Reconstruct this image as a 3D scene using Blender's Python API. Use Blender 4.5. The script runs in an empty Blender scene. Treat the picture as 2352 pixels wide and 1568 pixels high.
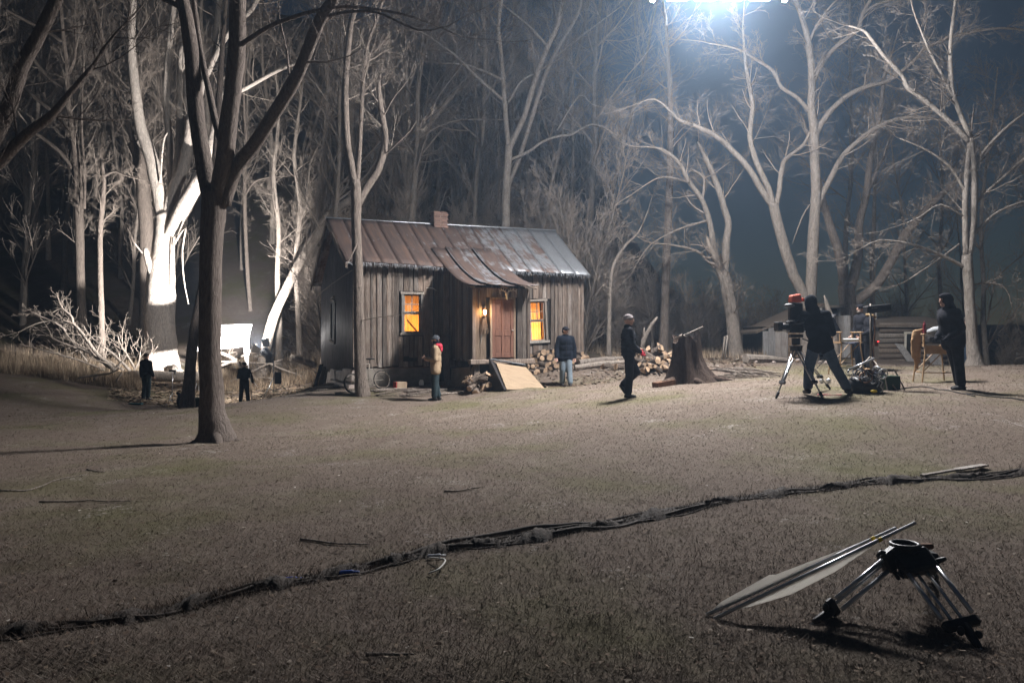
import bpy, bmesh, math, random
import numpy as np
from mathutils import Vector, Matrix, Euler

S = bpy.context.scene
C = S.collection
R = math.radians

# ------------------------------------------------------------------ camera
F_PX, CX, HY = 1829.0, 1176.0, 770.0          # focal length, centre and horizon of a 2352 px wide frame
EYE = 1.6
cam_d = bpy.data.cameras.new('camera')
cam = bpy.data.objects.new('camera', cam_d); C.objects.link(cam)
cam.location = (0, 0, EYE); cam.rotation_euler = (R(90), 0, 0)
cam_d.sensor_width = 36.0; cam_d.lens = 36.0 * F_PX / 2352.0
cam_d.shift_y = -(784.0 - HY) / 2352.0
cam_d.clip_start = 0.1; cam_d.clip_end = 1500
S.camera = cam

# ------------------------------------------------------------------ night sky
W = bpy.data.worlds.new('World'); S.world = W; W.use_nodes = True
wn, wl = W.node_tree.nodes, W.node_tree.links
bg = wn['Background']
sky = wn.new('ShaderNodeTexSky'); sky.sky_type = 'NISHITA'; sky.sun_disc = False
sky.sun_elevation = R(35); sky.sun_rotation = R(200); sky.air_density = 1.2; sky.dust_density = 0.1; sky.ozone_density = 4.0
wl.new(sky.outputs[0], bg.inputs['Color']); bg.inputs['Strength'].default_value = 0.0045

# ------------------------------------------------------------------ exposure, renderer
vs = S.view_settings
vs.view_transform = 'Standard'; vs.look = 'None'; vs.exposure = 0.2; vs.gamma = 1.0; vs.use_curve_mapping = False
cy = S.cycles
cy.max_bounces = 5; cy.diffuse_bounces = 3; cy.glossy_bounces = 2; cy.transmission_bounces = 3
cy.volume_bounces = 0; cy.transparent_max_bounces = 10
cy.sample_clamp_indirect = 3.0; cy.sample_clamp_direct = 0.0
cy.caustics_reflective = False; cy.caustics_refractive = False
cy.use_denoising = True
try: cy.denoiser = 'OPENIMAGEDENOISE'
except Exception: pass
cy.use_adaptive_sampling = False
cy.use_light_tree = True

RNG = random.Random(11)
NP = np.random.RandomState(5)

# ------------------------------------------------------------------ helpers
def P(px, py, d):
    """a point of the place seen at (px, py) of a 2352x1568 frame, d metres deep"""
    return Vector(((px - CX) / F_PX * d, d, EYE + (HY - py) / F_PX * d))

def V3(*a): return Vector(a)

class MB:
    """collects shapes, then links them as one mesh object"""
    def __init__(s): s.v = []; s.f = []; s.m = []; s.cur = 0
    def mat(s, i): s.cur = i; return s
    def face(s, idx): s.f.append(tuple(idx)); s.m.append(s.cur)
    def quad(s, a, b, c, d):
        n = len(s.v); s.v += [tuple(a), tuple(b), tuple(c), tuple(d)]; s.face((n, n+1, n+2, n+3)); return s
    def box(s, c, size, rot=None):
        n = len(s.v); hx, hy, hz = size[0]/2, size[1]/2, size[2]/2
        M = (rot.to_matrix() if isinstance(rot, Euler) else rot) if rot is not None else None
        for z in (-hz, hz):
            for x, y in ((-hx,-hy),(hx,-hy),(hx,hy),(-hx,hy)):
                p = Vector((x, y, z))
                if M is not None: p = M @ p
                s.v.append((p.x+c[0], p.y+c[1], p.z+c[2]))
        for q in ((3,2,1,0),(4,5,6,7),(0,1,5,4),(1,2,6,5),(2,3,7,6),(3,0,4,7)): s.face([n+i for i in q])
        return s
    def hexa(s, b, t):
        """solid from 4 bottom and 4 top corners (counter-clockwise from above)"""
        n = len(s.v); s.v += [tuple(p) for p in b] + [tuple(p) for p in t]
        for q in ((3,2,1,0),(4,5,6,7),(0,1,5,4),(1,2,6,5),(2,3,7,6),(3,0,4,7)): s.face([n+i for i in q])
        return s
    def prism(s, poly, off):
        """polygon (list of points) swept along off"""
        n = len(s.v); k = len(poly); off = Vector(off)
        s.v += [tuple(p) for p in poly] + [tuple(Vector(p)+off) for p in poly]
        s.face(list(range(n+k-1, n-1, -1))); s.face(list(range(n+k, n+2*k)))
        for i in range(k):
            j = (i+1) % k; s.face((n+i, n+j, n+k+j, n+k+i))
        return s
    def tube(s, pts, rads, n=6, cap=True, squash=None, jit=0.0):
        base = len(s.v); k = len(pts)
        if not isinstance(rads, (list, tuple)): rads = [rads]*k
        prev = None
        cs = [(math.cos(2*math.pi*i/n), math.sin(2*math.pi*i/n)) for i in range(n)]
        for i in range(k):
            p = pts[i]
            a = pts[max(0, i-1)]; b = pts[min(k-1, i+1)]
            tx, ty, tz = b[0]-a[0], b[1]-a[1], b[2]-a[2]
            l = math.sqrt(tx*tx+ty*ty+tz*tz) or 1e-9; tx/=l; ty/=l; tz/=l
            if prev is None:
                ux, uy, uz = (1,0,0) if abs(tx) < .8 else (0,1,0)
            else: ux, uy, uz = prev
            dt = ux*tx+uy*ty+uz*tz
            ux -= dt*tx; uy -= dt*ty; uz -= dt*tz
            l = math.sqrt(ux*ux+uy*uy+uz*uz)
            if l < 1e-6:
                ux, uy, uz = (0,1,0); dt = ty; ux -= dt*tx; uy -= dt*ty; uz -= dt*tz
                l = math.sqrt(ux*ux+uy*uy+uz*uz) or 1
            ux/=l; uy/=l; uz/=l; prev = (ux, uy, uz)
            wx, wy, wz = ty*uz-tz*uy, tz*ux-tx*uz, tx*uy-ty*ux
            r = rads[i]
            for c, q in cs:
                rr = r*(1+RNG.uniform(-jit, jit)) if jit else r
                if squash: q *= squash
                s.v.append((p[0]+rr*(c*ux+q*wx), p[1]+rr*(c*uy+q*wy), p[2]+rr*(c*uz+q*wz)))
        for i in range(k-1):
            o = base+i*n
            for j in range(n):
                j2 = (j+1) % n
                s.face((o+j, o+j2, o+n+j2, o+n+j))
        if cap:
            s.face(list(range(base+n-1, base-1, -1))); s.face(list(range(base+(k-1)*n, base+k*n)))
        return s
    def bar(s, a, b, r, n=8): return s.tube([tuple(a), tuple(b)], [r, r], n)
    def capsule(s, a, b, r1, r2, n=12):
        a, b = Vector(a), Vector(b); d = (b-a); L = d.length or 1e-6; d /= L
        pts, rs = [], []
        for t in (-1, -.8, -.45, 0): pts.append(a + d*(t*r1)); rs.append(max(r1*math.sqrt(max(0, 1-t*t)), r1*.05))
        for t in (0, .45, .8, 1): pts.append(b + d*(t*r2)); rs.append(max(r2*math.sqrt(max(0, 1-t*t)), r2*.05))
        return s.tube([tuple(p) for p in pts], rs, n)
    def ell(s, c, r, rot=None, nu=14, nv=9):
        base = len(s.v); M = rot.to_matrix() if isinstance(rot, Euler) else rot
        for i in range(1, nv):
            th = math.pi*i/nv
            for j in range(nu):
                ph = 2*math.pi*j/nu
                p = Vector((r[0]*math.sin(th)*math.cos(ph), r[1]*math.sin(th)*math.sin(ph), -r[2]*math.cos(th)))
                if M is not None: p = M @ p
                s.v.append((p.x+c[0], p.y+c[1], p.z+c[2]))
        b0 = len(s.v)
        for z in (-r[2], r[2]):
            p = Vector((0, 0, z)); p = M @ p if M is not None else p
            s.v.append((p.x+c[0], p.y+c[1], p.z+c[2]))
        for i in range(nv-2):
            for j in range(nu):
                j2 = (j+1) % nu
                s.face((base+i*nu+j, base+i*nu+j2, base+(i+1)*nu+j2, base+(i+1)*nu+j))
        for j in range(nu):
            j2 = (j+1) % nu
            s.face((b0, base+j2, base+j)); s.face((b0+1, base+(nv-2)*nu+j, base+(nv-2)*nu+j2))
        return s
    def torus(s, c, R_, r, ax, n=28, m=7):
        """ring of radius R_ round axis ax"""
        ax = Vector(ax).normalized(); u = ax.orthogonal().normalized(); w = ax.cross(u)
        base = len(s.v)
        for i in range(n):
            a = 2*math.pi*i/n; d = u*math.cos(a)+w*math.sin(a)
            for j in range(m):
                b = 2*math.pi*j/m
                p = Vector(c)+d*(R_+r*math.cos(b))+ax*(r*math.sin(b)); s.v.append(tuple(p))
        for i in range(n):
            for j in range(m):
                i2, j2 = (i+1) % n, (j+1) % m
                s.face((base+i*m+j, base+i2*m+j, base+i2*m+j2, base+i*m+j2))
        return s
    def mesh(s, name):
        me = bpy.data.meshes.new(name); me.from_pydata(s.v, [], s.f)
        return me
    def build(s, name, mats, parent=None, smooth=False, bevel=0):
        me = s.mesh(name)
        for m in (mats if isinstance(mats, (list, tuple)) else [mats]): me.materials.append(m)
        if isinstance(mats, (list, tuple)) and len(mats) > 1: me.polygons.foreach_set('material_index', s.m)
        if smooth: me.polygons.foreach_set('use_smooth', [True]*len(me.polygons))
        me.update()
        o = bpy.data.objects.new(name, me); C.objects.link(o)
        if parent is not None: o.parent = parent
        if bevel:
            b = o.modifiers.new('bevel', 'BEVEL'); b.width = bevel; b.segments = 1; b.limit_method = 'ANGLE'
        return o

def tag(o, label=None, cat=None, group=None, kind=None):
    if label: o['label'] = label
    if cat: o['category'] = cat
    if group: o['group'] = group
    if kind: o['kind'] = kind
    return o
def thing(name, label, cat, loc=(0,0,0), rz=0, group=None, rot=None):
    o = bpy.data.objects.new(name, None); C.objects.link(o); o.empty_display_size = .2
    o.location = loc; o.rotation_euler = rot if rot is not None else (0, 0, rz)
    return tag(o, label, cat, group)
def copy_tree(o, parent=None):
    c = o.copy(); C.objects.link(c); c.parent = parent
    for ch in list(o.children): copy_tree(ch, c)
    return c
def remesh(mb, voxel, smooth=4):
    me = mb.mesh('tmp'); o = bpy.data.objects.new('tmp', me); C.objects.link(o)
    m = o.modifiers.new('r', 'REMESH'); m.mode = 'VOXEL'; m.voxel_size = voxel; m.use_smooth_shade = True
    if smooth:
        s = o.modifiers.new('s', 'SMOOTH'); s.factor = .5; s.iterations = smooth
    dg = bpy.context.evaluated_depsgraph_get(); dg.update()
    res = bpy.data.meshes.new_from_object(o.evaluated_get(dg))
    bpy.data.objects.remove(o); bpy.data.meshes.remove(me)
    return res
def link_mesh(name, me, mats, parent=None):
    me.name = name; me.materials.clear()
    for m in (mats if isinstance(mats, (list, tuple)) else [mats]): me.materials.append(m)
    o = bpy.data.objects.new(name, me); C.objects.link(o)
    if parent is not None: o.parent = parent
    return o

# ------------------------------------------------------------------ materials
class NT:
    def __init__(s, name):
        s.m = bpy.data.materials.new(name); s.m.use_nodes = True
        s.n = s.m.node_tree.nodes; s.l = s.m.node_tree.links
        s.b = s.n['Principled BSDF']; s.out = s.n['Material Output']
        s.b.inputs['Specular IOR Level'].default_value = .3
    def node(s, t, **kw):
        n = s.n.new(t)
        for k, v in kw.items(): setattr(n, k, v)
        return n
    def coord(s, scale=(1,1,1), which='Object'):
        tc = s.node('ShaderNodeTexCoord'); mp = s.node('ShaderNodeMapping')
        mp.inputs['Scale'].default_value = scale; s.l.new(tc.outputs[which], mp.inputs['Vector'])
        if which == 'Object':
            oi = s.node('ShaderNodeObjectInfo'); sc = s.node('ShaderNodeVectorMath', operation='SCALE')
            cb = s.node('ShaderNodeCombineXYZ')
            for i in range(3): s.l.new(oi.outputs['Random'], cb.inputs[i])
            s.l.new(cb.outputs[0], sc.inputs[0]); sc.inputs['Scale'].default_value = 37.0
            s.l.new(sc.outputs[0], mp.inputs['Location'])
        return mp.outputs[0]
    def noise(s, co, scale, detail=4, rough=.6, dist=0):
        n = s.node('ShaderNodeTexNoise'); n.inputs['Scale'].default_value = scale; n.inputs['Detail'].default_value = detail
        n.inputs['Roughness'].default_value = rough; n.inputs['Distortion'].default_value = dist
        s.l.new(co, n.inputs['Vector']); return n.outputs['Fac']
    def ramp(s, fac, stops):
        r = s.node('ShaderNodeValToRGB'); e = r.color_ramp.elements
        while len(e) < len(stops): e.new(.5)
        for i, (p, c) in enumerate(stops):
            e[i].position = p; e[i].color = (*c, 1) if len(c) == 3 else c
        s.l.new(fac, r.inputs['Fac']); return r.outputs['Color']
    def mix(s, fac, a, b, mode='MIX'):
        m = s.node('ShaderNodeMix', data_type='RGBA', blend_type=mode)
        for sock, v in ((m.inputs[0], fac), (m.inputs[6], a), (m.inputs[7], b)):
            if hasattr(v, 'is_output'): s.l.new(v, sock)
            elif isinstance(v, (int, float)): sock.default_value = v
            else: sock.default_value = (*v, 1)
        return m.outputs[2]
    def rnd(s): return s.node('ShaderNodeObjectInfo').outputs['Random']
    def math(s, op, a, b=None):
        m = s.node('ShaderNodeMath', operation=op)
        for i, v in enumerate((a, b)):
            if v is None: continue
            if hasattr(v, 'is_output'): s.l.new(v, m.inputs[i])
            else: m.inputs[i].default_value = v
        return m.outputs[0]
    def bump(s, h, strength=.3, dist=.02):
        b = s.node('ShaderNodeBump'); b.inputs['Strength'].default_value = strength; b.inputs['Distance'].default_value = dist
        s.l.new(h, b.inputs['Height']); s.l.new(b.outputs[0], s.b.inputs['Normal'])
    def color(s, c): s.l.new(c, s.b.inputs['Base Color'])
    def rough(s, v):
        if hasattr(v, 'is_output'): s.l.new(v, s.b.inputs['Roughness'])
        else: s.b.inputs['Roughness'].default_value = v
    def spec(s, v): s.b.inputs['Specular IOR Level'].default_value = v

def surf(name, c1, c2, scale=6, stretch=(1,1,1), rough=.85, bump=.25, bscale=None, var=.25, metal=0, spec=.3, lo=.3, hi=.7, bdist=.02):
    t = NT(name); co = t.coord(stretch)
    n = t.noise(co, scale, 6, .65)
    c = t.ramp(n, [(lo, c1), (hi, c2)])
    if var:
        v = t.math('MULTIPLY_ADD', t.rnd(), 2*var); v.node.inputs[2].default_value = 1-var
        g = t.node('ShaderNodeCombineColor')
        for i in range(3): t.l.new(v, g.inputs[i])
        c = t.mix(1.0, c, g.outputs[0], 'MULTIPLY')
    t.color(c); t.rough(rough); t.b.inputs['Metallic'].default_value = metal; t.spec(spec)
    if bump: t.bump(t.noise(co, bscale or scale*3, 5, .7), bump, bdist)
    return t.m
def emit(name, col, strength):
    t = NT(name); e = t.node('ShaderNodeEmission'); e.inputs[0].default_value = (*col, 1); e.inputs[1].default_value = strength
    t.l.new(e.outputs[0], t.out.inputs['Surface']); return t.m

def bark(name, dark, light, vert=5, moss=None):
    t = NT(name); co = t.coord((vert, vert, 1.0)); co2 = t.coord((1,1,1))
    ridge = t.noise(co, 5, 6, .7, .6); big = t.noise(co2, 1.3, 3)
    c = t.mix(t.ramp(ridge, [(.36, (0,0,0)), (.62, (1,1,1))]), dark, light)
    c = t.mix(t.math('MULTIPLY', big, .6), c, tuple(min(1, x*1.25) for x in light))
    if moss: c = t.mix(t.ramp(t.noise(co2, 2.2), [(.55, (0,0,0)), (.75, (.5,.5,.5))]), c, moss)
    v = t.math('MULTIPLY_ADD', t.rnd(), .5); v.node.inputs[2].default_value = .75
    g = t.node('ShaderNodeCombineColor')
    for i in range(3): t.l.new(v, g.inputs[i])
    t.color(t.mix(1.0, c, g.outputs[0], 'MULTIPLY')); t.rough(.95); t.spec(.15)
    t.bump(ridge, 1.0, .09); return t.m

M = {}
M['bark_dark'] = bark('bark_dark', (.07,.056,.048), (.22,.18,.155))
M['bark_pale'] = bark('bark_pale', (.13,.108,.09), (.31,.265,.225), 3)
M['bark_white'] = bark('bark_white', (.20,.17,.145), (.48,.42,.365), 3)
M['bark_mid'] = bark('bark_mid', (.085,.068,.057), (.225,.185,.155), 4)
M['twig'] = surf('twig', (.14,.112,.092), (.28,.235,.195), 3, var=.3, bump=0)
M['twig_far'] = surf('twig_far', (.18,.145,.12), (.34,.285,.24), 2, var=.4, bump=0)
M['cut_wood'] = surf('cut_wood', (.42,.28,.16), (.66,.5,.32), 9, (1,1,1), bump=.2, var=.2)
M['split_wood'] = surf('split_wood', (.20,.125,.08), (.40,.29,.19), 7, (3,3,.6), bump=.4, var=.35)
# ------------------------------------------------------------------ the ground
CTRL = [(-6,0,-.05),(0,0,0),(6,0,.05),(-4,5,-.05),(0,5,0),(4,5,.03),(2.5,3,0),(-8,9,-.25),(0,10,-.02),(6,9,.15),(9,8,.25),
  (-5.6,15,-.36),(-11,17,-.55),(-18,26,-.45),(-24,30,.1),(-13.9,29.5,-.85),(-7.8,29,-.75),(-10.5,32,-1.0),(-11.2,33.5,-1.0),(-2.1,22,-.22),(-4.9,24.0,.0),(-4.6,23.2,-.12),
  (-7,29,-.15),(.3,22.3,.09),(1.6,23.7,.1),(2.4,27,.68),(1.8,25,.42),(2.45,16.8,.27),(4.5,20,.5),(4.3,24,.56),(5.5,14.5,.46),
  (8.1,14.5,.58),(8.4,20,.72),(9.2,17.5,.66),(10.2,30,.75),(11.6,20,.88),(14.3,30,.62),(15,20,.9),(17,26,.2),(22,24,0),(14,12,.8),
  (24,40,-1.2),(12,42,.2),(2,38,1.2),(-8,37,.1),(-16,37,-.1),(-26,40,.8),(-25,10,-.3),(-20,0,-.1),(20,0,.3),(22,12,.9),
  (0,-12,0),(-20,-12,0),(20,-12,0),(5,36,.9),(-2,30,.35),(-4,27,.1)]
_cp = np.array(CTRL, float)
def _tps(d): return np.where(d > 1e-9, d*d*np.log(np.maximum(d, 1e-9)), 0)
def _fit():
    n = len(_cp); d = np.linalg.norm(_cp[:, None, :2]-_cp[None, :, :2], axis=2)
    A = np.zeros((n+3, n+3)); A[:n, :n] = _tps(d) + np.eye(n)*.25
    A[:n, n] = 1; A[:n, n+1:] = _cp[:, :2]; A[n, :n] = 1; A[n+1:, :n] = _cp[:, :2].T
    return np.linalg.solve(A, np.concatenate([_cp[:, 2], np.zeros(3)]))
_w = _fit()
def H_np(x, y):
    x = np.asarray(x, float); y = np.asarray(y, float); sh = x.shape
    xf, yf = x.ravel(), y.ravel()
    xc, yc = np.clip(xf, -28, 26), np.clip(yf, -12, 43)
    out = np.full(xf.shape, _w[-3]) + _w[-2]*xc + _w[-1]*yc
    for i in range(len(_cp)):
        d = np.hypot(xc-_cp[i, 0], yc-_cp[i, 1]); out += _w[i]*_tps(d)
    # wooded slope that climbs behind the cabin and on the left, low on the right
    s = np.clip((yf-36)/9, 0, None); s = np.where(s < 1, s*s*.5, s-.5)*9
    a = np.arctan2(xf, np.maximum(yf, 1))
    wgt = 1/(1+np.exp((a-.10)*22))
    rise = s*(.04+.50*wgt); rise = np.where(rise > 60, 60+(rise-60)*.2, rise)
    s2 = np.clip((np.abs(xf)-26)/10, 0, 3); out = out + rise + np.where(xf < 0, .5*s2*s2, -.25*s2*s2)
    return out.reshape(sh)
def Hh(x, y): return float(H_np(np.array([x]), np.array([y]))[0])
def vnoise(x, y, seed=0):
    """cheap smooth value noise"""
    xi, yi = np.floor(x).astype(int), np.floor(y).astype(int); fx, fy = x-xi, y-yi
    fx = fx*fx*(3-2*fx); fy = fy*fy*(3-2*fy)
    def h(i, j):
        n = (i*374761393 + j*668265263 + seed*982451653) & 0x7fffffff
        n = ((n ^ (n >> 13))*1274126177) & 0x7fffffff
        return ((n ^ (n >> 16)) & 0xffff)/65535.0
    a, b, c, d = h(xi, yi), h(xi+1, yi), h(xi, yi+1), h(xi+1, yi+1)
    return (a*(1-fx)+b*fx)*(1-fy)+(c*(1-fx)+d*fx)*fy - .5
def bumps(x, y):
    return .05*vnoise(x/1.7, y/1.7, 1) + .03*vnoise(x/.45, y/.45, 2) + .018*vnoise(x/.17, y/.17, 3) + .20*vnoise(x/5.3, y/4.1, 4)
def ground_z(x, y): return Hh(x, y) + float(bumps(np.array([x]), np.array([y]))[0])
def G(px, d):
    """ground point at column px, d metres deep"""
    x = (px-CX)/F_PX*d; return Vector((x, d, ground_z(x, d)))
def Ghit(px, py):
    """where the sight line through (px, py) meets the ground"""
    kx, kz = (px-CX)/F_PX, (HY-py)/F_PX; d = 2.0
    while d < 60:
        if EYE+kz*d <= Hh(kx*d, d): break
        d += .08
    return G(px, d)

def grid_axis(lo, hi, core_lo, core_hi, step, grow=1.09):
    a = list(np.arange(core_lo, core_hi+step/2, step)); s = step
    while a[-1] < hi: s *= grow; a.append(a[-1]+s)
    s = step
    while a[0] > lo: s *= grow; a.insert(0, a[0]-s)
    return np.array(a)
gx = grid_axis(-220, 220, -8, 9, .11); gy = grid_axis(-40, 260, 2.6, 9, .075, 1.016)
XX, YY = np.meshgrid(gx, gy); ZZ = H_np(XX, YY) + bumps(XX, YY)
nx, ny = len(gx), len(gy)
me = bpy.data.meshes.new('lawn'); vv = np.stack([XX.ravel(), YY.ravel(), ZZ.ravel()], 1)
idx = np.arange(nx*ny).reshape(ny, nx)
ff = np.stack([idx[:-1, :-1].ravel(), idx[:-1, 1:].ravel(), idx[1:, 1:].ravel(), idx[1:, :-1].ravel()], 1)
me.vertices.add(len(vv)); me.vertices.foreach_set('co', vv.ravel())
me.loops.add(ff.size); me.loops.foreach_set('vertex_index', ff.ravel().astype(np.int32))
me.polygons.add(len(ff)); me.polygons.foreach_set('loop_start', np.arange(0, ff.size, 4, dtype=np.int32))
me.polygons.foreach_set('use_smooth', np.ones(len(ff), bool)); me.update(calc_edges=True); me.validate()
t = NT('winter_lawn'); co = t.coord((1,1,1), 'Generated'); tc = t.node('ShaderNodeTexCoord'); co = tc.outputs['Object']
n1, n2, n3 = t.noise(co, .35, 5), t.noise(co, 2.2, 6, .7), t.noise(co, 22, 8, .75)
c = t.ramp(n3, [(.28, (.108,.083,.066)), (.5, (.16,.127,.102)), (.74, (.23,.188,.152))])
c = t.mix(t.ramp(n2, [(.35, (0,0,0)), (.7, (.7,.7,.7))]), c, (.12,.088,.068))
c = t.mix(t.ramp(n1, [(.48, (0,0,0)), (.66, (.75,.75,.75))]), c, (.115,.108,.05))
c = t.mix(t.ramp(t.noise(co, .8, 6, .7), [(.54, (0,0,0)), (.70, (.45,.45,.45))]), c, (.24,.21,.17)); n4 = t.noise(co, 1.1, 4); c = t.mix(t.ramp(t.math('MULTIPLY', n4, n3), [(.33, (0,0,0)), (.40, (.6,.6,.6))]), c, (.42,.39,.36))
t.color(c); t.rough(.95); t.spec(.1); t.bump(n3, .5, .03)
me.materials.append(t.m)
ground = bpy.data.objects.new('ground', me); C.objects.link(ground); tag(ground, kind='structure')
# ------------------------------------------------------------------ trees
def rdir(rng): 
    return Vector((rng.gauss(0,1), rng.gauss(0,1), rng.gauss(0,1))).normalized()
def grow(mb, p, d, L, r, lvl, rng, wob=.22, up=.06, kids=(5, 4, 3), spread=(.6, 1.1), rmin=.004, shrink=.5, tip=.3):
    """one bare branch with its side branches"""
    n = 5 if L > 1.2 else 4 if L > .5 else 3
    pts, rs = [tuple(p)], [r]; q = Vector(p); d = Vector(d).normalized(); seg = []
    for i in range(n):
        d = (d + rdir(rng)*wob + Vector((0,0,up))).normalized(); q = q + d*(L/n)
        rr = max(rmin, r*(1-(1-tip)*(i+1)/n)); pts.append(tuple(q)); rs.append(rr); seg.append((q.copy(), d.copy(), rr))
    mb.tube(pts, rs, 6 if r > .06 else 4 if r > .02 else 3, cap=False)
    if lvl < len(kids):
        k = kids[lvl]; k = max(1, int(round(k*rng.uniform(.7, 1.3))))
        for j in range(k):
            t = (j+.6+rng.uniform(-.3, .3))/k; i = min(n-1, max(0, int(t*n)))
            q, dd, rr = seg[i]; a = Vector(pts[i]); f = rng.random(); base = a.lerp(q, f)
            ax = dd.cross(rdir(rng)).normalized(); ang = rng.uniform(*spread)
            nd = (Matrix.Rotation(ang, 3, ax) @ dd)
            grow(mb, base, nd, L*shrink*rng.uniform(.7, 1.25)*(1.15-.4*t), max(rmin, rr*rng.uniform(.45, .65)), lvl+1, rng, wob*1.05, up, kids, spread, rmin, shrink, tip)

def smooth_path(pts, rs, k=3):
    """Catmull-Rom through the given points"""
    if len(pts) < 3: return pts, rs
    out, orr = [], []
    for i in range(len(pts)-1):
        p0, p1, p2, p3 = pts[max(0,i-1)], pts[i], pts[i+1], pts[min(len(pts)-1,i+2)]
        for j in range(k):
            t = j/k
            out.append(.5*((2*p1)+(p2-p0)*t+(2*p0-5*p1+4*p2-p3)*t*t+(3*p1-p0-3*p2+p3)*t**3)); orr.append(rs[i]*(1-t)+rs[i+1]*t)
    out.append(pts[-1]); orr.append(rs[-1]); return out, orr

def hero(name, label, cat_group, base_d, stems, seed, bark_m, twig_m=None, kids=(5, 4, 3), every=.45, tlen=1.6, start=.35, rough=.05, sub=3):
    """a tree drawn limb by limb: stems are lists of (px, py, radius[, depth offset]); stems[0] starts at the ground"""
    rng = random.Random(seed); b = stems[0][0]; root_p = P(b[0], b[1], base_d)
    gz = ground_z(root_p.x, root_p.y); 
    root = thing(name, label, 'tree', (root_p.x, root_p.y, gz), group=cat_group); o = Vector((root_p.x, root_p.y, gz))
    tr, br = MB(), MB()
    for si, st in enumerate(stems):
        opt = {}
        if isinstance(st[-1], dict): opt = st[-1]; st = st[:-1]
        pts = [P(s[0], s[1], base_d+(s[3] if len(s) > 3 else opt.get('dz', 0)*i/max(1, len(st)-1)+opt.get('d0', 0))) - o for i, s in enumerate(st)]
        rs = [s[2] for s in st]
        if si == 0: pts[0].z = -.15
        sp, sr = smooth_path(pts, rs, sub)
        sp = [p + rdir(rng)*rough*r for p, r in zip(sp, sr)]
        big = max(rs) > .05
        tr.tube([tuple(p) for p in sp], sr, 14 if max(rs) > .15 else 9 if big else 6, cap=True, jit=.05 if big else 0)
        # side growth
        L = 0; nxt = opt.get('start', start)*sum((sp[i+1]-sp[i]).length for i in range(len(sp)-1))
        if opt.get('bare'): nxt = 1e9
        for i in range(len(sp)-1):
            seg = sp[i+1]-sp[i]; sl = seg.length
            while L+sl > nxt:
                q = sp[i]+seg*((nxt-L)/max(sl, 1e-6)); d = seg.normalized()
                ax = d.cross(rdir(rng)).normalized(); nd = Matrix.Rotation(rng.uniform(.6, 1.15), 3, ax) @ d
                r0 = min(sr[i]*.42, .03)*rng.uniform(.45, 1)
                grow(br, q, nd, tlen*rng.uniform(.5, 1.4)*(0.6+min(1, sr[i]/.1)*.4), max(.006, r0), 0, rng, .19, .07, kids, spread=(.5, .95), rmin=.0032, shrink=.56)
                nxt += every*rng.uniform(.5, 1.5)
            L += sl
        if not opt.get('cut') and not opt.get('bare'):
            d = (sp[-1]-sp[-2]).normalized()
            grow(br, sp[-1], d, tlen*1.2, max(.006, sr[-1]), 0, rng, .2, .06, kids, tip=.2)
    tr.build('trunk', bark_m, root, smooth=True)
    if br.v: br.build('crown', twig_m or M['twig'], root, smooth=True)
    return root

# big dark tree on the near lawn
hero('shade_tree', 'large dark forked tree standing alone on the near lawn left of the cabin', None, 15.0, [
  [(496,1014,.44),(492,985,.31),(488,940,.235),(484,850,.205),(482,700,.20),(486,560,.205),(492,480,.23),(494,440,.22),{'bare':1}],
  [(488,470,.17,0),(474,408,.155,.1),(452,269,.15,.3),(442,144,.14,.4),(430,48,.13,.5),(420,0,.125,.6),(405,-150,.1,.8),{'start':.75}],
  [(500,470,.17,0),(507,420,.165,-.1),(519,336,.16,-.3),(533,216,.155,-.5),(545,96,.15,-.7),(546,0,.14,-.8),(556,-160,.11,-1),{'start':.75}],
  [(514,470,.15,0),(541,389,.135,-.1),(595,317,.125,-.4),(662,211,.12,-.8),(696,144,.11,-1),(734,48,.105,-1.3),(775,-20,.09,-1.6),(800,-140,.08,-1.8),{'start':.5}],
  [(510,330,.07,-.2),(497,290,.065,0),(478,200,.06,.3),(461,120,.055,.5),(447,20,.05,.7),(440,-60,.04,.9),{'bare':1}],
  [(545,110,.05,-.7),(580,85,.042,-.9),(640,52,.036,-1.2),(740,22,.03,-1.4),(830,18,.026,-1.4),(950,40,.02,-1.2),(1060,85,.012,-1),{'start':.2}],
  [(740,40,.03,-1.3),(800,28,.026,-1.6),(870,30,.022,-1.9),(960,70,.016,-2),(1030,60,.010,-2.1),{'start':.1}],
  [(420,20,.06,.6),(360,-10,.05,.9),(300,-30,.04,1.1),{'start':.1}],
  [(480,992,.13),(462,1008,.08),(438,1018,.03),(418,1022,.01),{'bare':1}], [(508,992,.13),(530,1008,.08),(556,1016,.03),(578,1020,.01),{'bare':1}], [(496,998,.14,-.15),(500,1018,.09,-.45),(508,1036,.02,-.8),{'bare':1}],
], 3, M['bark_dark'], M['bark_dark'], every=.5, tlen=1.1)

# off the left edge: a dark tree whose limbs reach into the frame
hero('shade_tree', 'dark tree at the far left edge, its bare limbs reaching in across the top corner', None, 13.0, [
  [(-150,1010,.34),(-140,800,.24),(-130,600,.22),(-110,480,.2),{'bare':1}],
  [(-110,480,.13),(-50,420,.11),(0,370,.1),(60,310,.085),(115,268,.07),(160,215,.05),(215,150,.035),{'start':.3}],
  [(-120,500,.17),(-60,400,.13),(8,275,.12),(48,158,.11),(82,96,.105),(125,10,.1),(170,-90,.08),{'start':.35}],
  [(-110,480,.15),(-130,300,.13),(-120,100,.11),(-100,-60,.1),{'start':.5}],
], 8, M['bark_dark'], M['bark_dark'], every=.7, tlen=1.3)

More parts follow.
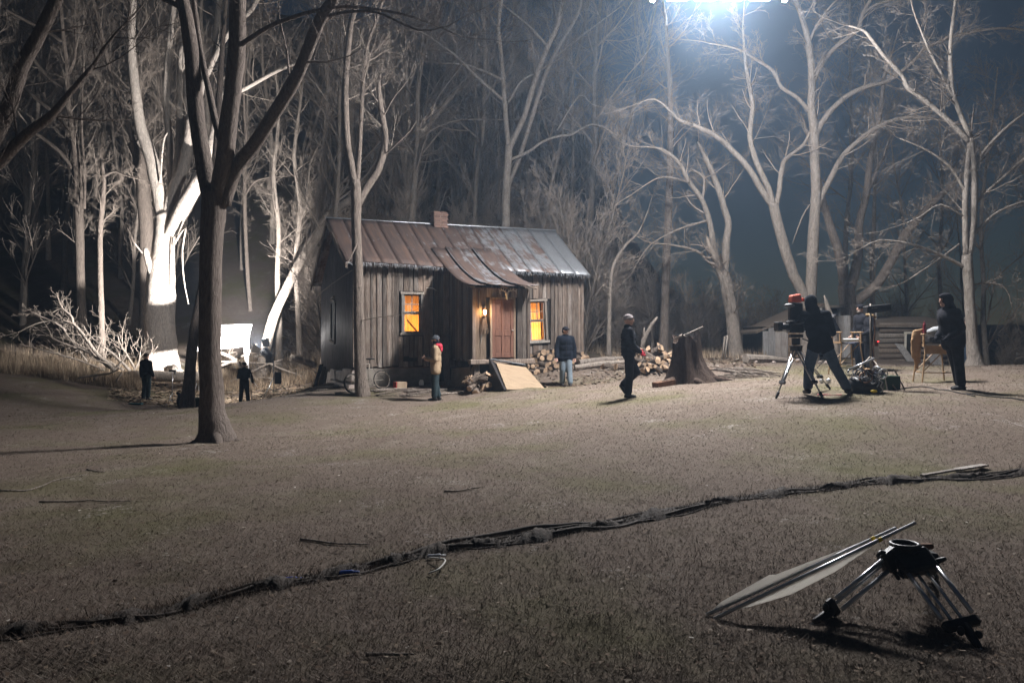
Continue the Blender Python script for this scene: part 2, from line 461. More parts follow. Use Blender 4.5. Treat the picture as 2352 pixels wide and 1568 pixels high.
# the old tree lit white by the film lamp
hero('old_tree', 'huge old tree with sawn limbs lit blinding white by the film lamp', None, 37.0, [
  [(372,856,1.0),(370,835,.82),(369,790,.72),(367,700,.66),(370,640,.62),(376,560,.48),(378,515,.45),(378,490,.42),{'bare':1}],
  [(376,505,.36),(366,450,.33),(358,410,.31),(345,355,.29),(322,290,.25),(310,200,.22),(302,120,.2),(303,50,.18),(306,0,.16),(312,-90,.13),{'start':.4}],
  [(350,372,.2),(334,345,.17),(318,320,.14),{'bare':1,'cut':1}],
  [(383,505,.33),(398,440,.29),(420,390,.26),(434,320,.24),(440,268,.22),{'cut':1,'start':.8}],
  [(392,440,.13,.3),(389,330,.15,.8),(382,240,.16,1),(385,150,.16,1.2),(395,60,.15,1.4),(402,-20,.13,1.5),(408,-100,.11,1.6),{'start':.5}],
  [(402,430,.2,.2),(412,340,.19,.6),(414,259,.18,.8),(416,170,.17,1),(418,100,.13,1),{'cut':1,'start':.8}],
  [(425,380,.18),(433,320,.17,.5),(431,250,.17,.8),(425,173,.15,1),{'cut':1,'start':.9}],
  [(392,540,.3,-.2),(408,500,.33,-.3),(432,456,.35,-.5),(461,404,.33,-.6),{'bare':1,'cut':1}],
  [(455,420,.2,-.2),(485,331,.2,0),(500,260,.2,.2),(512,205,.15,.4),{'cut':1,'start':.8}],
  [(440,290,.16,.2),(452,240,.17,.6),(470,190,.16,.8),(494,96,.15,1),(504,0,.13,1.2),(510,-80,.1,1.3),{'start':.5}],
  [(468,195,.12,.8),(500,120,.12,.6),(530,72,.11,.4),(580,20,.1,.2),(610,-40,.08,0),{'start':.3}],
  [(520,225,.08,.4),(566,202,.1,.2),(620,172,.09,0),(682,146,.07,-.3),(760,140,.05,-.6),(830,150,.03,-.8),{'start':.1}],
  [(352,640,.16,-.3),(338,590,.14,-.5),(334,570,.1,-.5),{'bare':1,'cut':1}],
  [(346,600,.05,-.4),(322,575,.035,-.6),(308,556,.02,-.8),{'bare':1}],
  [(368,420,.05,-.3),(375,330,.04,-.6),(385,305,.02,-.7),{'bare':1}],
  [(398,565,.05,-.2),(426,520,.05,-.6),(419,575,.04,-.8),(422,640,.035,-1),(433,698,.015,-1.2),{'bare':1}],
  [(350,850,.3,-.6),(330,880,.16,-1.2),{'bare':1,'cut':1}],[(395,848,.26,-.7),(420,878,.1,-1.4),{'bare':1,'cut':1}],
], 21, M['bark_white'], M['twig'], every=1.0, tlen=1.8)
# its dark twin trunk
hero('wood_tree', 'dark bare trunk rising directly behind the white lit old tree', None, 40.0, [
  [(335,850,.4),(338,700,.36),(336,560,.34),(330,450,.33),(318,360,.3),(300,330,.2),{'bare':1,'cut':1}],
  [(318,370,.14),(290,270,.13),(262,190,.12),(240,110,.11),(222,30,.1),(200,-40,.08),{'start':.4}],
  [(240,110,.09),(215,70,.09),(192,0,.08),(170,-60,.07),{'start':.3}],
], 22, M['bark_mid'], M['twig'], every=.8, tlen=1.6)
hero('wood_tree', 'dark leaning trunk half hidden behind the big lawn tree, in front of the bounce board', None, 28.5, [
  [(428,918,.32),(434,890,.21),(440,820,.19),(447,760,.18),(462,680,.165),(480,560,.15),(492,420,.14),(500,300,.12),(506,180,.1),(516,40,.07),{'start':.6}],
], 23, M['bark_dark'], M['twig'], every=.9, tlen=1.4)
# trees of the left wood
hero('wood_tree', 'tall vine hung tree at the left with broken limbs angling up to the left', None, 38.0, [
  [(190,805,.3),(186,700,.21),(183,560,.2),(180,450,.2),(173,336,.18),(163,270,.16),(154,211,.14),(154,150,.11),(146,96,.1),(140,20,.08),(138,-60,.06),{'start':.3}],
  [(170,389,.12),(140,352,.1),(105,322,.09),(82,307,.085),(53,298,.06),{'cut':1,'start':.7}],
  [(166,293,.11),(130,262,.1),(90,232,.09),(46,194,.08),{'cut':1,'start':.8}],
  [(156,211,.1),(120,185,.09),(95,160,.08),(72,130,.07),{'cut':1,'start':.7}],
  [(150,100,.1),(110,72,.09),(75,55,.09),(43,38,.08),(10,20,.06),{'cut':1,'start':.7}],
  [(158,170,.08),(170,140,.08),(174,110,.07),(172,60,.05),{'start':.3}],
  [(193,480,.07,-.4),(195,400,.06,-.3),(188,300,.05,-.3),(190,180,.04,-.2),{'start':.1}],
], 24, M['bark_mid'], M['twig'], every=.5, tlen=1.5)
hero('wood_tree', 'broken topped slim trunk just left of the white lit old tree', None, 36.0, [
  [(233,800,.16),(233,749,.13),(230,624,.12),(230,528,.12),(236,460,.11),(239,420,.1),(233,368,.06),{'cut':1,'start':.6}],
  [(238,405,.07),(262,394,.05),(280,400,.04),(310,410,.02),{'start':.1}],
  [(236,470,.03),(225,440,.025),(222,400,.02),{'start':.1}],
], 25, M['bark_mid'], M['twig'], every=.5, tlen=1.0)
hero('wood_tree', 'slim straight trunk right of the bounce board, pale in the lamp light', None, 45.0, [
  [(582,800,.15),(578,749,.12),(566,576,.11),(562,432,.10),(566,330,.09),(560,220,.07),(566,90,.05),{'start':.35}],
  [(563,450,.05),(585,418,.05),(620,408,.04),(660,405,.02),{'start':.1}],
], 26, M['bark_mid'], M['twig'], every=.4, tlen=1.3)
hero('wood_tree', 'slender pale trunk close to the left gable of the cabin', None, 38.0, [
  [(690,800,.16),(684,700,.12),(678,600,.11),(690,480,.1),(676,360,.09),(690,240,.07),(700,120,.05),{'start':.3}],
  [(684,520,.05),(705,470,.045),(712,380,.04),(735,330,.025),{'start':.1}],
], 27, M['bark_pale'], M['twig'], every=.4, tlen=1.2)
hero('wood_tree', 'pale trunk crossing the leaning tree left of the cabin', None, 38.0, [
  [(640,815,.18),(641,740,.14),(637,640,.12),(640,520,.11),(628,400,.1),(640,280,.08),(632,120,.06),{'start':.4}],
], 28, M['bark_pale'], M['twig'], every=.45, tlen=1.3)
hero('leaning_tree', 'pale leaning tree slanting up to the right behind the cabin ridge', None, 36.5, [
  [(600,815,.3),(614,780,.23),(640,700,.21),(690,600,.2),(722,556,.19),(753,496,.19),(838,435,.17),(880,360,.16),(905,334,.15),(957,313,.14),(991,279,.12),(1030,230,.1),(1052,203,.06),{'cut':1,'start':.45}],
  [(690,600,.1),(705,560,.1),(735,520,.09),(770,470,.06),{'start':.4}],
  [(905,334,.06),(930,340,.05),(990,300,.04),(1060,275,.04),(1180,275,.035),(1240,255,.02),{'start':.1}],
], 29, M['bark_pale'], M['twig'], every=.6, tlen=1.6)
# in front of the left corner of the cabin
hero('yard_tree', 'slim forked grey tree against the left front corner of the cabin', None, 23.0, [
  [(834,902,0.258),(829,870,0.185),(826,820,0.163),(824,700,0.150),(821,600,0.146),(818,520,0.142),(818,450,0.146),(816,415,0.138),{'bare':1}],
  [(814,425,0.112),(805,370,0.107),(797,323,0.103),(793,238,0.099),(795,163,0.095),(804,68,0.086),(814,27,0.077),(825,-60,.07),{'start':.4}],
  [(820,430,0.069,.1),(826,340,0.069,.2),(834,187,0.060,.4),(845,102,0.052,.5),(872,27,0.043,.6),(890,-40,.04,.7),{'start':.4}],
  [(822,470,0.112,.3),(842,432,0.116,.4),(868,391,0.112,.5),(885,323,0.103,.5),(877,265,0.095,.5),(870,204,0.069,.5),(873,172,0.026,.5),{'cut':1,'start':.4}],
  [(824,738,0.015,-.1),(870,728,0.012,-.3),(930,722,0.009,-.5),(975,702,0.005,-.6),{'bare':1}],
  [(820,560,0.026,-.2),(800,600,0.022,-.4),(792,605,0.009,-.5),{'bare':1}],
], 30, M['bark_mid'], M['twig'], every=.4, tlen=1.3)
# tall tree behind the roof
hero('wood_tree', 'tall triple stemmed tree rising behind the middle of the cabin roof', None, 34.5, [
  [(1162,700,.26),(1161,600,.21),(1161,524,.19),(1162,459,.18),(1166,374,.17),(1169,335,.16),{'bare':1}],
  [(1168,340,.11),(1162,272,.105),(1156,187,.1),(1150,119,.09),(1145,60,.08),(1152,0,.07),(1160,-60,.05),{'start':.2}],
  [(1170,345,.12),(1178,323,.12),(1205,265,.12),(1229,184,.115),(1256,112,.11),(1280,61,.1),(1293,0,.09),(1300,-70,.07),{'start':.3}],
  [(1166,430,.11,.5),(1180,395,.1,.6),(1195,357,.1,.7),(1218,282,.1,.8),(1242,204,.1,.9),(1263,146,.09,1),(1297,85,.08,1),(1327,34,.07,1),(1340,-20,.05,1),{'start':.4}],
  [(1157,231,.07),(1110,190,.06),(1072,153,.055),(1048,129,.05),(1025,112,.04),(970,75,.03),(930,70,.02),{'start':.15}],
  [(1156,185,.06),(1115,165,.05),(1075,150,.04),(1040,146,.03),{'start':.15}],
  [(1166,369,.07),(1212,350,.065),(1246,326,.06),(1283,313,.055),(1314,309,.05),(1358,286,.04),(1400,300,.025),(1440,330,.015),{'start':.15}],
  [(1168,235,.05),(1195,190,.045),(1225,170,.04),{'start':.1}],
  [(1256,105,.05),(1215,60,.045),(1165,20,.04),{'start':.1}],
  [(1263,140,.05,1),(1320,95,.045,1),(1380,50,.03,1),(1420,20,.02,1),{'start':.1}],
  [(1280,300,.04),(1330,220,.03,-.5),(1360,240,.02,-.6),(1400,250,.012,-.7),{'start':.05}],
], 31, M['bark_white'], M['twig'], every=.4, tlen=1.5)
# V tree
hero('forked_tree', 'pale V shaped forked tree behind the camera operator', None, 27.0, [
  [(1858,824,.36),(1857,790,.27),(1856,740,.24),(1857,705,.21),{'bare':1}],
  [(1852,712,.18),(1842,669,.175),(1823,632,.17),(1799,561,.17),(1781,491,.165),(1776,468,.16),{'bare':1}],
  [(1778,478,.12),(1752,440,.11),(1720,388,.1),(1682,346,.095),(1645,313,.085),(1598,290,.075),(1560,276,.065),(1546,262,.05),(1504,228,.03),(1460,240,.015),{'start':.4}],
  [(1776,470,.1),(1766,435,.1),(1738,374,.095),(1722,313,.09),(1729,248,.08),(1722,201,.07),(1712,140,.05),(1706,60,.03),{'start':.35}],
  [(1782,478,.09),(1790,435,.085),(1799,374,.08),(1823,351,.07),(1846,332,.06),(1862,300,.04),{'start':.3}],
  [(1860,710,.19),(1865,608,.185),(1870,515,.18),(1874,445,.17),(1872,370,.155),(1870,304,.15),(1863,243,.13),(1865,178,.12),(1856,94,.1),(1841,37,.085),(1827,0,.075),(1805,-60,.06),{'start':.55}],
  [(1874,490,.11),(1888,449,.1),(1907,412,.095),(1935,360,.09),(1973,323,.085),(2019,290,.075),(2075,271,.06),(2136,271,.045),(2190,285,.03),{'start':.25}],
  [(1872,320,.1),(1880,296,.1),(1902,262,.095),(1940,225,.09),(1986,201,.08),(2038,187,.07),(2094,145,.06),(2131,108,.05),(2206,80,.045),(2300,65,.04),(2380,75,.03),{'start':.25}],
  [(1866,195,.085),(1888,145,.08),(1926,103,.075),(1968,70,.07),(1982,33,.065),(2000,0,.06),(2030,-40,.05),{'start':.3}],
  [(1864,262,.07),(1832,225,.065),(1795,201,.06),(1776,164,.055),(1734,136,.045),(1692,112,.035),(1630,100,.02),{'start':.25}],
  [(1858,100,.05),(1875,60,.045),(1900,25,.04),{'start':.3}],
  [(1982,33,.05),(2010,12,.045),(2050,0,.04),{'start':.3}],
  [(1860,470,.03),(1842,500,.025),(1820,560,.012),{'bare':1}],
], 32, M['bark_pale'], M['twig'], every=.42, tlen=1.2)
hero('dead_stub', 'short pointed broken stub beside the forked tree', None, 25.0, [
  [(1922,826,.14),(1914,760,.12),(1905,720,.1),(1893,678,.02),{'bare':1,'cut':1}]], 33, M['bark_pale'])
# right hand tree
hero('yard_tree', 'pale twin stemmed tree at the right edge of the lit yard', None, 22.0, [
  [(2240,842,.34),(2237,820,.19),(2234,780,.15),(2230,730,.14),(2225,655,.135),(2222,600,.14),(2221,585,.13),{'bare':1}],
  [(2219,590,.085),(2217,515,.08),(2218,445,.075),(2222,390,.07),(2226,340,.06),{'start':.4}],
  [(2224,590,.1),(2234,520,.1),(2237,468,.1),(2236,400,.1),(2232,351,.095),(2228,318,.09),{'bare':1}],
  [(2230,330,.075),(2183,281,.07),(2122,229,.065),(2085,201,.06),(2071,173,.055),(2028,126,.05),(2000,89,.045),(1982,70,.035),(1950,60,.02),{'start':.2}],
  [(2229,318,.07),(2206,262,.065),(2192,225,.06),(2185,187,.055),(2183,103,.05),(2192,23,.04),(2198,-50,.03),{'start':.2}],
  [(2190,225,.045),(2159,164,.04),(2131,108,.035),(2099,28,.025),(2090,-20,.02),{'start':.15}],
  [(2236,400,.05),(2246,365,.045),(2300,304,.04),(2352,262,.035),(2400,230,.03),{'start':.2}],
  [(2237,480,.05),(2250,456,.045),(2300,412,.04),(2352,365,.035),(2410,330,.03),{'start':.2}],
  [(2234,540,.04),(2280,495,.035),(2330,470,.03),(2400,450,.02),{'start':.2}],
  [(2215,614,.05),(2190,600,.048),(2159,585,.045),(2094,561,.035),(2019,552,.02),(1970,575,.01),{'start':.15}],
  [(2218,440,.045),(2206,421,.043),(2183,384,.04),(2131,346,.03),(2066,318,.015),{'start':.15}],
  [(2218,500,.03),(2160,470,.025),(2110,500,.018),(2060,520,.01),{'start':.1}],
  [(2228,655,.035),(2270,650,.03),(2310,662,.022),(2326,710,.01),{'start':.2}],
  [(2204,560,.03),(2150,600,.025),(2090,640,.015),{'start':.1}],
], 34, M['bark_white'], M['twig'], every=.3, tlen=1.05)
hero('broken_tree', 'broken crowned rough tree between the stump and the grey shed', None, 28.0, [
  [(1694,820,.33),(1688,790,.24),(1682,730,.22),(1668,655,.21),(1661,627,.2),{'start':.5}],
  [(1664,640,.14),(1668,561,.13),(1673,515,.12),(1664,480,.115),(1654,445,.11),(1631,384,.1),(1603,325,.04),{'cut':1,'start':.5}],
  [(1658,640,.12),(1640,580,.11),(1631,515,.1),(1612,459,.09),(1579,412,.08),(1560,374,.07),(1518,342,.05),(1458,337,.02),{'start':.3}],
  [(1642,615,.06),(1631,604,.06),(1598,575,.05),(1532,561,.03),{'start':.2}],
  [(1622,508,.045),(1565,524,.04),(1495,561,.025),(1460,610,.012),{'start':.1}],
  [(1585,420,.04),(1540,408,.04),(1504,412,.03),(1448,449,.015),{'start':.1}],
  [(1613,460,.05),(1617,410,.05),(1590,390,.04),{'cut':1}],
], 35, M['bark_pale'], M['twig'], every=.35, tlen=1.2)
hero('wood_tree', 'thick multi stemmed tree behind the two waiting crew members', None, 31.0, [
  [(1952,828,.46),(1950,780,.36),(1947,702,.32),(1942,655,.3),{'bare':1}],
  [(1940,665,.2),(1929,585,.18),(1905,515,.15),(1885,440,.12),(1870,360,.1),{'start':.4}],
  [(1950,670,.2),(1971,590,.17),(1973,515,.15),(1990,445,.13),(1999,365,.11),(2020,270,.09),(2030,180,.07),{'start':.4}],
  [(1955,700,.2),(1971,690,.19),(2017,650,.18),(2047,599,.17),(2080,538,.16),(2140,468,.13),(2192,421,.1),(2260,360,.07),{'start':.3}],
  [(1990,450,.07),(2010,400,.06),(2030,360,.04),{'start':.2}],
], 36, M['bark_mid'], M['twig_far'], every=.5, tlen=1.5)
hero('wood_tree', 'straight bare trunk behind the tree stump', None, 30.0, [
  [(1523,812,.22),(1526,740,.16),(1530,620,.15),(1536,480,.14),(1540,328,.12),(1538,200,.09),(1530,60,.06),{'start':.5}],
], 37, M['bark_mid'], M['twig_far'], every=.5, tlen=1.4)
hero('sapling', 'pale crooked sapling between the cabin and the walking person', None, 28.0, [
  [(1398,822,.1),(1399,730,.075),(1402,655,.07),(1409,608,.065),(1439,561,.055),(1467,533,.03),(1490,480,.015),{'start':.4}],
], 38, M['bark_pale'], M['twig'], every=.4, tlen=.9)

# --- the wood behind: a few kinds, copied
def proto(name, seed, h, r, lean, kids, first, tl, stems=1):
    rng = random.Random(seed); root = bpy.data.objects.new(name, None); tr, br = MB(), MB()
    for s in range(stems):
        d = Vector((rng.gauss(0, lean), rng.gauss(0, lean), 1)).normalized(); p = Vector((rng.uniform(-.25,.25)*(stems-1), rng.uniform(-.25,.25)*(stems-1), -.3)); n = 9; pts, rs = [tuple(p)], [r*1.5]
        hh = h*rng.uniform(.7, 1) if stems > 1 else h
        for i in range(n):
            d = (d+rdir(rng)*.11+Vector((0,0,.05))).normalized(); p = p+d*(hh/n); t = (i+1)/n
            rr = r*(1-.85*t)+.01; pts.append(tuple(p)); rs.append(rr)
            if t > first:
                for k in range(2 if t < .6 else 3):
                    ax = d.cross(rdir(rng)).normalized(); nd = Matrix.Rotation(rng.uniform(.5, 1.0), 3, ax) @ d
                    grow(br, Vector(pts[-2]).lerp(p, rng.random()), nd, tl*rng.uniform(.6, 1.3)*(1.2-.6*t), max(.012, rr*.5), 0, rng, .17, .09, kids, spread=(.45, .9), rmin=.005, shrink=.56)
        tr.tube(pts, rs, 9, cap=False, jit=.04)
    me1 = tr.mesh('trunk'); me1.polygons.foreach_set('use_smooth', [True]*len(me1.polygons))
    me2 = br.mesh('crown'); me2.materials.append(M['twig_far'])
    return me1, me2
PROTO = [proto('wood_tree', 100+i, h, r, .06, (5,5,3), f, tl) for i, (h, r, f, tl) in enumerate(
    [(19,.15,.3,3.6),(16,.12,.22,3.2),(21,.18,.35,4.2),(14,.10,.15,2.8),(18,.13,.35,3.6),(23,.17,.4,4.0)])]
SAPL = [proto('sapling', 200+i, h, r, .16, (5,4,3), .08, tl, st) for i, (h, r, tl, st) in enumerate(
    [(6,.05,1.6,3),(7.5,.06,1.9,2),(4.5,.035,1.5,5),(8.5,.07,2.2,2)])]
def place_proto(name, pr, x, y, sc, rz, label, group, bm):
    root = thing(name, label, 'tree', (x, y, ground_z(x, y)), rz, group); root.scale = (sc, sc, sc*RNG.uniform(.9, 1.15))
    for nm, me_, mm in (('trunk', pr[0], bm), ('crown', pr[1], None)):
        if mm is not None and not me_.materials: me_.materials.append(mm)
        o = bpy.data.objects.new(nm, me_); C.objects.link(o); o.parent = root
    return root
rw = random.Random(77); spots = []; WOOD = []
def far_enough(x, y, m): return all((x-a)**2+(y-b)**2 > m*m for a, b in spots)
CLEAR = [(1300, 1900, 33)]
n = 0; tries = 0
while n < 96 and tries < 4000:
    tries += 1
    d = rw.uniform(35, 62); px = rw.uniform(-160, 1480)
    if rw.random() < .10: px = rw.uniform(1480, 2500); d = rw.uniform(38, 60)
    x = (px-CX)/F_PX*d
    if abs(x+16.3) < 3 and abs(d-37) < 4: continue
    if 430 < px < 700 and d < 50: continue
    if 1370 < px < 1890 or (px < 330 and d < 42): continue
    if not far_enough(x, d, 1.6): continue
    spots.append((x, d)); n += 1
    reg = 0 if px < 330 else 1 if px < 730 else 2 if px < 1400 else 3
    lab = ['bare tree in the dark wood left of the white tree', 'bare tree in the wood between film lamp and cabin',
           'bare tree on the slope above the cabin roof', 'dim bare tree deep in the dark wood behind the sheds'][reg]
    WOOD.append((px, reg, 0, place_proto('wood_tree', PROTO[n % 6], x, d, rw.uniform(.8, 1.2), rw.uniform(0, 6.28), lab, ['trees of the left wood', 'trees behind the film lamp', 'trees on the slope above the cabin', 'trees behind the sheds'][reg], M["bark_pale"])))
n = 0; tries = 0
while n < 78 and tries < 4000:
    tries += 1
    d = rw.uniform(31.5, 46); px = rw.uniform(-100, 1640)
    if rw.random() < .14: px = rw.uniform(1640, 2450); d = rw.uniform(36, 48)
    if 430 < px < 690 or (px < 740 and 430 < px and d < 40): continue
    if px < 430: continue
    x = (px-CX)/F_PX*d
    lx, ly = x+4.81, d-24.35; cx_, cy_ = lx*.924+ly*.383, -lx*.383+ly*.924
    if -1 < cx_ < 9.2 and cy_ < 8: continue
    if not far_enough(x, d, 1.0): continue
    if px > 1370 and rw.random() < .45: continue
    spots.append((x, d)); n += 1
    reg = 0 if px < 430 else 1 if px < 730 else 2 if px < 1400 else 3
    lab = ['thin sapling among weeds at the left wood edge', 'thin sapling in brush behind the film lamp', 'thin sapling in the thicket behind the cabin roof', 'thin sapling in dark brush right of the cabin'][reg]
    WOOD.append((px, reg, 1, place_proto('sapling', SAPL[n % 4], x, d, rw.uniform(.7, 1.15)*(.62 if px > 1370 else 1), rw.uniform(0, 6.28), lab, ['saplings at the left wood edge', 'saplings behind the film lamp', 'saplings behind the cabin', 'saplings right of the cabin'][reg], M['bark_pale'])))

def ordinal(n): return '%d%s' % (n, 'th' if 10 < n % 100 < 14 else {1:'st',2:'nd',3:'rd'}.get(n % 10, 'th'))
for kind_ in (0, 1):
    for reg_ in range(4):
        row = sorted([w for w in WOOD if w[1] == reg_ and w[2] == kind_], key=lambda w: w[0])
        for i_, w in enumerate(row): w[3]['label'] = w[3]['label'] + ', ' + ordinal(i_+1) + ' from the left'
# ------------------------------------------------------------------ the lit lamps of the film set
def lamp_light(name, kind, loc, power, col, parent=None, radius=.2, rot=None, size=None, blend=None):
    d = bpy.data.lights.new(name, kind); d.energy = power; d.color = col; d.shadow_soft_size = radius
    if kind == 'SPOT': d.spot_size = size; d.spot_blend = blend
    o = bpy.data.objects.new(name, d); C.objects.link(o); o.location = loc
    if rot is not None: o.rotation_euler = rot
    if parent is not None: o.parent = parent
    return o
def aim(a, b): return (Vector(b)-Vector(a)).to_track_quat('-Z', 'Y').to_euler()

# overhead rig hung above the yard
RIG = P(1655, -14, 20.0)
rig = thing('overhead_light_rig', 'bright overhead film light rig at the top edge of the picture', 'light rig', RIG)
frame = MB()
for y in (-.45, .45): frame.bar((-1.75, y, .35), (1.75, y, .35), .03)
for x in (-1.75, -.6, .6, 1.75): frame.bar((x, -.45, .35), (x, .45, .35), .025)
for x, y in ((-1.6,0),(1.6,0)): frame.bar((x, y, .35), (0, 0, 3.2), .012, 6)
frame.bar((0, 0, 3.2), (0, 0, 12), .02)
M['black_metal'] = surf('black_metal', (.012,.012,.014), (.03,.03,.034), 20, rough=.5, bump=.1, var=.2, spec=.4)
frame.build('frame', M['black_metal'], rig)
M['lamp_glow'] = emit('lamp_glow', (.92, .96, 1.0), 60)
for i, x in enumerate((-1.05, -.35, .35, 1.05)):
    mb = MB(); mb.box((x, 0, .12), (.55, .6, .3)); mb.build('lamp_head', M['black_metal'], rig, bevel=.03)
    mb = MB(); mb.box((x, 0, -.05), (.5, .52, .03)); mb.build('lamp_face', M['lamp_glow'], rig)
for x in (-1.72, 1.6):
    mb = MB(); mb.ell((x, 0, .1), (.12, .12, .12)); mb.tube([(x,0,0),(x+.03,0,-.1),(x,0,-.2)], [.05,.07,.05], 8); mb.build('bare_bulb', M['lamp_glow'], rig, smooth=True)
ar = bpy.data.lights.new('rig_light', 'AREA'); ar.shape = 'RECTANGLE'; ar.size = 3.0; ar.size_y = .8; ar.energy = 3500; ar.color = (1.0, .98, .98)
ao = bpy.data.objects.new('rig_light', ar); C.objects.link(ao); ao.parent = rig; ao.location = (0, 0, -.10); ao.rotation_euler = aim(RIG, (-2.5, 13.5, 0))
lamp_light('rig_spill', 'POINT', (0, 0, -.35), 4600, (1.0, .98, .98), rig, .4)
# ------------------------------------------------------------------ materials of the buildings
def weathered(name, cols, knot=True, var=.3):
    t = NT(name); co = t.coord((9, 9, .7)); co2 = t.coord((1.2, 1.2, 1.2))
    g = t.noise(co, 4, 7, .7, .3); b = t.noise(co2, 2.0, 4)
    c = t.ramp(g, [(.28, cols[0]), (.5, cols[1]), (.75, cols[2])])
    c = t.mix(t.ramp(b, [(.45, (0,0,0)), (.7, (.6,.6,.6))]), c, cols[3])
    v = t.math('MULTIPLY_ADD', t.rnd(), 2*var); v.node.inputs[2].default_value = 1-var
    gg = t.node('ShaderNodeCombineColor')
    for i in range(3): t.l.new(v, gg.inputs[i])
    c = t.mix(1.0, c, gg.outputs[0], 'MULTIPLY')
    h_ = t.math('FRACT', t.math('MULTIPLY', t.rnd(), 7.31)); c = t.mix(t.math('MULTIPLY', h_, .55), c, t.mix(1.0, c, (1.0,.80,.64), 'MULTIPLY'))
    t.color(c); t.rough(.9); t.spec(.15); t.bump(g, 1.0, .03); return t.m
M['siding'] = weathered('siding', [(.055,.045,.04), (.17,.145,.125), (.30,.27,.245), (.12,.085,.065)], var=.5)
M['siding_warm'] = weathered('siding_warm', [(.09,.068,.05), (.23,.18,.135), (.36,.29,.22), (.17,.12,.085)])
M['trim'] = weathered('trim', [(.11,.10,.09), (.24,.225,.205), (.38,.36,.33), (.16,.14,.12)])
M['void_shade'] = surf('void_shade', (.012,.010,.009), (.03,.026,.022), 5, var=0, bump=.1)  # near-black colour standing in for shade in gaps, holes and recesses
M['door_paint'] = surf('door_paint', (.10,.046,.03), (.18,.085,.056), 6, (4,4,.8), rough=.6, bump=.3, var=.06, spec=.35)
t = NT('roof_tin'); co = t.coord((1,1,1)); oc = t.node('ShaderNodeObjectInfo'); sep = t.node('ShaderNodeSeparateColor'); t.l.new(oc.outputs['Color'], sep.inputs[0])
cs_ = t.coord((5, .5, .5)); n1 = t.noise(cs_, 1.6, 6, .7, .4); n2 = t.noise(co, 1.4, 5, .65); n3 = t.noise(co, 14, 4)
amt = t.math('ADD', t.math('MULTIPLY', t.math('SUBTRACT', t.math('ADD', t.math('MULTIPLY', n1, .45), t.math('MULTIPLY', n2, .55)), .5), 2.0), sep.outputs[0])
rust = t.ramp(n1, [(.25, (.050,.036,.032)), (.5, (.085,.060,.052)), (.72, (.14,.085,.06)), (.87, (.24,.12,.065))])
tin = t.ramp(n3, [(.3, (.26,.27,.285)), (.7, (.38,.39,.41))])
mask = t.ramp(amt, [(.38, (0,0,0)), (.62, (1,1,1))]); t.color(t.mix(mask, tin, rust))
inv = t.math('SUBTRACT', 1.0, mask); t.l.new(t.math('MULTIPLY', inv, .55), t.b.inputs['Metallic']); t.rough(t.math('MULTIPLY_ADD', mask, .25)); t.b.inputs['Roughness'].links[0].from_node.inputs[2].default_value = .42
t.bump(n3, .25, .01); M['roof_tin'] = t.m
M['gable_tin'] = surf('gable_tin', (.13,.12,.125), (.27,.245,.245), 3, (3,3,.7), rough=.55, bump=.15, var=.15, metal=.1)
M['stone'] = surf('stone', (.28,.23,.20), (.5,.42,.37), 4, bump=.6, bscale=9, var=.2, bdist=.04)
M['concrete'] = surf('concrete', (.15,.13,.11), (.30,.265,.225), 2.2, bump=.3, bscale=12, var=.1)
M['brick'] = surf('brick', (.14,.085,.066), (.23,.145,.115), 5, bump=.4, var=.25)
M['mortar'] = surf('mortar', (.25,.22,.19), (.38,.34,.30), 8, bump=.3, var=0)
M['bone'] = surf('bone', (.5,.44,.36), (.75,.7,.6), 8, bump=.2, var=0)
M['rust'] = surf('rust', (.10,.045,.025), (.2,.10,.055), 12, bump=.3)
M['fringe'] = surf('fringe', (.10,.10,.105), (.34,.35,.37), 9, rough=.3, bump=0, var=0, spec=.6)
# glass: thin pane
t = NT('pane_glass'); tr = t.node('ShaderNodeBsdfTransparent'); gl = t.node('ShaderNodeBsdfGlossy'); gl.inputs['Roughness'].default_value = .04
tr.inputs[0].default_value = (.93,.95,.93,1); mx = t.node('ShaderNodeMixShader'); mx.inputs[0].default_value = .07
t.l.new(tr.outputs[0], mx.inputs[1]); t.l.new(gl.outputs[0], mx.inputs[2]); t.l.new(mx.outputs[0], t.out.inputs['Surface']); M['pane'] = t.m
t = NT('curtain'); tl = t.node('ShaderNodeBsdfTranslucent'); df = t.node('ShaderNodeBsdfDiffuse'); mx = t.node('ShaderNodeMixShader'); mx.inputs[0].default_value = .75
cn = t.coord((8, 8, .6)); cc = t.ramp(t.noise(cn, 2.5, 4), [(.3, (.82,.62,.40)), (.7, (.95,.82,.62))]); t.l.new(cc, tl.inputs[0]); t.l.new(cc, df.inputs[0])
t.l.new(df.outputs[0], mx.inputs[1]); t.l.new(tl.outputs[0], mx.inputs[2]); t.l.new(mx.outputs[0], t.out.inputs['Surface']); M['curtain'] = t.m

# ------------------------------------------------------------------ the cabin
LC, WC = 7.78, 6.2
A0 = R(22.5)
cab = thing('cabin', 'weathered grey board cabin with rusty tin roof and two glowing orange windows', 'cabin', (-4.81, 24.35, .64), A0)
def CW(x, y, z=0):
    return Vector((-4.81 + x*math.cos(A0) - y*math.sin(A0), 24.35 + x*math.sin(A0) + y*math.cos(A0), .64+z))
rc = random.Random(4)
def eave_z(x): return 3.18 - .18*(x+.35)/8.27
# dark core behind the boards, so that gaps read dark
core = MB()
core.hexa([(.06,.06,-.02),(LC-.06,.06,-.02),(LC-.06,.12,-.02),(.06,.12,-.02)], [(.06,.06,3.2),(LC-.06,.06,3.1),(LC-.06,.12,3.1),(.06,.12,3.2)])
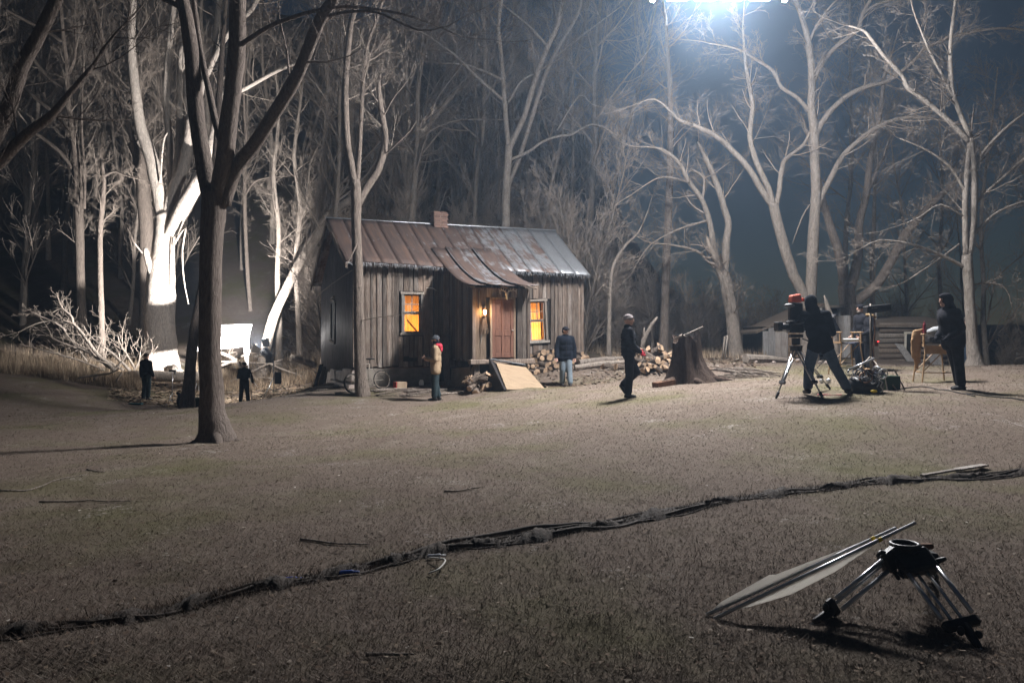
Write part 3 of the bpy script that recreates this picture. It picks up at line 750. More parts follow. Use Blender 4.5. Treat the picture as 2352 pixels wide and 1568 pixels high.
# leave openings: built from four pieces around each window instead of one sheet
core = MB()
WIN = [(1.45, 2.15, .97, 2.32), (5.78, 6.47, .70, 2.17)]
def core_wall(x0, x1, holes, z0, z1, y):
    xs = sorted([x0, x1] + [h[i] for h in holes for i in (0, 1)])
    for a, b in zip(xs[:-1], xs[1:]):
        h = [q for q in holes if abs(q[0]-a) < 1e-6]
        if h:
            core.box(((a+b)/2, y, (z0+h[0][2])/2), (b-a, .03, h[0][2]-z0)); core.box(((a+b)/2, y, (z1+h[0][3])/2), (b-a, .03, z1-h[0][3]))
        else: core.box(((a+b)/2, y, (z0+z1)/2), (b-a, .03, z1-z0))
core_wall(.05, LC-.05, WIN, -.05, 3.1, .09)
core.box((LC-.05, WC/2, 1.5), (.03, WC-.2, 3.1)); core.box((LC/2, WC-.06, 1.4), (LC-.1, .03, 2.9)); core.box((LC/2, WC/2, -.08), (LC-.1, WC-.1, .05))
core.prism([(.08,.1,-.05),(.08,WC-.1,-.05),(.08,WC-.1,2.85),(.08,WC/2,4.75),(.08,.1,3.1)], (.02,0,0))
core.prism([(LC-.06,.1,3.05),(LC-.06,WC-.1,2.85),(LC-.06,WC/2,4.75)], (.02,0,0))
core.build('dark_backing', M['void_shade'], cab)
# front wall: each board its own piece
wall = bpy.data.objects.new('front_wall', None); C.objects.link(wall); wall.parent = cab
x = 0.0; nb = 0
while x < LC-.05:
    w = min(rc.choice([.15,.17,.19,.22,.14]), LC-x); gap = rc.uniform(.006, .03); y = rc.uniform(-.022, .018)
    lo = -.02+rc.uniform(-.05, .03); hi = eave_z(x)-.05
    if 2.45 < x < 3.0: lo += rc.uniform(0, .15)
    cuts = [(lo, hi)]
    for h in WIN:
        if x+w > h[0]-.02 and x < h[1]+.02: cuts = [(lo, h[2]-.03), (h[3]+.03, hi)]
    if 1.5 < x < 2.0: cuts = [(lo, .16+rc.uniform(-.03,.03)), (.27+rc.uniform(-.02,.04), cuts[0][1]), cuts[1]] if len(cuts) > 1 else cuts
    for a, b in cuts:
        t1, t2 = rc.uniform(-.012, .012), rc.uniform(-.012, .012); e = rc.uniform(-.02, .02)
        mb = MB(); x0, x1 = x, x+w-gap
        mb.hexa([(x0+t1,y-.025,a),(x1+t1,y-.025,a+e),(x1+t1,y+.0,a+e),(x0+t1,y+.0,a)], [(x0+t2,y-.025,b),(x1+t2,y-.025,b),(x1+t2,y,b),(x0+t2,y,b)])
        mb.build('board', M['siding'], wall)
    if rc.random() < .55 and not any(x+w > h[0]-.1 and x+w < h[1]+.1 for h in WIN):
        mb = MB(); bw = rc.uniform(.04, .06); mb.box((x+w-gap/2, -.036, (lo+hi)/2+rc.uniform(0,.1)), (bw, .02, (hi-lo)*rc.uniform(.75, .98)), Euler((0, rc.uniform(-.006,.006), 0))); mb.build('batten', M['siding'], wall)
    x += w
# right end wall boards
rwall = bpy.data.objects.new('right_wall', None); C.objects.link(rwall); rwall.parent = cab
y = 0.0
while y < WC-.05:
    w = .2; top = (eave_z(LC) + (4.85-eave_z(LC))*min(1, y/(WC/2))) if y < WC/2 else (4.85-(4.85-2.9)*(y-WC/2)/(WC/2))
    mb = MB(); mb.box((LC, y+w/2, top/2-.05), (.025, w-.01, top-.1)); mb.build('board', M['siding'], rwall); y += w
# left gable: corrugated tin sheets
lw = bpy.data.objects.new('left_gable', None); C.objects.link(lw); lw.parent = cab
def gtop(y): return (3.05+(4.84-3.05)*y/(WC/2)) if y < WC/2 else (4.84-(4.84-2.85)*(y-WC/2)/(WC/2))
ys = 0.0
while ys < WC-.02:
    ye = min(WC, ys+.62); mb = MB(); k = 24; off = rc.uniform(-.008, .008)
    for rows in [0]:
        base = len(mb.v)
        for j in range(k+1):
            yy = ys+(ye+.02-ys)*j/k; xx = -.02+off+.018*math.sin(2*math.pi*(yy)/.124); zb = -.05-.30*(yy/WC)+rc.uniform(-.005,.005); zt = gtop(min(yy, WC))-.03
            for zz in (zb, zb*.5+zt*.5, zt): mb.v.append((xx, yy, zz)); 
        for j in range(k):
            for q in (0, 1):
                a = base+j*3+q; mb.face((a, a+1, a+4, a+3))
    o = mb.build('sheet', M['gable_tin'], lw, smooth=True); sm = o.modifiers.new('s', 'SOLIDIFY'); sm.thickness = .003
    ys = ye
# gable window with torn white casing; near-black panel paints the hole's shade
gw = bpy.data.objects.new('gable_window', None); C.objects.link(gw); gw.parent = cab
mb = MB(); mb.box((-.05, 3.35, 1.42), (.03, .62, 1.3)); mb.build('hole_shade', M['void_shade'], gw)
for c, s, rx in (((-.08,3.35,2.14),(.05,.8,.10),.12), ((-.08,3.45,.74),(.06,.86,.07),.1), ((-.08,3.72,1.45),(.05,.07,1.2),0), ((-.08,3.0,1.0),(.05,.07,.6),.08), ((-.09,3.4,2.24),(.07,.6,.05),-.15)):
    mb = MB(); mb.box(c, s, Euler((rx,0,0))); mb.build('casing', M['trim'], gw)
# corner posts
for cx_, h_ in ((-.01, 3.05), (LC+.01, 2.95)):
    mb = MB(); mb.box((cx_, -.03, h_/2-.02), (.10, .07, h_)); mb.build('corner_post', M['siding'], cab)
# roof: front slope in standing seam sheets
roof = bpy.data.objects.new('roof', None); C.objects.link(roof); roof.parent = cab
NPAN = 15
def rp(u, v, dz=0):
    """front slope: u along the ridge 0..1, v from ridge 0 to eave 1"""
    top = Vector((-.35+u*8.63, WC/2, 4.94)); bot = Vector((-.35+u*8.27, -.4, 3.18-.18*u))
    p = top.lerp(bot, v); p.z += dz - .05*math.sin(math.pi*v)*.6 + .02*math.sin(u*9); return p
rust_amt = [.80,.82,.80,.78,.78,.74,.70,.66,.62,.58,.54,.50,.46,.14,.10]
for i in range(NPAN):
    u0, u1 = i/NPAN, (i+1)/NPAN; mb = MB(); nv = 8; dz = .004*(i % 2)
    for j in range(nv+1):
        v = j/nv*(1+rc.uniform(-.004,.004) if j == nv else 1)
        for u in (u0, u0+(u1-u0)*.25, u0+(u1-u0)*.5, u0+(u1-u0)*.75, u1): mb.v.append(tuple(rp(u, v, dz+rc.uniform(-.006, .006)*(0 < j < nv))))
    for j in range(nv):
        for k in range(4): a = j*5+k; mb.face((a, a+5, a+6, a+1))
    o = mb.build('roof_sheet', M['roof_tin'], roof, smooth=True); sm = o.modifiers.new('s', 'SOLIDIFY'); sm.thickness = .006; sm.offset = -1
    o.color = (rust_amt[i], 0, 0, 1)
    mb = MB(); mb.tube([tuple(rp(u0 if i else .004, v, .014)) for v in np.linspace(0, 1, 9)], .011, 6); s_ = mb.build('seam', M['roof_tin'], roof, smooth=True); s_.color = (rust_amt[i]+.0, 0, 0, 1)
mb = MB(); mb.hexa([(-.35,WC/2+.02,4.90),(8.28,WC/2+.02,4.90),(8.1,WC+.5,2.84),(-.35,WC+.5,2.84)], [(-.35,WC/2+.02,4.93),(8.28,WC/2+.02,4.93),(8.1,WC+.5,2.87),(-.35,WC+.5,2.87)]); o = mb.build('back_slope', M['roof_tin'], roof); o.color = (.5,0,0,1)
mb = MB(); mb.tube([(-.36,WC/2,4.955),(2,WC/2,4.945),(5,WC/2,4.95),(8.29,WC/2,4.95)], .035, 8); o = mb.build('ridge_cap', M['roof_tin'], roof, smooth=True); o.color = (.2,0,0,1)
# rake boards and eave board
mb = MB(); mb.hexa([(-.36,WC/2,4.74),(-.30,WC/2,4.74),(-.30,-.4,2.99),(-.36,-.4,2.99)][::-1], [(-.36,WC/2,4.92),(-.30,WC/2,4.92),(-.30,-.4,3.15),(-.36,-.4,3.15)][::-1]); mb.build('rake_board', M['siding'], roof)
mb = MB(); mb.hexa([(-.36,WC/2,4.74),(-.30,WC/2,4.74),(-.30,WC+.5,2.68),(-.36,WC+.5,2.68)], [(-.36,WC/2,4.91),(-.30,WC/2,4.91),(-.30,WC+.5,2.85),(-.36,WC+.5,2.85)]); mb.build('rake_board', M['siding'], roof)
for i in range(13):
    xx = -.1+i*.65; mb = MB(); mb.hexa([(xx-.025,-.36,eave_z(xx)-.13),(xx+.025,-.36,eave_z(xx)-.13),(xx+.025,.1,eave_z(xx)+.08),(xx-.025,.1,eave_z(xx)+.08)], [(xx-.025,-.36,eave_z(xx)-.03),(xx+.025,-.36,eave_z(xx)-.03),(xx+.025,.1,eave_z(xx)+.18),(xx-.025,.1,eave_z(xx)+.18)]); mb.build('rafter', M['siding'], roof)
# ragged wet fringe hanging from the eave
mb = MB()
for i in range(520):
    u = rc.random(); 
    if .40 < u < .585: continue
    p = rp(u, 1.0, -.015); L = rc.uniform(.03, .15)*(1.3 if rc.random() < .15 else 1); a = Vector((rc.uniform(-.05,.05), rc.uniform(-.04,.04), -L))
    mb.tube([tuple(p), tuple(p+a*.5+Vector((rc.uniform(-.02,.02),0,0))), tuple(p+a)], [.008, .006, .002], 3, cap=False)
tag(mb.build('eave_fringe', M['fringe'], roof), kind='stuff')
# chimney: stacked bricks
chim = bpy.data.objects.new('chimney', None); C.objects.link(chim); chim.parent = roof
mb = MB(); mb.box((3.64, 3.1, 5.02), (.44, .44, .62)); mb.build('chimney_core', M['mortar'], chim)
for row in range(8):
    z = 4.80+row*.072; 
    for side in range(4):
        for k in range(2):
            off = (-.118+.236*k) + (.0 if row % 2 else .059)
            dx, dy = ((off, -.225), (.225, off), (-off, .225), (-.225, -off))[side]
            sz = (.21, .05, .06) if side % 2 == 0 else (.05, .21, .06)
            m2 = MB(); m2.box((3.64+dx, 3.1+dy, z+.03), sz, Euler((0,0,rc.uniform(-.03,.03)))); m2.build('brick', M['brick'], chim)
# concrete front footing, near-black sheet painting the crawl space shade, corner stones
mb = MB(); mb.hexa([(.25,.02,-.98),(2.45,.02,-.9),(2.45,.3,-.9),(.25,.3,-.98)], [(.25,.02,-.06),(2.45,.02,-.06),(2.45,.3,-.06),(.25,.3,-.06)]); mb.build('footing', M['concrete'], cab, bevel=.02)
mb = MB(); mb.box((4.0,.35,-.5), (7.4,.04,.95)); mb.build('crawl_shade', M['void_shade'], cab)
for (y0, y1, z0, z1, x_) in ((.05,1.35,-.5,-.08,-.04),(1.4,2.5,-.55,-.2,-.02),(.1,.95,-1.0,-.53,-.10),(1.0,2.3,-1.05,-.58,-.06),(2.4,3.6,-1.1,-.6,-.02),(3.7,4.9,-1.1,-.35,.0),(5.0,6.1,-1.1,-.38,.0),(2.6,3.9,-.57,-.24,0)):
    mb = MB(); q = lambda s=.03: rc.uniform(-s, s)
    mb.hexa([(x_-.1+q(),y0+q(),z0+q()),(x_+.35,y0+q(),z0),(x_+.35,y1+q(),z0),(x_-.1+q(),y1+q(),z0+q())], [(x_-.08+q(),y0+q(.05),z1+q()),(x_+.35,y0,z1+q()),(x_+.35,y1,z1+q()),(x_-.08+q(),y1+q(.05),z1+q())]); mb.build('foundation_stone', M['stone'], cab, bevel=.04)
for (x0, x1, z0, z1) in ((5.0,5.9,-.6,-.05),(6.0,6.9,-.6,-.05),(7.0,7.8,-.5,-.05)):
    mb = MB(); mb.box(((x0+x1)/2, .15, (z0+z1)/2), (x1-x0-.03, .3, z1-z0)); mb.build('foundation_stone', M['stone'], cab, bevel=.04)

# windows
def window(x0, x1, z0, z1, tilt, y0, panes_top, curtain_only_part):
    w = bpy.data.objects.new('window', None); C.objects.link(w); w.parent = cab
    cx_, cz_ = (x0+x1)/2, (z0+z1)/2; w.location = (cx_, y0, cz_); w.rotation_euler = (0, tilt, 0)
    hw, hh = (x1-x0)/2, (z1-z0)/2; fr = .075
    for c, s in (((0,-.05,hh-fr/2),(2*hw+.06,.07,fr)), ((0,-.055,-hh+fr/2),(2*hw+.10,.09,fr*1.1)), ((-hw+fr/2,-.048,0),(fr,.06,2*hh-2*fr-.004)), ((hw-fr/2,-.048,0),(fr,.06,2*hh-2*fr-.004))):
        mb = MB(); mb.box(c, s); mb.build('casing', M['trim'], w, bevel=.006)
    iw, ih = hw-fr, hh-fr
    for nm, za, zb, yy in (('upper_sash', .02, ih, .0), ('lower_sash', -ih, .02, .03)):
        sa = bpy.data.objects.new(nm, None); C.objects.link(sa); sa.parent = w
        mb = MB(); st = .045
        mb.box((0, yy, zb-st/2), (2*iw, .03, st)); mb.box((0, yy, za+st/2), (2*iw, .03, st)); mb.box((-iw+st/2, yy, (za+zb)/2), (st, .03, zb-za-2*st-.002)); mb.box((iw-st/2, yy, (za+zb)/2), (st, .03, zb-za-2*st-.002))
        if nm == 'upper_sash' or panes_top > 1:
            mb.box((0, yy, (za+zb)/2), (.028, .022, zb-za-2*st)); 
            if nm == 'upper_sash': mb.box((0, yy, (za+zb)/2-.02), (2*iw-2*st, .018, .026))
        mb.build('sash_frame', M['trim'], sa)
        mb = MB(); mb.box((0, yy+.012, (za+zb)/2), (2*iw-2*st, .004, zb-za-2*st)); mb.build('pane', M['pane'], sa)
    # reveal and cloth inside
    mb = MB()
    for sx in (-1, 1): mb.box((sx*(iw+.012), .13, 0), (.02, .22, 2*ih))
    mb.box((0, .13, ih+.012), (2*iw, .22, .02)); mb.box((0, .13, -ih-.012), (2*iw, .22, .02)); mb.build('reveal', M['siding_warm'], w)
    mb = MB(); k = 26; n0 = 0
    for j in range(k+1):
        xx = -iw-.02+(2*iw+.04)*j/k*curtain_only_part; yy = .2+.018*math.sin(j*1.3)+.01*math.sin(j*2.9)
        mb.v += [(xx, yy, -ih-.02), (xx, yy+.01, ih+.02)]
    for j in range(k): mb.face((2*j, 2*j+2, 2*j+3, 2*j+1))
    mb.build('curtain', M['curtain'], w, smooth=True)
    return w
w1 = window(*WIN[0], 0.0, 0, 1, 1.0)
w2 = window(*WIN[1], R(-3.0), 0, 1, .86)
mb = MB(); mb.box((.05, .17, -.38), (.5, .02, .05), Euler((0, .85, 0))); mb.build('leaning_slat', M['siding_warm'], w1)

# entry: a small projecting porch room with the door
ve = bpy.data.objects.new('entry', None); C.objects.link(ve); ve.parent = cab
VX0, VX1, VY, VZ0 = 3.03, 4.78, -2.3, .26
def ez(y): return 2.42+(-(VY)+y)*.30  # height of the porch lean roof over the entry
DX0, DX1, DZ1 = 3.60, 4.29, 2.03
mb = MB(); 
mb.box((VX0+.06, (VY)/2, 1.3), (.03, -VY-.1, 2.0)); mb.box((VX1-.06, VY/2, 1.3), (.03, -VY-.1, 2.0)); mb.box(((VX0+VX1)/2, VY+.08, 1.3), (VX1-VX0-.12, .03, 2.0)); mb.build('dark_backing', M['void_shade'], ve)  # near-black backing, shade between the entry boards put into its colour
x = VX0
while x < VX1-.02:
    w = min(rc.choice([.14,.17,.2]), VX1-x)
    for (a, b) in ([(VZ0, 2.36)] if x+w < DX0-.02 or x > DX1+.02 else [(DZ1+.06, 2.36)]):
        x0, x1 = x, x+w-.008
        if a == VZ0 and x0 < DX0-.05 < x1: x1 = DX0-.05
        if a == VZ0 and x0 < DX1+.05 < x1: x0 = DX1+.05
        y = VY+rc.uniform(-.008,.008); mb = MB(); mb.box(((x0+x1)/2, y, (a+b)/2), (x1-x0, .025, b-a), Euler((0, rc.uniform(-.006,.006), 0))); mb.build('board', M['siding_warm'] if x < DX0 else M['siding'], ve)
    x += w
y = VY+.02
while y < -.06:
    w = min(rc.choice([.13,.16,.19]), -y-.02); lo = VZ0-.02+rc.uniform(-.05,.02)
    mb = MB(); mb.box((VX0+rc.uniform(-.01,.01), y+w/2, (lo+ez(y)-.05)/2), (.025, w-.01, ez(y)-.05-lo), Euler((rc.uniform(-.008,.008),0,0))); mb.build('board', M['siding'], ve)
    mb = MB(); mb.box((VX1, y+w/2, (lo+ez(y)-.05)/2), (.025, w-.01, ez(y)-.05-lo)); mb.build('board', M['siding'], ve)
    y += w
for c, s in (((VX0,VY-.02,1.3),(.09,.06,2.08)), ((VX1,VY-.02,1.3),(.09,.06,2.08))):
    mb = MB(); mb.box(c, s); mb.build('corner_post', M['siding'], ve)
mb = MB(); mb.box(((VX0+VX1)/2, VY-.06, VZ0-.08), (VX1-VX0+.3, .22, .14)); mb.build('sill_beam', M['siding'], ve, bevel=.015)
mb = MB(); mb.box(((VX0+VX1)/2, VY/2-.1, VZ0-.05), (VX1-VX0-.05, -VY-.25, .06)); mb.build('floor', M['siding'], ve)
for xx in (VX0+.1, (VX0+VX1)/2, VX1-.1):
    mb = MB(); mb.box((xx, VY+.05, VZ0-.5), (.16, .16, .72)); mb.build('post', M['siding'], ve)
mb = MB(); mb.box(((VX0+VX1)/2, VY+.25, VZ0-.5), (VX1-VX0, .04, .75)); mb.build('under_floor_shade', M['void_shade'], ve)  # near-black sheet stands in for the shade below the entry
# door
door = bpy.data.objects.new('door', None); C.objects.link(door); door.parent = ve
mb = MB(); cxd = (DX0+DX1)/2; mb.box((cxd, VY-.012, (VZ0+.03+DZ1)/2), (DX1-DX0, .03, DZ1-VZ0-.03)); mb.build('slab', M['door_paint'], door)
st = .10; zz = [VZ0+.05, VZ0+.16, VZ0+.70, VZ0+.86, DZ1-.12, DZ1]
for xx in (DX0+st/2, cxd, DX1-st/2): mb = MB(); mb.box((xx, VY-.036, (VZ0+.04+DZ1)/2), (st if xx != cxd else .09, .022, DZ1-VZ0-.05)); mb.build('stile', M['door_paint'], door, bevel=.006)
for z0, z1 in ((VZ0+.04, VZ0+.17), (VZ0+.68, VZ0+.86), (DZ1-.11, DZ1-.003)):
    for a, b in ((DX0+st+.002, cxd-.047), (cxd+.047, DX1-st-.002)): mb = MB(); mb.box(((a+b)/2, VY-.036, (z0+z1)/2), (b-a, .021, z1-z0)); mb.build('rail', M['door_paint'], door, bevel=.006)
for a, b in ((DX0+st+.02, cxd-.065), (cxd+.065, DX1-st-.02)):
    for z0, z1 in ((VZ0+.19, VZ0+.66), (VZ0+.88, DZ1-.13)): mb = MB(); mb.box(((a+b)/2, VY-.028, (z0+z1)/2), (b-a, .012, z1-z0)); mb.build('panel', M['door_paint'], door, bevel=.008)
mb = MB(); mb.ell((DX1-.05, VY-.075, VZ0+.85), (.028,.028,.028)); mb.bar((DX1-.05,VY-.03,VZ0+.85),(DX1-.05,VY-.07,VZ0+.85),.012); mb.build('knob', M['trim'], door, smooth=True)
for c, s in (((DX0-.03,VY-.03,(VZ0+DZ1)/2),(.055,.05,DZ1-VZ0)), ((DX1+.03,VY-.03,(VZ0+DZ1)/2),(.055,.05,DZ1-VZ0)), ((cxd,VY-.03,DZ1+.032),(DX1-DX0+.115,.05,.055))):
    mb = MB(); mb.box(c, s); mb.build('door_frame', M['siding_warm'], ve)
# porch roof: four curled sheets
pr = bpy.data.objects.new('porch_roof', None); C.objects.link(pr); pr.parent = cab
def pp(x, v, dz=0):
    y = .95-v*3.75; 
    z = 3.86 - 1.44*(1-max(0.0, 1-v)**1.55) - .3*max(0.0, v-1)
    return Vector((x + .06*v, y, z+dz))
xs = [2.72, 3.2, 3.66, 4.14, 4.78]
for i in range(4):
    mb = MB(); nv = 10; off = (0, .02, .0, .025)[i]; ext = (.0, .02, -.01, .03)[i]
    for j in range(nv+1):
        v = j/nv*(1+ext)
        for u in (0, .33, .66, 1): mb.v.append(tuple(pp(xs[i]+(xs[i+1]+.03-xs[i])*u, v, off+.03*(1 if u in (0,1) else 0)*(i % 2)+rc.uniform(-.004,.004))))
    for j in range(nv):
        for k in range(3): a = j*4+k; mb.face((a, a+4, a+5, a+1))
    o = mb.build('roof_sheet', M['roof_tin'], pr, smooth=True); sm = o.modifiers.new('s', 'SOLIDIFY'); sm.thickness = .008; sm.offset = -1; o.color = ((.70,.63,.60,.66)[i], 0, 0, 1)
    if i in (1, 3, 2):
        mb = MB(); mb.tube([tuple(pp(xs[i], v, off+.03)) for v in np.linspace(0, 1, 9)], .018, 6); o = mb.build('seam', M['roof_tin'], pr, smooth=True); o.color = (.45, 0, 0, 1)
mb = MB()
for xx in (2.85, 3.9, 4.85):
    mb.tube([tuple(pp(xx, v, -.07)) for v in np.linspace(.3, .97, 7)], .03, 4)
mb.build('rafters', M['siding'], pr)
# porch lantern (lit) with a dried bundle below it
LX, LY, LZ = 3.345, VY-.10, 1.64
lan = bpy.data.objects.new('wall_lantern', None); C.objects.link(lan); lan.parent = ve
mb = MB(); mb.box((LX, VY-.03, LZ+.05), (.07,.03,.2)); mb.bar((LX,VY-.03,LZ+.14),(LX,LY,LZ+.14),.008); mb.tube([(LX,LY,LZ+.15),(LX,LY,LZ+.11),(LX,LY,LZ+.09)],[.02,.05,.055],8); mb.tube([(LX,LY,LZ-.1),(LX,LY,LZ-.08)],[.05,.05],8)
for k in range(4): a = k*math.pi/2+.78; mb.bar((LX+.05*math.cos(a),LY+.05*math.sin(a),LZ-.09),(LX+.05*math.cos(a),LY+.05*math.sin(a),LZ+.09),.004,5)
mb.build('lantern_cage', M['rust'], lan)
M['warm_glow'] = emit('warm_glow', (1.0, .62, .25), 160)
mb = MB(); mb.ell((LX, LY, LZ), (.035,.035,.06)); mb.build('flame', M['warm_glow'], lan, smooth=True)
mb = MB()
for k in range(46):
    a = Vector((LX+rc.uniform(-.05,.05), VY-.03-rc.uniform(0,.05), LZ-.12)); b = a+Vector((rc.uniform(-.10,.10), rc.uniform(-.03,.0), -rc.uniform(.25,.55))); mb.tube([tuple(a), tuple(a.lerp(b,.5)+Vector((rc.uniform(-.02,.02),0,0))), tuple(b)], [.006,.005,.003], 3, cap=False)
dr = mb.build('dried_bundle', M['siding_warm'])
tag(dr, 'bundle of dried stalks hanging under the porch lantern', 'bundle'); dr.location = CW(0,0)-Vector((0,0,0)); dr.rotation_euler = (0,0,A0)
mb = MB(); mb.bar((3.2,VY-.03,1.75),(3.2,VY-.03,2.28),.014,6); mb.build('pipe', M['trim'], ve); mb = MB(); mb.bar((3.24,VY-.03,.72),(3.3,VY-.03,1.18),.014,6); mb.build('pipe', M['trim'], ve)
# skull with antlers over the door
sk = thing('deer_skull', 'pale deer skull with antlers nailed above the cabin door', 'skull', CW(4.02, VY-.10, 2.17), A0)
mb = MB(); mb.ell((0,-.05,.02),(.055,.06,.06)); mb.capsule((0,-.07,0),(0,-.10,-.15),.04,.02); link_mesh('skull', remesh(mb, .012, 2), M['bone'], sk)
for s in (-1, 1):
    mb = MB(); mb.tube([(s*.03,-.05,.06),(s*.10,-.06,.11),(s*.19,-.10,.13),(s*.26,-.16,.09),(s*.27,-.2,.0)], [.014,.014,.013,.011,.004], 6, cap=False)
    for (a, b) in (((s*.10,-.06,.11),(s*.11,-.08,.19)), ((s*.19,-.10,.13),(s*.21,-.12,.21)), ((s*.25,-.15,.1),(s*.30,-.15,.16)), ((s*.06,-.06,.09),(s*.04,-.10,.15))): mb.tube([a, b], [.011, .003], 5, cap=False)
    mb.build('antler', M['bone'], sk, smooth=True)
# horn on the wall
mb = MB(); mb.tube([(-.18,0,.02),(-.08,0,.04),(.05,0,.03),(.16,0,-.04)], [.006,.014,.016,.01], 6); hn = mb.build('wall_horn', M['bone'], smooth=True); hn.location = CW(2.42,-.06,2.42); hn.rotation_euler = (0,0,A0); tag(hn, 'pale curved horn nailed to the cabin wall right of the left window', 'horn')
# utility box / insulator on the gable corner with a wire
mb = MB(); mb.ell((0,0,0),(.05,.05,.06)); mb.bar((0,0,-.1),(0,0,.02),.015); iso = mb.build('wire_insulator', M['bone'], smooth=True); iso.location = CW(-.1,-.42,3.3); tag(iso, 'white round insulator at the left eave corner of the cabin', 'insulator')
mb = MB(); a, b = CW(-.1,-.3,2.95), CW(-.3, 5.4, 2.35); mb.tube([tuple(a.lerp(b,t_)+Vector((-.25*math.sin(t_*3.1),0,-.12*math.sin(t_*3.1)))) for t_ in np.linspace(0,1,7)], .013, 5); wr = mb.build('pole', M['trim']); tag(wr, 'thin pale pole slung across the tin gable of the cabin', 'pole')

# light inside the cabin, behind the curtains
for (xx, yy, zz, pw) in ((1.9, .95, 1.15, 95), (5.95, .85, 1.1, 125)):
    d = bpy.data.lights.new('cabin_lamp', 'POINT'); d.energy = pw; d.color = (1.0, .34, .05); d.shadow_soft_size = .12
    o = bpy.data.objects.new('cabin_lamp', d); C.objects.link(o); o.location = (xx, yy, zz); o.parent = cab
d = bpy.data.lights.new('lantern_light', 'POINT'); d.energy = 10; d.color = (1.0, .5, .18); d.shadow_soft_size = .04
o = bpy.data.objects.new('lantern_light', d); C.objects.link(o); o.location = (LX, LY-.09, LZ-.01); o.parent = lan
# ------------------------------------------------------------------ things round the cabin
rp5 = random.Random(9)
M['plywood'] = surf('plywood', (.235,.168,.105), (.31,.228,.15), 3, (1.2,6,1.2), rough=.7, bump=.08, var=0)
M['old_ply'] = surf('old_ply', (.14,.115,.085), (.26,.22,.165), 2.5, bump=.2, var=.1)
M['log_bark'] = bark('log_bark', (.05,.038,.03), (.17,.135,.11))
M['rubber'] = surf('rubber', (.015,.014,.013), (.04,.036,.033), 10, var=0, bump=.1)
M['old_steel'] = surf('old_steel', (.14,.12,.10), (.30,.26,.22), 14, rough=.55, metal=.4, bump=.2, var=0)
M['steel'] = surf('steel', (.45,.46,.48), (.6,.61,.64), 10, rough=.3, metal=.6, bump=.04, var=0)
M['black_plastic'] = surf('black_plastic', (.010,.010,.012), (.022,.022,.026), 10, rough=.5, bump=.08, var=0)
M['red_card'] = surf('red_card', (.35,.04,.04), (.45,.07,.06), 4, var=0, bump=0)
M['card'] = surf('card', (.40,.30,.20), (.5,.38,.27), 4, var=0, bump=.1)

# plywood sheet leaning on a black frame
pb = thing('plywood_ramp', 'pale new plywood sheet leaning on a black frame below the cabin door', 'plywood', (0,0,0))
def px3(px, py, d): return P(px, py, d)
a, b, c, d_ = P(1140,833,23.05), P(1208,843,23.35), P(1252,893,22.35), P(1164,894,21.95)
n_ = (b-a).cross(d_-a).normalized(); n_ = n_ if n_.y < 0 else -n_
mb = MB(); mb.prism([a, d_, c, b], -n_*.02); mb.build('sheet', M['plywood'], pb)
mb = MB(); q0, q1, q2 = P(1122,823,23.3), P(1133,826,23.25), P(1163,896,21.93)
g0 = P(1128,894,23.2)
mb.prism([q0+Vector((.05,0,0)), a-n_*.03+Vector((0,0,-.01)), d_-n_*.03+Vector((0,0,.01)), P(1126,896,22.9)], (-.03,.02,0)); mb.build('side_panel', M['black_plastic'], pb)
mb = MB(); mb.bar(P(1125,824,23.3), P(1160,897,21.95), .035, 6); mb.bar(P(1125,824,23.3), P(1127,897,23.1), .03, 6); mb.bar(P(1125,824,23.3), P(1206,838,23.5), .03, 6); mb.build('frame', M['black_metal'] if 'black_metal' in M else M['rubber'], pb)

# loose split logs
def split_log(L, r, seed, kind):
    rg = random.Random(seed); mb = MB()
    k = 9 if kind == 0 else 6
    if kind == 0: prof = [(r*math.cos(2*math.pi*i/k)*rg.uniform(.9,1.08), r*math.sin(2*math.pi*i/k)*rg.uniform(.9,1.08)) for i in range(k)]
    else:
        prof = [(0, -r*.55)] + [(r*1.05*math.cos(a_)*rg.uniform(.92,1.05), r*1.05*math.sin(a_)*rg.uniform(.9,1.05)-r*.3) for a_ in np.linspace(.35, 2.8, 5)]
    n0 = len(mb.v); kk = len(prof)
    for xx in (-L/2, 0, L/2):
        for (p_, q_) in prof: mb.v.append((xx+rg.uniform(-.012,.012), p_*rg.uniform(.97,1.03), q_))
    for s in range(2):
        for i in range(kk):
            j = (i+1) % kk; mb.cur = 0 if kind == 0 or (0 < i < kk-1) else 1; mb.face((s*kk+i, s*kk+j, (s+1)*kk+j, (s+1)*kk+i))
    mb.cur = 1; mb.face(list(range(kk-1, -1, -1))); mb.face(list(range(2*kk, 3*kk)))
    me = mb.mesh('log'); me.materials.append(M['log_bark']); me.materials.append(M['split_wood']); me.polygons.foreach_set('material_index', mb.m); return me
LOGS = [split_log(rp5.uniform(.36,.46), rp5.uniform(.075,.11), 300+i, i % 3 and 1) for i in range(10)]
def log(loc, rot, label, group, sc=1):
    o = bpy.data.objects.new('firewood_log', LOGS[rp5.randrange(10)]); C.objects.link(o); o.location = loc; o.rotation_euler = rot; o.scale = (sc,)*3
    tag(o, label, 'log', group); return o
# row stacked against the right half of the cabin front
for row in range(4):
    n_ = 17-row*3
    for i in range(n_):
        xx = 4.95+row*.22+i*.185+rp5.uniform(-.03,.03); w = CW(xx, -.55-rp5.uniform(0,.15)-.1*(3-row), 0); gz = ground_z(w.x, w.y)
        log((w.x, w.y, gz+.08+row*.155+rp5.uniform(-.02,.02)), (rp5.uniform(0,6.28), rp5.uniform(-.15,.15), A0+math.pi/2+rp5.uniform(-.35,.35)), 'split log in the row of firewood under the right cabin window', 'firewood row under the right window')
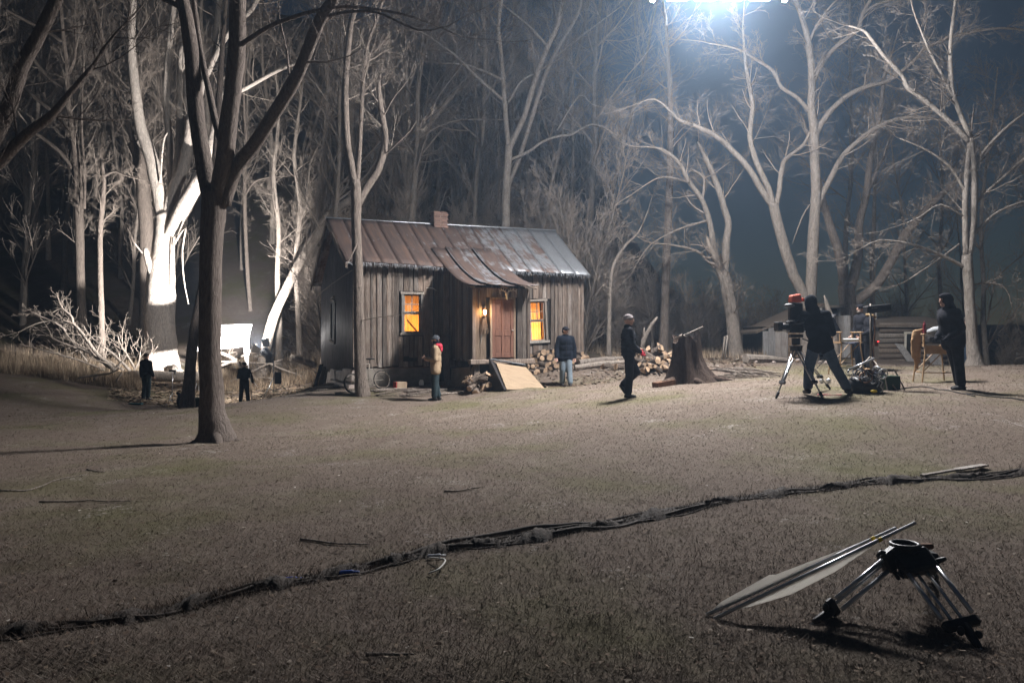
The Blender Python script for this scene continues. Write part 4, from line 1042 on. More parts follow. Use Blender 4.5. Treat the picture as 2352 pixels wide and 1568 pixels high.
# heap left of the plywood
for i in range(26):
    w = P(rp5.uniform(1072,1128), 880, rp5.uniform(22.6,23.5)); gz = ground_z(w.x, w.y); lay = i//9
    log((w.x+(lay*.05), w.y, gz+.08+lay*.17), (rp5.uniform(0,6.28), rp5.uniform(-.6,.6), rp5.uniform(0,3.14)), 'split log in the small heap left of the plywood sheet', 'firewood heap beside the plywood', 1.05)
# big heap between the walker and the stump
for i in range(120):
    t_ = rp5.random(); px_ = 1468+t_*95+rp5.uniform(-6,6); d = 23.8+rp5.uniform(-.9,.9); w = P(px_, 800, d); gz = ground_z(w.x, w.y)
    hmax = .85*max(.12, 1-abs(px_-1490)/90)*max(.15, 1-abs(d-23.9)/1.1)
    log((w.x, w.y, gz+.07+hmax*(i/120)), (rp5.uniform(0,6.28), rp5.uniform(-.6,.6), rp5.uniform(0,6.28)), 'split log in the big firewood heap beside the stump', 'big firewood heap')
for i in range(14):
    g = G(rp5.uniform(1380,1480), rp5.uniform(24.5,26.5)); log((g.x,g.y,g.z+.06), (rp5.uniform(0,6),rp5.uniform(-.2,.2),rp5.uniform(0,3)), 'loose log lying on the ground between the cabin and the big heap', 'loose logs by the cabin')
for (pa, pb_, dd, r_, lab) in (((1330,836),(1452,829),26.0,.11,'long felled log lying on the ground right of the cabin, upper of two'), ((1320,846),(1445,841),25.2,.09,'long felled log lying on the ground right of the cabin, lower of two')):
    a, b = G(pa[0], dd), G(pb_[0], dd+.3); mb = MB(); mb.tube([tuple(a+Vector((0,0,r_))), tuple((a+b)/2+Vector((0,.05,r_+.03))), tuple(b+Vector((0,0,r_)))], [r_, r_*.95, r_*.8], 10, jit=.05); o = mb.build('felled_log', M['bark_pale'], smooth=False); tag(o, lab, 'log')
# broken branch standing behind the heap
mb = MB(); a = G(1472,25.2); mb.tube([tuple(a), tuple(P(1478,780,25.2)), tuple(P(1497,745,25.2)), tuple(P(1510,728,25.1))], [.09,.08,.06,.03], 7); mb.tube([tuple(P(1478,775,25.2)), tuple(P(1480,752,25.2))], [.05,.02], 6); o = mb.build('broken_branch', M['bark_pale'], smooth=True); tag(o, 'broken branch sticking up behind the big firewood heap', 'branch')
# panel leaning under the left side of the entry
mb = MB(); a, b, c, d_ = P(1036,846,25.0), P(1086,842,23.55), P(1082,888,23.3), P(1034,889,24.8)
mb.prism([a, d_, c, b], Vector((.03,.02,0))); o = mb.build('propped_sheet', M['old_ply']); tag(o, 'dull brown panel propped under the left side of the entry', 'panel')
mb = MB(); a, b, c, d_ = P(1012,770,25.4), P(1030,770,25.2), P(1033,888,24.7), P(1022,890,24.9)
mb.prism([a, d_, c, b], Vector((.02,.02,0))); o = mb.build('leaning_board', M['siding']); tag(o, 'dark loose board leaning at the gap left of the entry', 'board')
# dark boards leaning at the back left corner
for i, (x0, x1, x2, x3, mm) in enumerate(((734,741,725,717,'rubber'), (741,748,738,728,'siding'), (748,752,744,740,'trim'))):
    mb = MB(); dd = 27.6-i*.25; mb.prism([P(x0,836+i*6,dd+.3), P(x3,894,dd-.2), P(x2,895,dd-.2), P(x1,836+i*6,dd+.3)], Vector((.02,.03,0))); o = mb.build('leaning_board', M[mm]); tag(o, ['black board leaning at the rear corner of the tin gable', 'grey board leaning between the black board and the tin gable', 'narrow pale board leaning against the tin gable'][i], 'board')
# small box by the footing
g = G(916, 24.2); o = thing('small_box', 'small red and tan box lying by the concrete footing', 'box', (g.x, g.y, g.z), A0+.2)
mb = MB(); mb.box((.06,0,.11), (.34,.22,.2)); mb.build('carton', M['card'], o, bevel=.01); mb = MB(); mb.box((-.125,0,.11), (.03,.225,.205)); mb.build('end_panel', M['red_card'], o)
# dark window gap and lamp-lit can beside the khaki man
mb = MB(); mb.box((0,0,.1),(.14,.1,.12)); mb.box((0,0,.18),(.1,.08,.04)); g = P(968,865,24.6); o = mb.build('metal_can', M['steel']); o.location = g; o.location.z = ground_z(g.x,g.y); tag(o, 'small shiny can in the dark gap beside the concrete footing', 'can')
# bicycle
bk = thing('bicycle', 'old rusty bicycle leaning at the foot of the cabin behind the slim tree', 'bicycle', (0,0,0), 0)
f0, f1 = G(812, 23.35), G(880, 23.95); ax = (f1-f0); ax.z = 0; Lb = ax.length; bk.location = f0; bk.rotation_euler = (R(-8), 0, math.atan2(ax.y, ax.x))
bk.rotation_euler = Euler((R(-10), 0, math.atan2(ax.y, ax.x)))
sl = (f1.z-f0.z)
def wheel(x, z):
    w = bpy.data.objects.new('wheel', None); C.objects.link(w); w.parent = bk; w.location = (x, 0, z)
    m = MB(); m.torus((0,0,0), .275, .02, (0,1,0), 36, 6); m.build('tyre', M['rubber'], w, smooth=True)
    m = MB(); m.torus((0,0,0), .25, .012, (0,1,0), 36, 5); m.build('rim', M['trim'], w, smooth=True)
    m = MB(); m.bar((0,-.04,0),(0,.04,0),.018)
    for k in range(12): a_ = k*math.pi/6; m.bar((0,(-.03,.03)[k%2],0),(.25*math.cos(a_),0,.25*math.sin(a_)),.0025,4)
    m.build('spokes', M['old_steel'], w)
Rw = .295; wheel(0, Rw); wheel(Lb, Rw+sl)
rz = Rw+sl; fr = MB(); hd = (.20,0,.82); st_ = (Lb-.38,0,.80+sl); bb = (Lb-.45,0,.30+sl*.6)
for a, b, r_ in ((hd,st_,.014),((.17,0,.72),bb,.016),(st_,bb,.014),(bb,(Lb,.03,rz),.009),(bb,(Lb,-.03,rz),.009),(st_,(Lb,.03,rz),.008),(st_,(Lb,-.03,rz),.008),((.21,0,.9),(.14,0,.66),.018),((.14,.04,.66),(0,.045,Rw),.01),((.14,-.04,.66),(0,-.045,Rw),.01)): fr.bar(a,b,r_,7)
fr.build('frame', M['old_steel'], bk, smooth=True)
m = MB(); m.tube([(.10,-.30,.90),(.20,-.26,.97),(.22,-.08,.98),(.21,0,.95),(.22,.08,.98),(.20,.26,.97),(.10,.30,.90)], .011, 6); m.bar((.21,0,.88),(.21,0,.96),.012); m.build('handlebar', M['old_steel'], bk, smooth=True)
m = MB(); m.ell((Lb-.36,0,.94+sl),(.13,.07,.035)); m.capsule((Lb-.34,0,.94+sl),(Lb-.20,0,.935+sl),.03,.02,8); m.bar((Lb-.38,0,.8+sl),(Lb-.36,0,.93+sl),.012); m.build('saddle', M['rubber'], bk, smooth=True)
m = MB(); m.torus((bb[0],-.05,bb[2]), .09, .008, (0,1,0), 20, 5); m.bar((bb[0],-.06,bb[2]),(bb[0]+.1,-.07,bb[2]-.13),.009); m.bar((bb[0],.06,bb[2]),(bb[0]-.1,.07,bb[2]+.13),.009); m.box((bb[0]+.1,-.11,bb[2]-.13),(.07,.08,.02)); m.box((bb[0]-.1,.11,bb[2]+.13),(.07,.08,.02)); m.build('crank', M['old_steel'], bk)
# trampled sticks and branches along the cabin front
for i in range(34):
    px_ = rp5.uniform(690,1010); d = 23.1+rp5.uniform(-.4,.5)+(0 if px_ > 800 else rp5.uniform(0,4.5)); g = G(px_, d); L = rp5.uniform(.3,1.3); a_ = A0+rp5.uniform(-.5,.5)
    mb = MB(); r_ = rp5.uniform(.012,.035); e = Vector((math.cos(a_)*L, math.sin(a_)*L, 0)); p2 = g+e; p2.z = ground_z(p2.x,p2.y); mb.tube([tuple(g+Vector((0,0,r_))), tuple((g+p2)/2+Vector((rp5.uniform(-.05,.05),0,r_+rp5.uniform(.0,.04)))), tuple(p2+Vector((0,0,r_)))], [r_,r_*.9,r_*.5], 5); o = mb.build('stick', M['bark_mid'] if i % 3 else M['bark_pale'], smooth=True); tag(o, 'stick lying in the litter along the cabin front', 'stick', 'sticks along the cabin front')

# ------------------------------------------------------------------ the big stump
M['stump_bark'] = bark('stump_bark', (.03,.02,.016), (.10,.07,.055), 4)
sg = G(1580, 19.6); stp = thing('tree_stump', 'big dark hollow tree stump with flaring roots in mid yard', 'stump', sg)
mb = MB(); k = 40; zs = [-.3, 0, .08, .2, .4, .65, .9, 1.12]
for zi, z in enumerate(zs):
    for i in range(k):
        a_ = 2*math.pi*i/k; fl = max(0, 1-z/.75)**2.2
        root = .30*max(0, math.cos(a_*2.5-.4))**3+.18*max(0, math.cos(a_*3+1.9))**2
        lean = .55*fl*max(0, math.cos(a_-.15))**2
        r_ = .36+.045*math.sin(a_*7+z*2)+.025*math.sin(a_*13+1)+fl*(.10+root*.6)+lean*.65 - .05*z
        zz = z + (.10*math.sin(a_*3+1)+.05*math.sin(a_*8)+.06*math.cos(a_) if zi == len(zs)-1 else 0)
        mb.v.append((r_*math.cos(a_)-.05*z, r_*math.sin(a_)*.9, zz))
nz = len(zs)
for zi in range(nz-1):
    for i in range(k): j = (i+1) % k; mb.face((zi*k+i, zi*k+j, (zi+1)*k+j, (zi+1)*k+i))
mb.build('trunk', M['stump_bark'], stp, smooth=True)
m2 = MB(); 
for i in range(k): p_ = mb.v[(nz-1)*k+i]; m2.v.append((p_[0]*1.0, p_[1]*1.0, p_[2]-.004))
for i in range(k): p_ = mb.v[(nz-1)*k+i]; m2.v.append((p_[0]*.72, p_[1]*.72, .98))
for i in range(k): p_ = mb.v[(nz-1)*k+i]; m2.v.append((p_[0]*.5, p_[1]*.5, .7))
for s in range(2):
    for i in range(k): j = (i+1) % k; m2.face((s*k+i, s*k+j, (s+1)*k+j, (s+1)*k+i))
m2.face(list(range(2*k, 3*k))); m2.build('broken_top', M['stump_bark'], stp)
for (pts, rs) in (([(.6,-.1,.1),(.9,-.2,.07),(1.15,-.25,.0)],[.1,.07,.04]), ([(-.4,-.25,.08),(-.65,-.4,.04),(-.85,-.42,-.03)],[.09,.07,.04]), ([(.1,-.4,.08),(.2,-.62,.04),(.3,-.8,-.03)],[.08,.06,.03])):
    mb = MB(); mb.tube(pts, rs, 8, jit=.1); mb.build('root', M['stump_bark'], stp, smooth=True)
mb = MB(); mb.tube([tuple(P(1548,778,19.4)), tuple(P(1580,766,19.4)), tuple(P(1614,750,19.5))], [.012,.018,.014], 6); o = mb.build('stick', M['trim'], smooth=True); tag(o, 'bare pale stick lying across the top of the big stump', 'stick')
mb = MB(); mb.ell((0,0,0),(.09,.06,.04)); mb.ell((.1,.02,-.01),(.07,.05,.03)); mb.tube([(-.05,0,.02),(0,0,.06),(.05,0,.02)],.008,5); o = mb.build('gloves', M['trim'], smooth=True); o.location = P(1566,772,19.4); tag(o, 'small grey bundle resting on top of the big stump', 'bundle')
mb = MB(); q = MB(); q.box((0,0,.07),(.55,.22,.13),Euler((0,-.12,0))); g = G(1525,19.2); o = q.build('broken_block', M['rust']); o.location = g; o.rotation_euler = (0,0,.5); tag(o, 'broken reddish block of bark at the left foot of the stump', 'bark block')
# twig bundle right of the stump
for i in range(46):
    px_ = rp5.uniform(1630,1712); d = 20.3+rp5.uniform(-.5,.5); g = G(px_, d); L = rp5.uniform(.5,1.3); a_ = rp5.uniform(-.7,.25)
    e = Vector((math.cos(a_)*L, math.sin(a_)*L, 0)); r_ = rp5.uniform(.008,.02); p2 = g+e; p2.z = ground_z(p2.x,p2.y)+.02; h = .28*rp5.random()
    mb = MB(); mb.tube([tuple(g+Vector((0,0,h+r_))), tuple((g+p2)/2+Vector((0,0,h*.6+.04))), tuple(p2)], [r_,r_*.9,r_*.5], 5); o = mb.build('cut_stick', M['bark_pale'] if i % 2 else M['bark_mid'], smooth=True); tag(o, 'thin cut stick in the brush bundle right of the stump', 'stick', 'brush bundle by the stump')
mb = MB(); a, b = G(1712,24.2), G(1812,24.8); mb.tube([tuple(a+Vector((0,0,.12))), tuple((a+b)/2+Vector((0,0,.12))), tuple(b+Vector((0,0,.06)))], [.16,.13,.08], 10, jit=.08); o = mb.build('felled_log', M['bark_pale']); tag(o, 'short rotting log lying behind the brush bundle', 'log')
for i,(px_, top) in enumerate(((1661,772),(1667,770))):
    mb = MB(); a = G(px_-2, 26.0); mb.bar(a, P(px_+4, top, 26.15), .03, 8); o = mb.build('pipe', M['trim'], smooth=True); tag(o, ['left of two pale pipes leaning at the broken tree', 'right of two pale pipes leaning at the broken tree'][i], 'pipe')
# small stones and scraps on the bare strip before the shed
for i in range(26):
    g = G(rp5.uniform(1700,2010), rp5.uniform(24,28)); mb = MB(); s_ = rp5.uniform(.05,.16); mb.ell((0,0,s_*.3),(s_,s_*.7,s_*.5),None,7,5); o = mb.build('scrap', M['stone'] if i % 2 else M['split_wood']); o.location = g; o.rotation_euler = (0,0,rp5.uniform(0,3)); tag(o, 'small scrap on the bare ground in front of the sheds', 'scrap', 'scraps before the sheds')

# ------------------------------------------------------------------ sheds
def board_wall(parent, p0, p1, hfun, w0, mat, z0=0, th=.025, horiz=False, seed=1, name='board'):
    rg = random.Random(seed); p0, p1 = Vector(p0), Vector(p1); d = (p1-p0); L = d.length; d /= L; n = Vector((d.y,-d.x,0)); rot = Euler((0,0,math.atan2(d.y,d.x)))
    if not horiz:
        s = 0
        while s < L-.02:
            w = min(w0*rg.uniform(.8,1.2), L-s); h = hfun((s+w/2)/L); mb = MB(); c = p0+d*(s+w/2)+n*rg.uniform(-.008,.008); mb.box((c.x,c.y,z0+h/2+rg.uniform(-.02,.02)), (w-.008,th,h), rot); mb.build(name, mat, parent); s += w
    else:
        z = z0
        while z < z0+hfun(.5)-.05:
            mb = MB(); c = (p0+p1)/2+n*rg.uniform(-.008,.008); mb.box((c.x,c.y,z+w0/2), (L+rg.uniform(-.03,.03),th,w0-.01), rot @ Matrix() if False else rot); mb.build(name, mat, parent); z += w0
M['shed_grey'] = weathered('shed_grey', [(.2,.195,.19), (.40,.395,.39), (.58,.57,.57), (.28,.25,.23)])
M['shed_log'] = weathered('shed_log', [(.09,.077,.066), (.20,.175,.15), (.31,.275,.24), (.14,.115,.095)])
def face_pt(px, d): 
    x = (px-CX)/F_PX*d; return Vector((x, d, 0))
shed = thing('lean_to_shed', 'grey lean-to shed with sloping roof behind the camera operator', 'shed', (0,0,0)); 
dS = 29.0; pA, pB, pC = face_pt(1752,dS), face_pt(1888,dS+.2), face_pt(1935,dS-1.2); zS = Hh(pA.x+1,dS)
shed.location = (pA.x, pA.y, zS); off = Vector((pA.x, pA.y, 0)); pA, pB, pC = pA-off, pB-off, pC-off
hS = lambda t_: .95+1.0*t_
dpos = pA.lerp(pB, .42), pA.lerp(pB, .72)
board_wall(shed, pA, dpos[0], lambda t_: hS(t_*.42), .22, M['shed_grey'], seed=41)
dr_ = bpy.data.objects.new('door', None); C.objects.link(dr_); dr_.parent = shed
board_wall(dr_, dpos[0]+Vector((0,-.04,0)), dpos[1]+Vector((0,-.04,0)), lambda t_: 1.3, .14, M['siding_warm'], .03, seed=42, name='plank')
for zz_ in (.2, 1.1): mb = MB(); c = (dpos[0]+dpos[1])/2; mb.box((c.x, c.y-.07, zz_), ((dpos[1]-dpos[0]).length, .02, .1)); mb.build('brace', M['siding_warm'], dr_)
board_wall(shed, dpos[0], dpos[1], lambda t_: .001+hS(.42+.3*t_)-1.36, .2, M['shed_grey'], 1.36, seed=43)
board_wall(shed, dpos[1], pB, lambda t_: hS(.72+.28*t_), .2, M['shed_grey'], seed=44)
board_wall(shed, pB, pB+Vector((1.1,.15,0)), lambda t_: 1.55, .22, M['shed_grey'], seed=45)
mb = MB(); e = Vector((-.15,0,0)); u = (pB-pA)
mb.hexa([pA+Vector((-.25,-.06,.90)), pB+Vector((.1,-.06,1.95)), pB+Vector((.1,2.6,2.0)), pA+Vector((-.25,2.6,.85))], [pA+Vector((-.25,-.06,.97)), pB+Vector((.1,-.06,2.02)), pB+Vector((.1,2.6,2.08)), pA+Vector((-.25,2.6,.93))]); mb.build('roof', M['shed_log'], shed)
mb = MB(); mb.box((pB.x/2, 1.3, .6), (pB.x, 2.4, 1.1)); mb.build('interior_shade', M['void_shade'], shed)  # solid near-black box, the shed's inner shade as colour
# open pole shelter between the sheds
dP = 31.0; a, b = face_pt(1888,dP), face_pt(2012,dP); zP = Hh((a.x+b.x)/2, dP)
sh2 = thing('pole_shelter', 'dark open pole shelter between the grey shed and the log shed', 'shelter', (a.x, a.y, zP)); W2 = (b-a).length
for xx in (0.05, W2*.33, W2*.62, W2-.05): mb = MB(); mb.box((xx,0,1.0), (.10,.12,2.0), Euler((0,rp5.uniform(-.02,.02),0))); mb.build('post', M['shed_grey'], sh2)
mb = MB(); mb.box((W2/2,.6,2.05), (W2+.4,1.8,.10)); mb.build('roof', M['shed_log'], sh2); mb = MB(); mb.box((W2/2,0,1.1), (W2,.06,.10)); mb.build('rail', M['shed_log'], sh2)
mb = MB(); mb.box((W2/2,1.4,1.0), (W2,.05,2.0)); mb.build('back_wall', M['void_shade'], sh2)  # shade under the shelter roof put into the wall colour
mb = MB(); mb.box((W2*.7,.3,.28), (W2*.55,.5,.55)); mb.build('bench', M['shed_log'], sh2, bevel=.02)
# log shed right
dL = 29.5; a, b = face_pt(2024,dL), face_pt(2172,dL+.3); zL = Hh((a.x+b.x)/2, dL)
ls = thing('log_shed', 'low dark log shed with white window frame and boards leaning on it', 'shed', (a.x, a.y, zL)); v_ = b-a; W3 = v_.length
z = 0
while z < 1.35: mb = MB(); mb.tube([(-.08,rp5.uniform(-.02,.02),z+.1),(W3/2,rp5.uniform(-.02,.02),z+.1+rp5.uniform(-.015,.015)),(W3+.08,rp5.uniform(-.02,.02),z+.1)], [.1,.1,.095], 8, squash=1.0); mb.build('wall_log', M['shed_log'], ls, smooth=True); z += .19
for xx in (-.02, W3+.02): mb = MB(); mb.box((xx,1.0,.7), (.14,2,1.4)); mb.build('side_wall', M['shed_log'], ls)
mb = MB(); mb.hexa([(-.25,-.16,1.36),(W3+.25,-.16,1.34),(W3+.25,2.2,1.72),(-.25,2.2,1.75)], [(-.25,-.16,1.43),(W3+.25,-.16,1.41),(W3+.25,2.2,1.80),(-.25,2.2,1.83)]); mb.build('roof', M['shed_log'], ls)
wn_ = bpy.data.objects.new('window', None); C.objects.link(wn_); wn_.parent = ls
wx = W3*.40
mb = MB(); mb.box((wx,-.115,.72), (.34,.02,.72)); mb.build('hole_shade', M['void_shade'], wn_)  # near-black panel paints the shade of the window hole
for c, s in (((wx-.2,-.14,.72),(.07,.03,.95)),((wx+.2,-.14,.62),(.06,.03,1.15)),((wx,-.142,1.16),(.5,.03,.07))): mb = MB(); mb.box(c,s,Euler((0,rp5.uniform(-.03,.03),0))); mb.build('casing', M['bone'], wn_)
for i, (xx, ww, hh_, tl) in enumerate(((W3*.36,.30,.62,-.35),(W3*.72,.36,.66,-.22),(W3*.80,.18,.6,-.15),(W3*.97,.3,.5,0))):
    o = thing('leaning_board', ['grey board leaning at a slant below the log shed window', 'wide pale board leaning on the right half of the log shed', 'narrow pale board leaning next to the wide one on the log shed', 'dark drum sized board at the right corner of the log shed'][i], 'board', (a.x+xx, a.y-.38, ground_z(a.x+xx, a.y-.38)))
    mb = MB(); mb.prism([(-ww/2,0,0),(ww/2,0,0),(ww/2+tl,.22,hh_),(-ww/2+tl,.22,hh_+.05)], (0,.025,0)); mb.build('plank', M['shed_grey'] if i != 3 else M['shed_log'], o)
# ------------------------------------------------------------------ film lamp and bounce board on the left
M['white_cloth'] = surf('white_cloth', (.78,.78,.78), (.86,.86,.86), 4, bump=.1, var=0)
M['navy_cloth'] = surf('navy_cloth', (.014,.016,.028), (.03,.034,.052), 12, bump=.25, var=0, bdist=.01)
M['green_box'] = surf('green_box', (.012,.03,.018), (.022,.05,.028), 6, bump=.1, var=0)
M['orange_paint'] = surf('orange_paint', (.62,.09,.03), (.75,.13,.05), 6, bump=.05, var=0, rough=.6)
M['chair_wood'] = surf('chair_wood', (.24,.15,.075), (.36,.24,.135), 5, (3,3,.6), bump=.1, var=.08, rough=.55)
M['tan_leather'] = surf('tan_leather', (.27,.165,.085), (.37,.24,.13), 5, bump=.25, var=0)
M['yellow_tape'] = surf('yellow_tape', (.75,.52,.02), (.85,.6,.04), 8, bump=0, var=0, rough=.5)
M['foam'] = surf('foam', (.50,.485,.45), (.62,.60,.56), 3, bump=.1, var=0, rough=.75)
t = NT('silk'); tl = t.node('ShaderNodeBsdfTranslucent'); mx = t.node('ShaderNodeMixShader'); mx.inputs[0].default_value = .6; tl.inputs[0].default_value = (.85,.83,.79,1)
t.b.inputs['Base Color'].default_value = (.74,.72,.69,1); t.b.inputs['Roughness'].default_value = .5; t.l.new(t.b.outputs[0], mx.inputs[1]); t.l.new(tl.outputs[0], mx.inputs[2]); t.l.new(mx.outputs[0], t.out.inputs['Surface']); M['silk'] = t.m
M['grey_plastic'] = surf('grey_plastic', (.10,.10,.11), (.16,.16,.17), 6, bump=.05, var=0, rough=.5)
M['lamp_white'] = emit('lamp_white', (1,.98,.95), 40)
def stand(root, h, spread, leg_h, mat, r=.014, n=3, a0=.3):
    m = MB(); m.bar((0,0,leg_h*.25),(0,0,h),r); m.build('pole', mat, root, smooth=True)
    for k in range(n):
        a_ = a0+2*math.pi*k/n; e = (spread*math.cos(a_), spread*math.sin(a_), .01)
        m = MB(); m.bar((0,0,leg_h), e, r*.8, 6); m.bar((0,0,leg_h*.3), (e[0]*.5,e[1]*.5,leg_h*.5), r*.6, 5); m.build('leg', mat, root, smooth=True)
LAMP = P(607, 806, 32.6)
lg = Vector((LAMP.x+.35, LAMP.y+.1, 0)); lg.z = ground_z(lg.x, lg.y)
TREE_AIM = P(378, 550, 37.0)
fl = thing('film_lamp', 'blinding film lamp on a tall stand right of the bounce board', 'lamp', lg); loc = LAMP-lg
stand(fl, loc.z-.35, .75, .8, M['steel'], .02)
dirv = (TREE_AIM-LAMP).normalized(); qd = dirv.to_track_quat('Z', 'Y').to_matrix()
m = MB(); m.tube([tuple(loc-dirv*.42), tuple(loc-dirv*.38), tuple(loc-dirv*.12), tuple(loc)], [.10,.16,.19,.2], 12); m.build('lamp_housing', M['grey_plastic'], fl)
m = MB(); m.bar((0,0,loc.z-.36), tuple(loc-dirv*.2+Vector((0,0,-.2))), .02); m.box(tuple(loc-dirv*.3+Vector((.05,0,-.22))), (.25,.2,.18)); m.build('yoke', M['grey_plastic'], fl)
m = MB(); m.tube([tuple(loc+dirv*.005), tuple(loc+dirv*.02)], [.17,.17], 14); m.build('lens', M['lamp_white'], fl)
ux, uy = qd @ Vector((1,0,0)), qd @ Vector((0,1,0))
for k, (sx, sy) in enumerate(((1,0),(-1,0),(0,1),(0,-1))):
    s_ = ux*sx+uy*sy; tn = ux*sy+uy*sx; b0 = loc+s_*.2; e0 = b0+dirv*.24+s_*.24; m = MB(); m.prism([b0-tn*.12, b0+tn*.12, e0+tn*.2, e0-tn*.2], s_*.006); m.build('barn_door', M['white_cloth'], fl)
m = MB(); m.box(tuple(loc+Vector((.08,.05,.36))), (.36,.04,.34), Euler((.35,0,-.7))); m.build('top_panel', M['white_cloth'], fl)
m = MB(); m.bar(tuple(loc+Vector((.05,.02,.12))), tuple(loc+Vector((.08,.05,.3))), .012); m.build('panel_arm', M['grey_plastic'], fl)
m = MB(); m.box((.18,0,.78), (.28,.16,.5)); me_ = remesh(m, .03, 6); link_mesh('ballast_bag', me_, M['navy_cloth'], fl)
# two lights of the lamp: the aimed beam and the spill around the head
lamp_dir = aim(LAMP, TREE_AIM)
lamp_light('film_lamp_beam', 'SPOT', tuple(loc+dirv*.30), 20000, (1.0,.97,.95), fl, .12, lamp_dir, R(108), .55)
lamp_light('film_lamp_spill', 'POINT', tuple(loc+dirv*.42+Vector((.0,-.18,0))), 620, (1.0,.96,.93), fl, .15)
# bounce board on two stands
BC = P(514, 776, 34.6); bg_ = Vector((BC.x, BC.y+.1, 0)); bg_.z = ground_z(bg_.x, bg_.y)
bb_ = thing('bounce_board', 'large white bounce board glowing beside the film lamp', 'reflector', bg_); c_ = BC-bg_
nb_ = (Vector((LAMP.x,LAMP.y,0))-Vector((BC.x,BC.y,0))).normalized()*.45+Vector((0,-1,0))*.75; nb_.normalize(); tx = Vector((-nb_.y, nb_.x, 0)); tx = tx if tx.x > 0 else -tx
tl_, tr_, br_, bl_ = c_-tx*1.12+Vector((0,0,.52)), c_+tx*1.16+Vector((0,0,.60)), c_+tx*.96+Vector((0,0,-.36)), c_-tx*1.1+Vector((0,0,-.58))
m = MB(); m.prism([bl_, br_, tr_, tl_], -nb_*.03); m.build('board', M['white_cloth'], bb_)
for sx in (-1, 1):
    m = MB(); x_ = c_+tx*sx*1.02-nb_*.05; m.bar((x_.x,x_.y,0),(x_.x,x_.y,c_.z+.4),.015); m.bar((x_.x,x_.y,.7),(x_.x+.4*sx,x_.y+.3,.0),.012); m.bar((x_.x,x_.y,.7),(x_.x-.2*sx,x_.y+.4,.0),.012); m.bar((x_.x,x_.y,.7),(x_.x,x_.y-.45,.0),.012); m.build('stand', M['steel'], bb_)
m = MB(); p0 = br_-tx*.08+Vector((0,0,.12)); pts = [p0+nb_*.03, p0+Vector((.03,-.02,-.35)), p0+Vector((.07,-.02,-.7)), p0+Vector((.1,0,-.95))]
m.tube([tuple(p) for p in pts], [.09,.08,.09,.05], 8, squash=.35); m.build('cloth_tail', M['white_cloth'], bb_, smooth=True)
# small stand, gear bag, green crate, crossed poles
g = G(396, 30.0); o = thing('small_stand', 'thin metal stand with a clamp between the left man and the dark trunk', 'stand', g); stand(o, 1.25, .4, .45, M['steel'], .012); m = MB(); m.box((0,0,1.28),(.26,.06,.07)); m.box((.1,0,1.22),(.05,.05,.12)); m.build('clamp', M['grey_plastic'], o)
g = G(413, 29.6); o = thing('gear_bag', 'dark gear bag standing at the foot of the leaning trunk', 'bag', g); m = MB(); m.ell((0,0,.2),(.13,.1,.22)); m.ell((.02,0,.4),(.1,.08,.1)); m.ell((-.06,0,.5),(.09,.06,.06)); link_mesh('bag', remesh(m,.03,4), M['navy_cloth'], o); m = MB(); m.torus((-.02,0,.5),.08,.012,(0,1,0),14,5); m.build('handle', M['rubber'], o)
g = G(462, 29.8); o = thing('green_crate', 'green crate on the ground behind the big lawn tree', 'crate', g); m = MB(); m.box((0,0,.2),(.62,.4,.38)); m.build('crate_body', M['green_box'], o, bevel=.02); m = MB(); m.box((0,0,.4),(.66,.44,.04)); m.build('lid', M['green_box'], o, bevel=.01)
mb = MB(); mb.box((0,0,.03),(.45,.2,.05)); o = mb.build('teal_scrap', surf('teal_cloth', (.01,.10,.12), (.02,.14,.16), 5, var=0)); g = G(312, 28.6); o.location = g; tag(o, 'small teal cloth lying on the dim grass left of the left man', 'cloth')
# fallen trunk and limbs under the old tree
mb = MB(); mb.tube([tuple(P(258,866,34.5)), tuple(P(330,862,34.2)), tuple(P(420,866,34)), tuple(P(500,862,34.2))], [.22,.24,.22,.18], 10, jit=.06); o = mb.build('felled_log', M['bark_pale'], smooth=True); tag(o, 'fallen trunk lying on the ground below the white lit old tree', 'log')
def fallen(name, label, stems, d, seed, twl=.9, mat='bark_pale', every=.5):
    rg = random.Random(seed); o = thing(name, label, 'branch', G(stems[0][0][0], d)); base = Vector(o.location); tr, br = MB(), MB()
    for st_ in stems:
        pts = [P(s[0], s[1], d+(s[3] if len(s) > 3 else 0))-base for s in st_]; sp, sr = smooth_path(pts, [s[2] for s in st_], 3); tr.tube([tuple(p) for p in sp], sr, 7, jit=.04)
        for i in range(2, len(sp)-1):
            if rg.random() < every:
                dd = (sp[i+1]-sp[i]).normalized(); nd = Matrix.Rotation(rg.uniform(.5,1.1),3,dd.cross(rdir(rg)).normalized()) @ dd; grow(br, sp[i], nd, twl*rg.uniform(.5,1.2), max(.008,sr[i]*.4), 0, rg, .2, .05, (4,3))
    tr.build('limb', M[mat], o, smooth=True)
    if br.v: tag(br.build('twigs', M['twig'], o, smooth=True), kind='stuff')
fallen('fallen_branch', 'large pale fallen branch arching up from the weeds at the left', [
 [(265,852,.10),(240,828,.09),(222,812,.085),(196,775,.07),(180,755,.06),(168,742,.055),(165,728,.05),(152,716,.045),(138,708,.04),(118,720,.02)],
 [(250,842,.08),(215,815,.07),(185,800,.06),(168,800,.03)], [(200,782,.05),(212,772,.04),(232,776,.02)], [(166,742,.05),(130,738,.045),(100,738,.04),(70,748,.03),(45,762,.015)],
 [(240,830,.05),(262,845,.05),(280,830,.03),(292,812,.02)], [(152,760,.05),(128,742,.045),(95,728,.04),(68,715,.02)]], 33.5, 61)
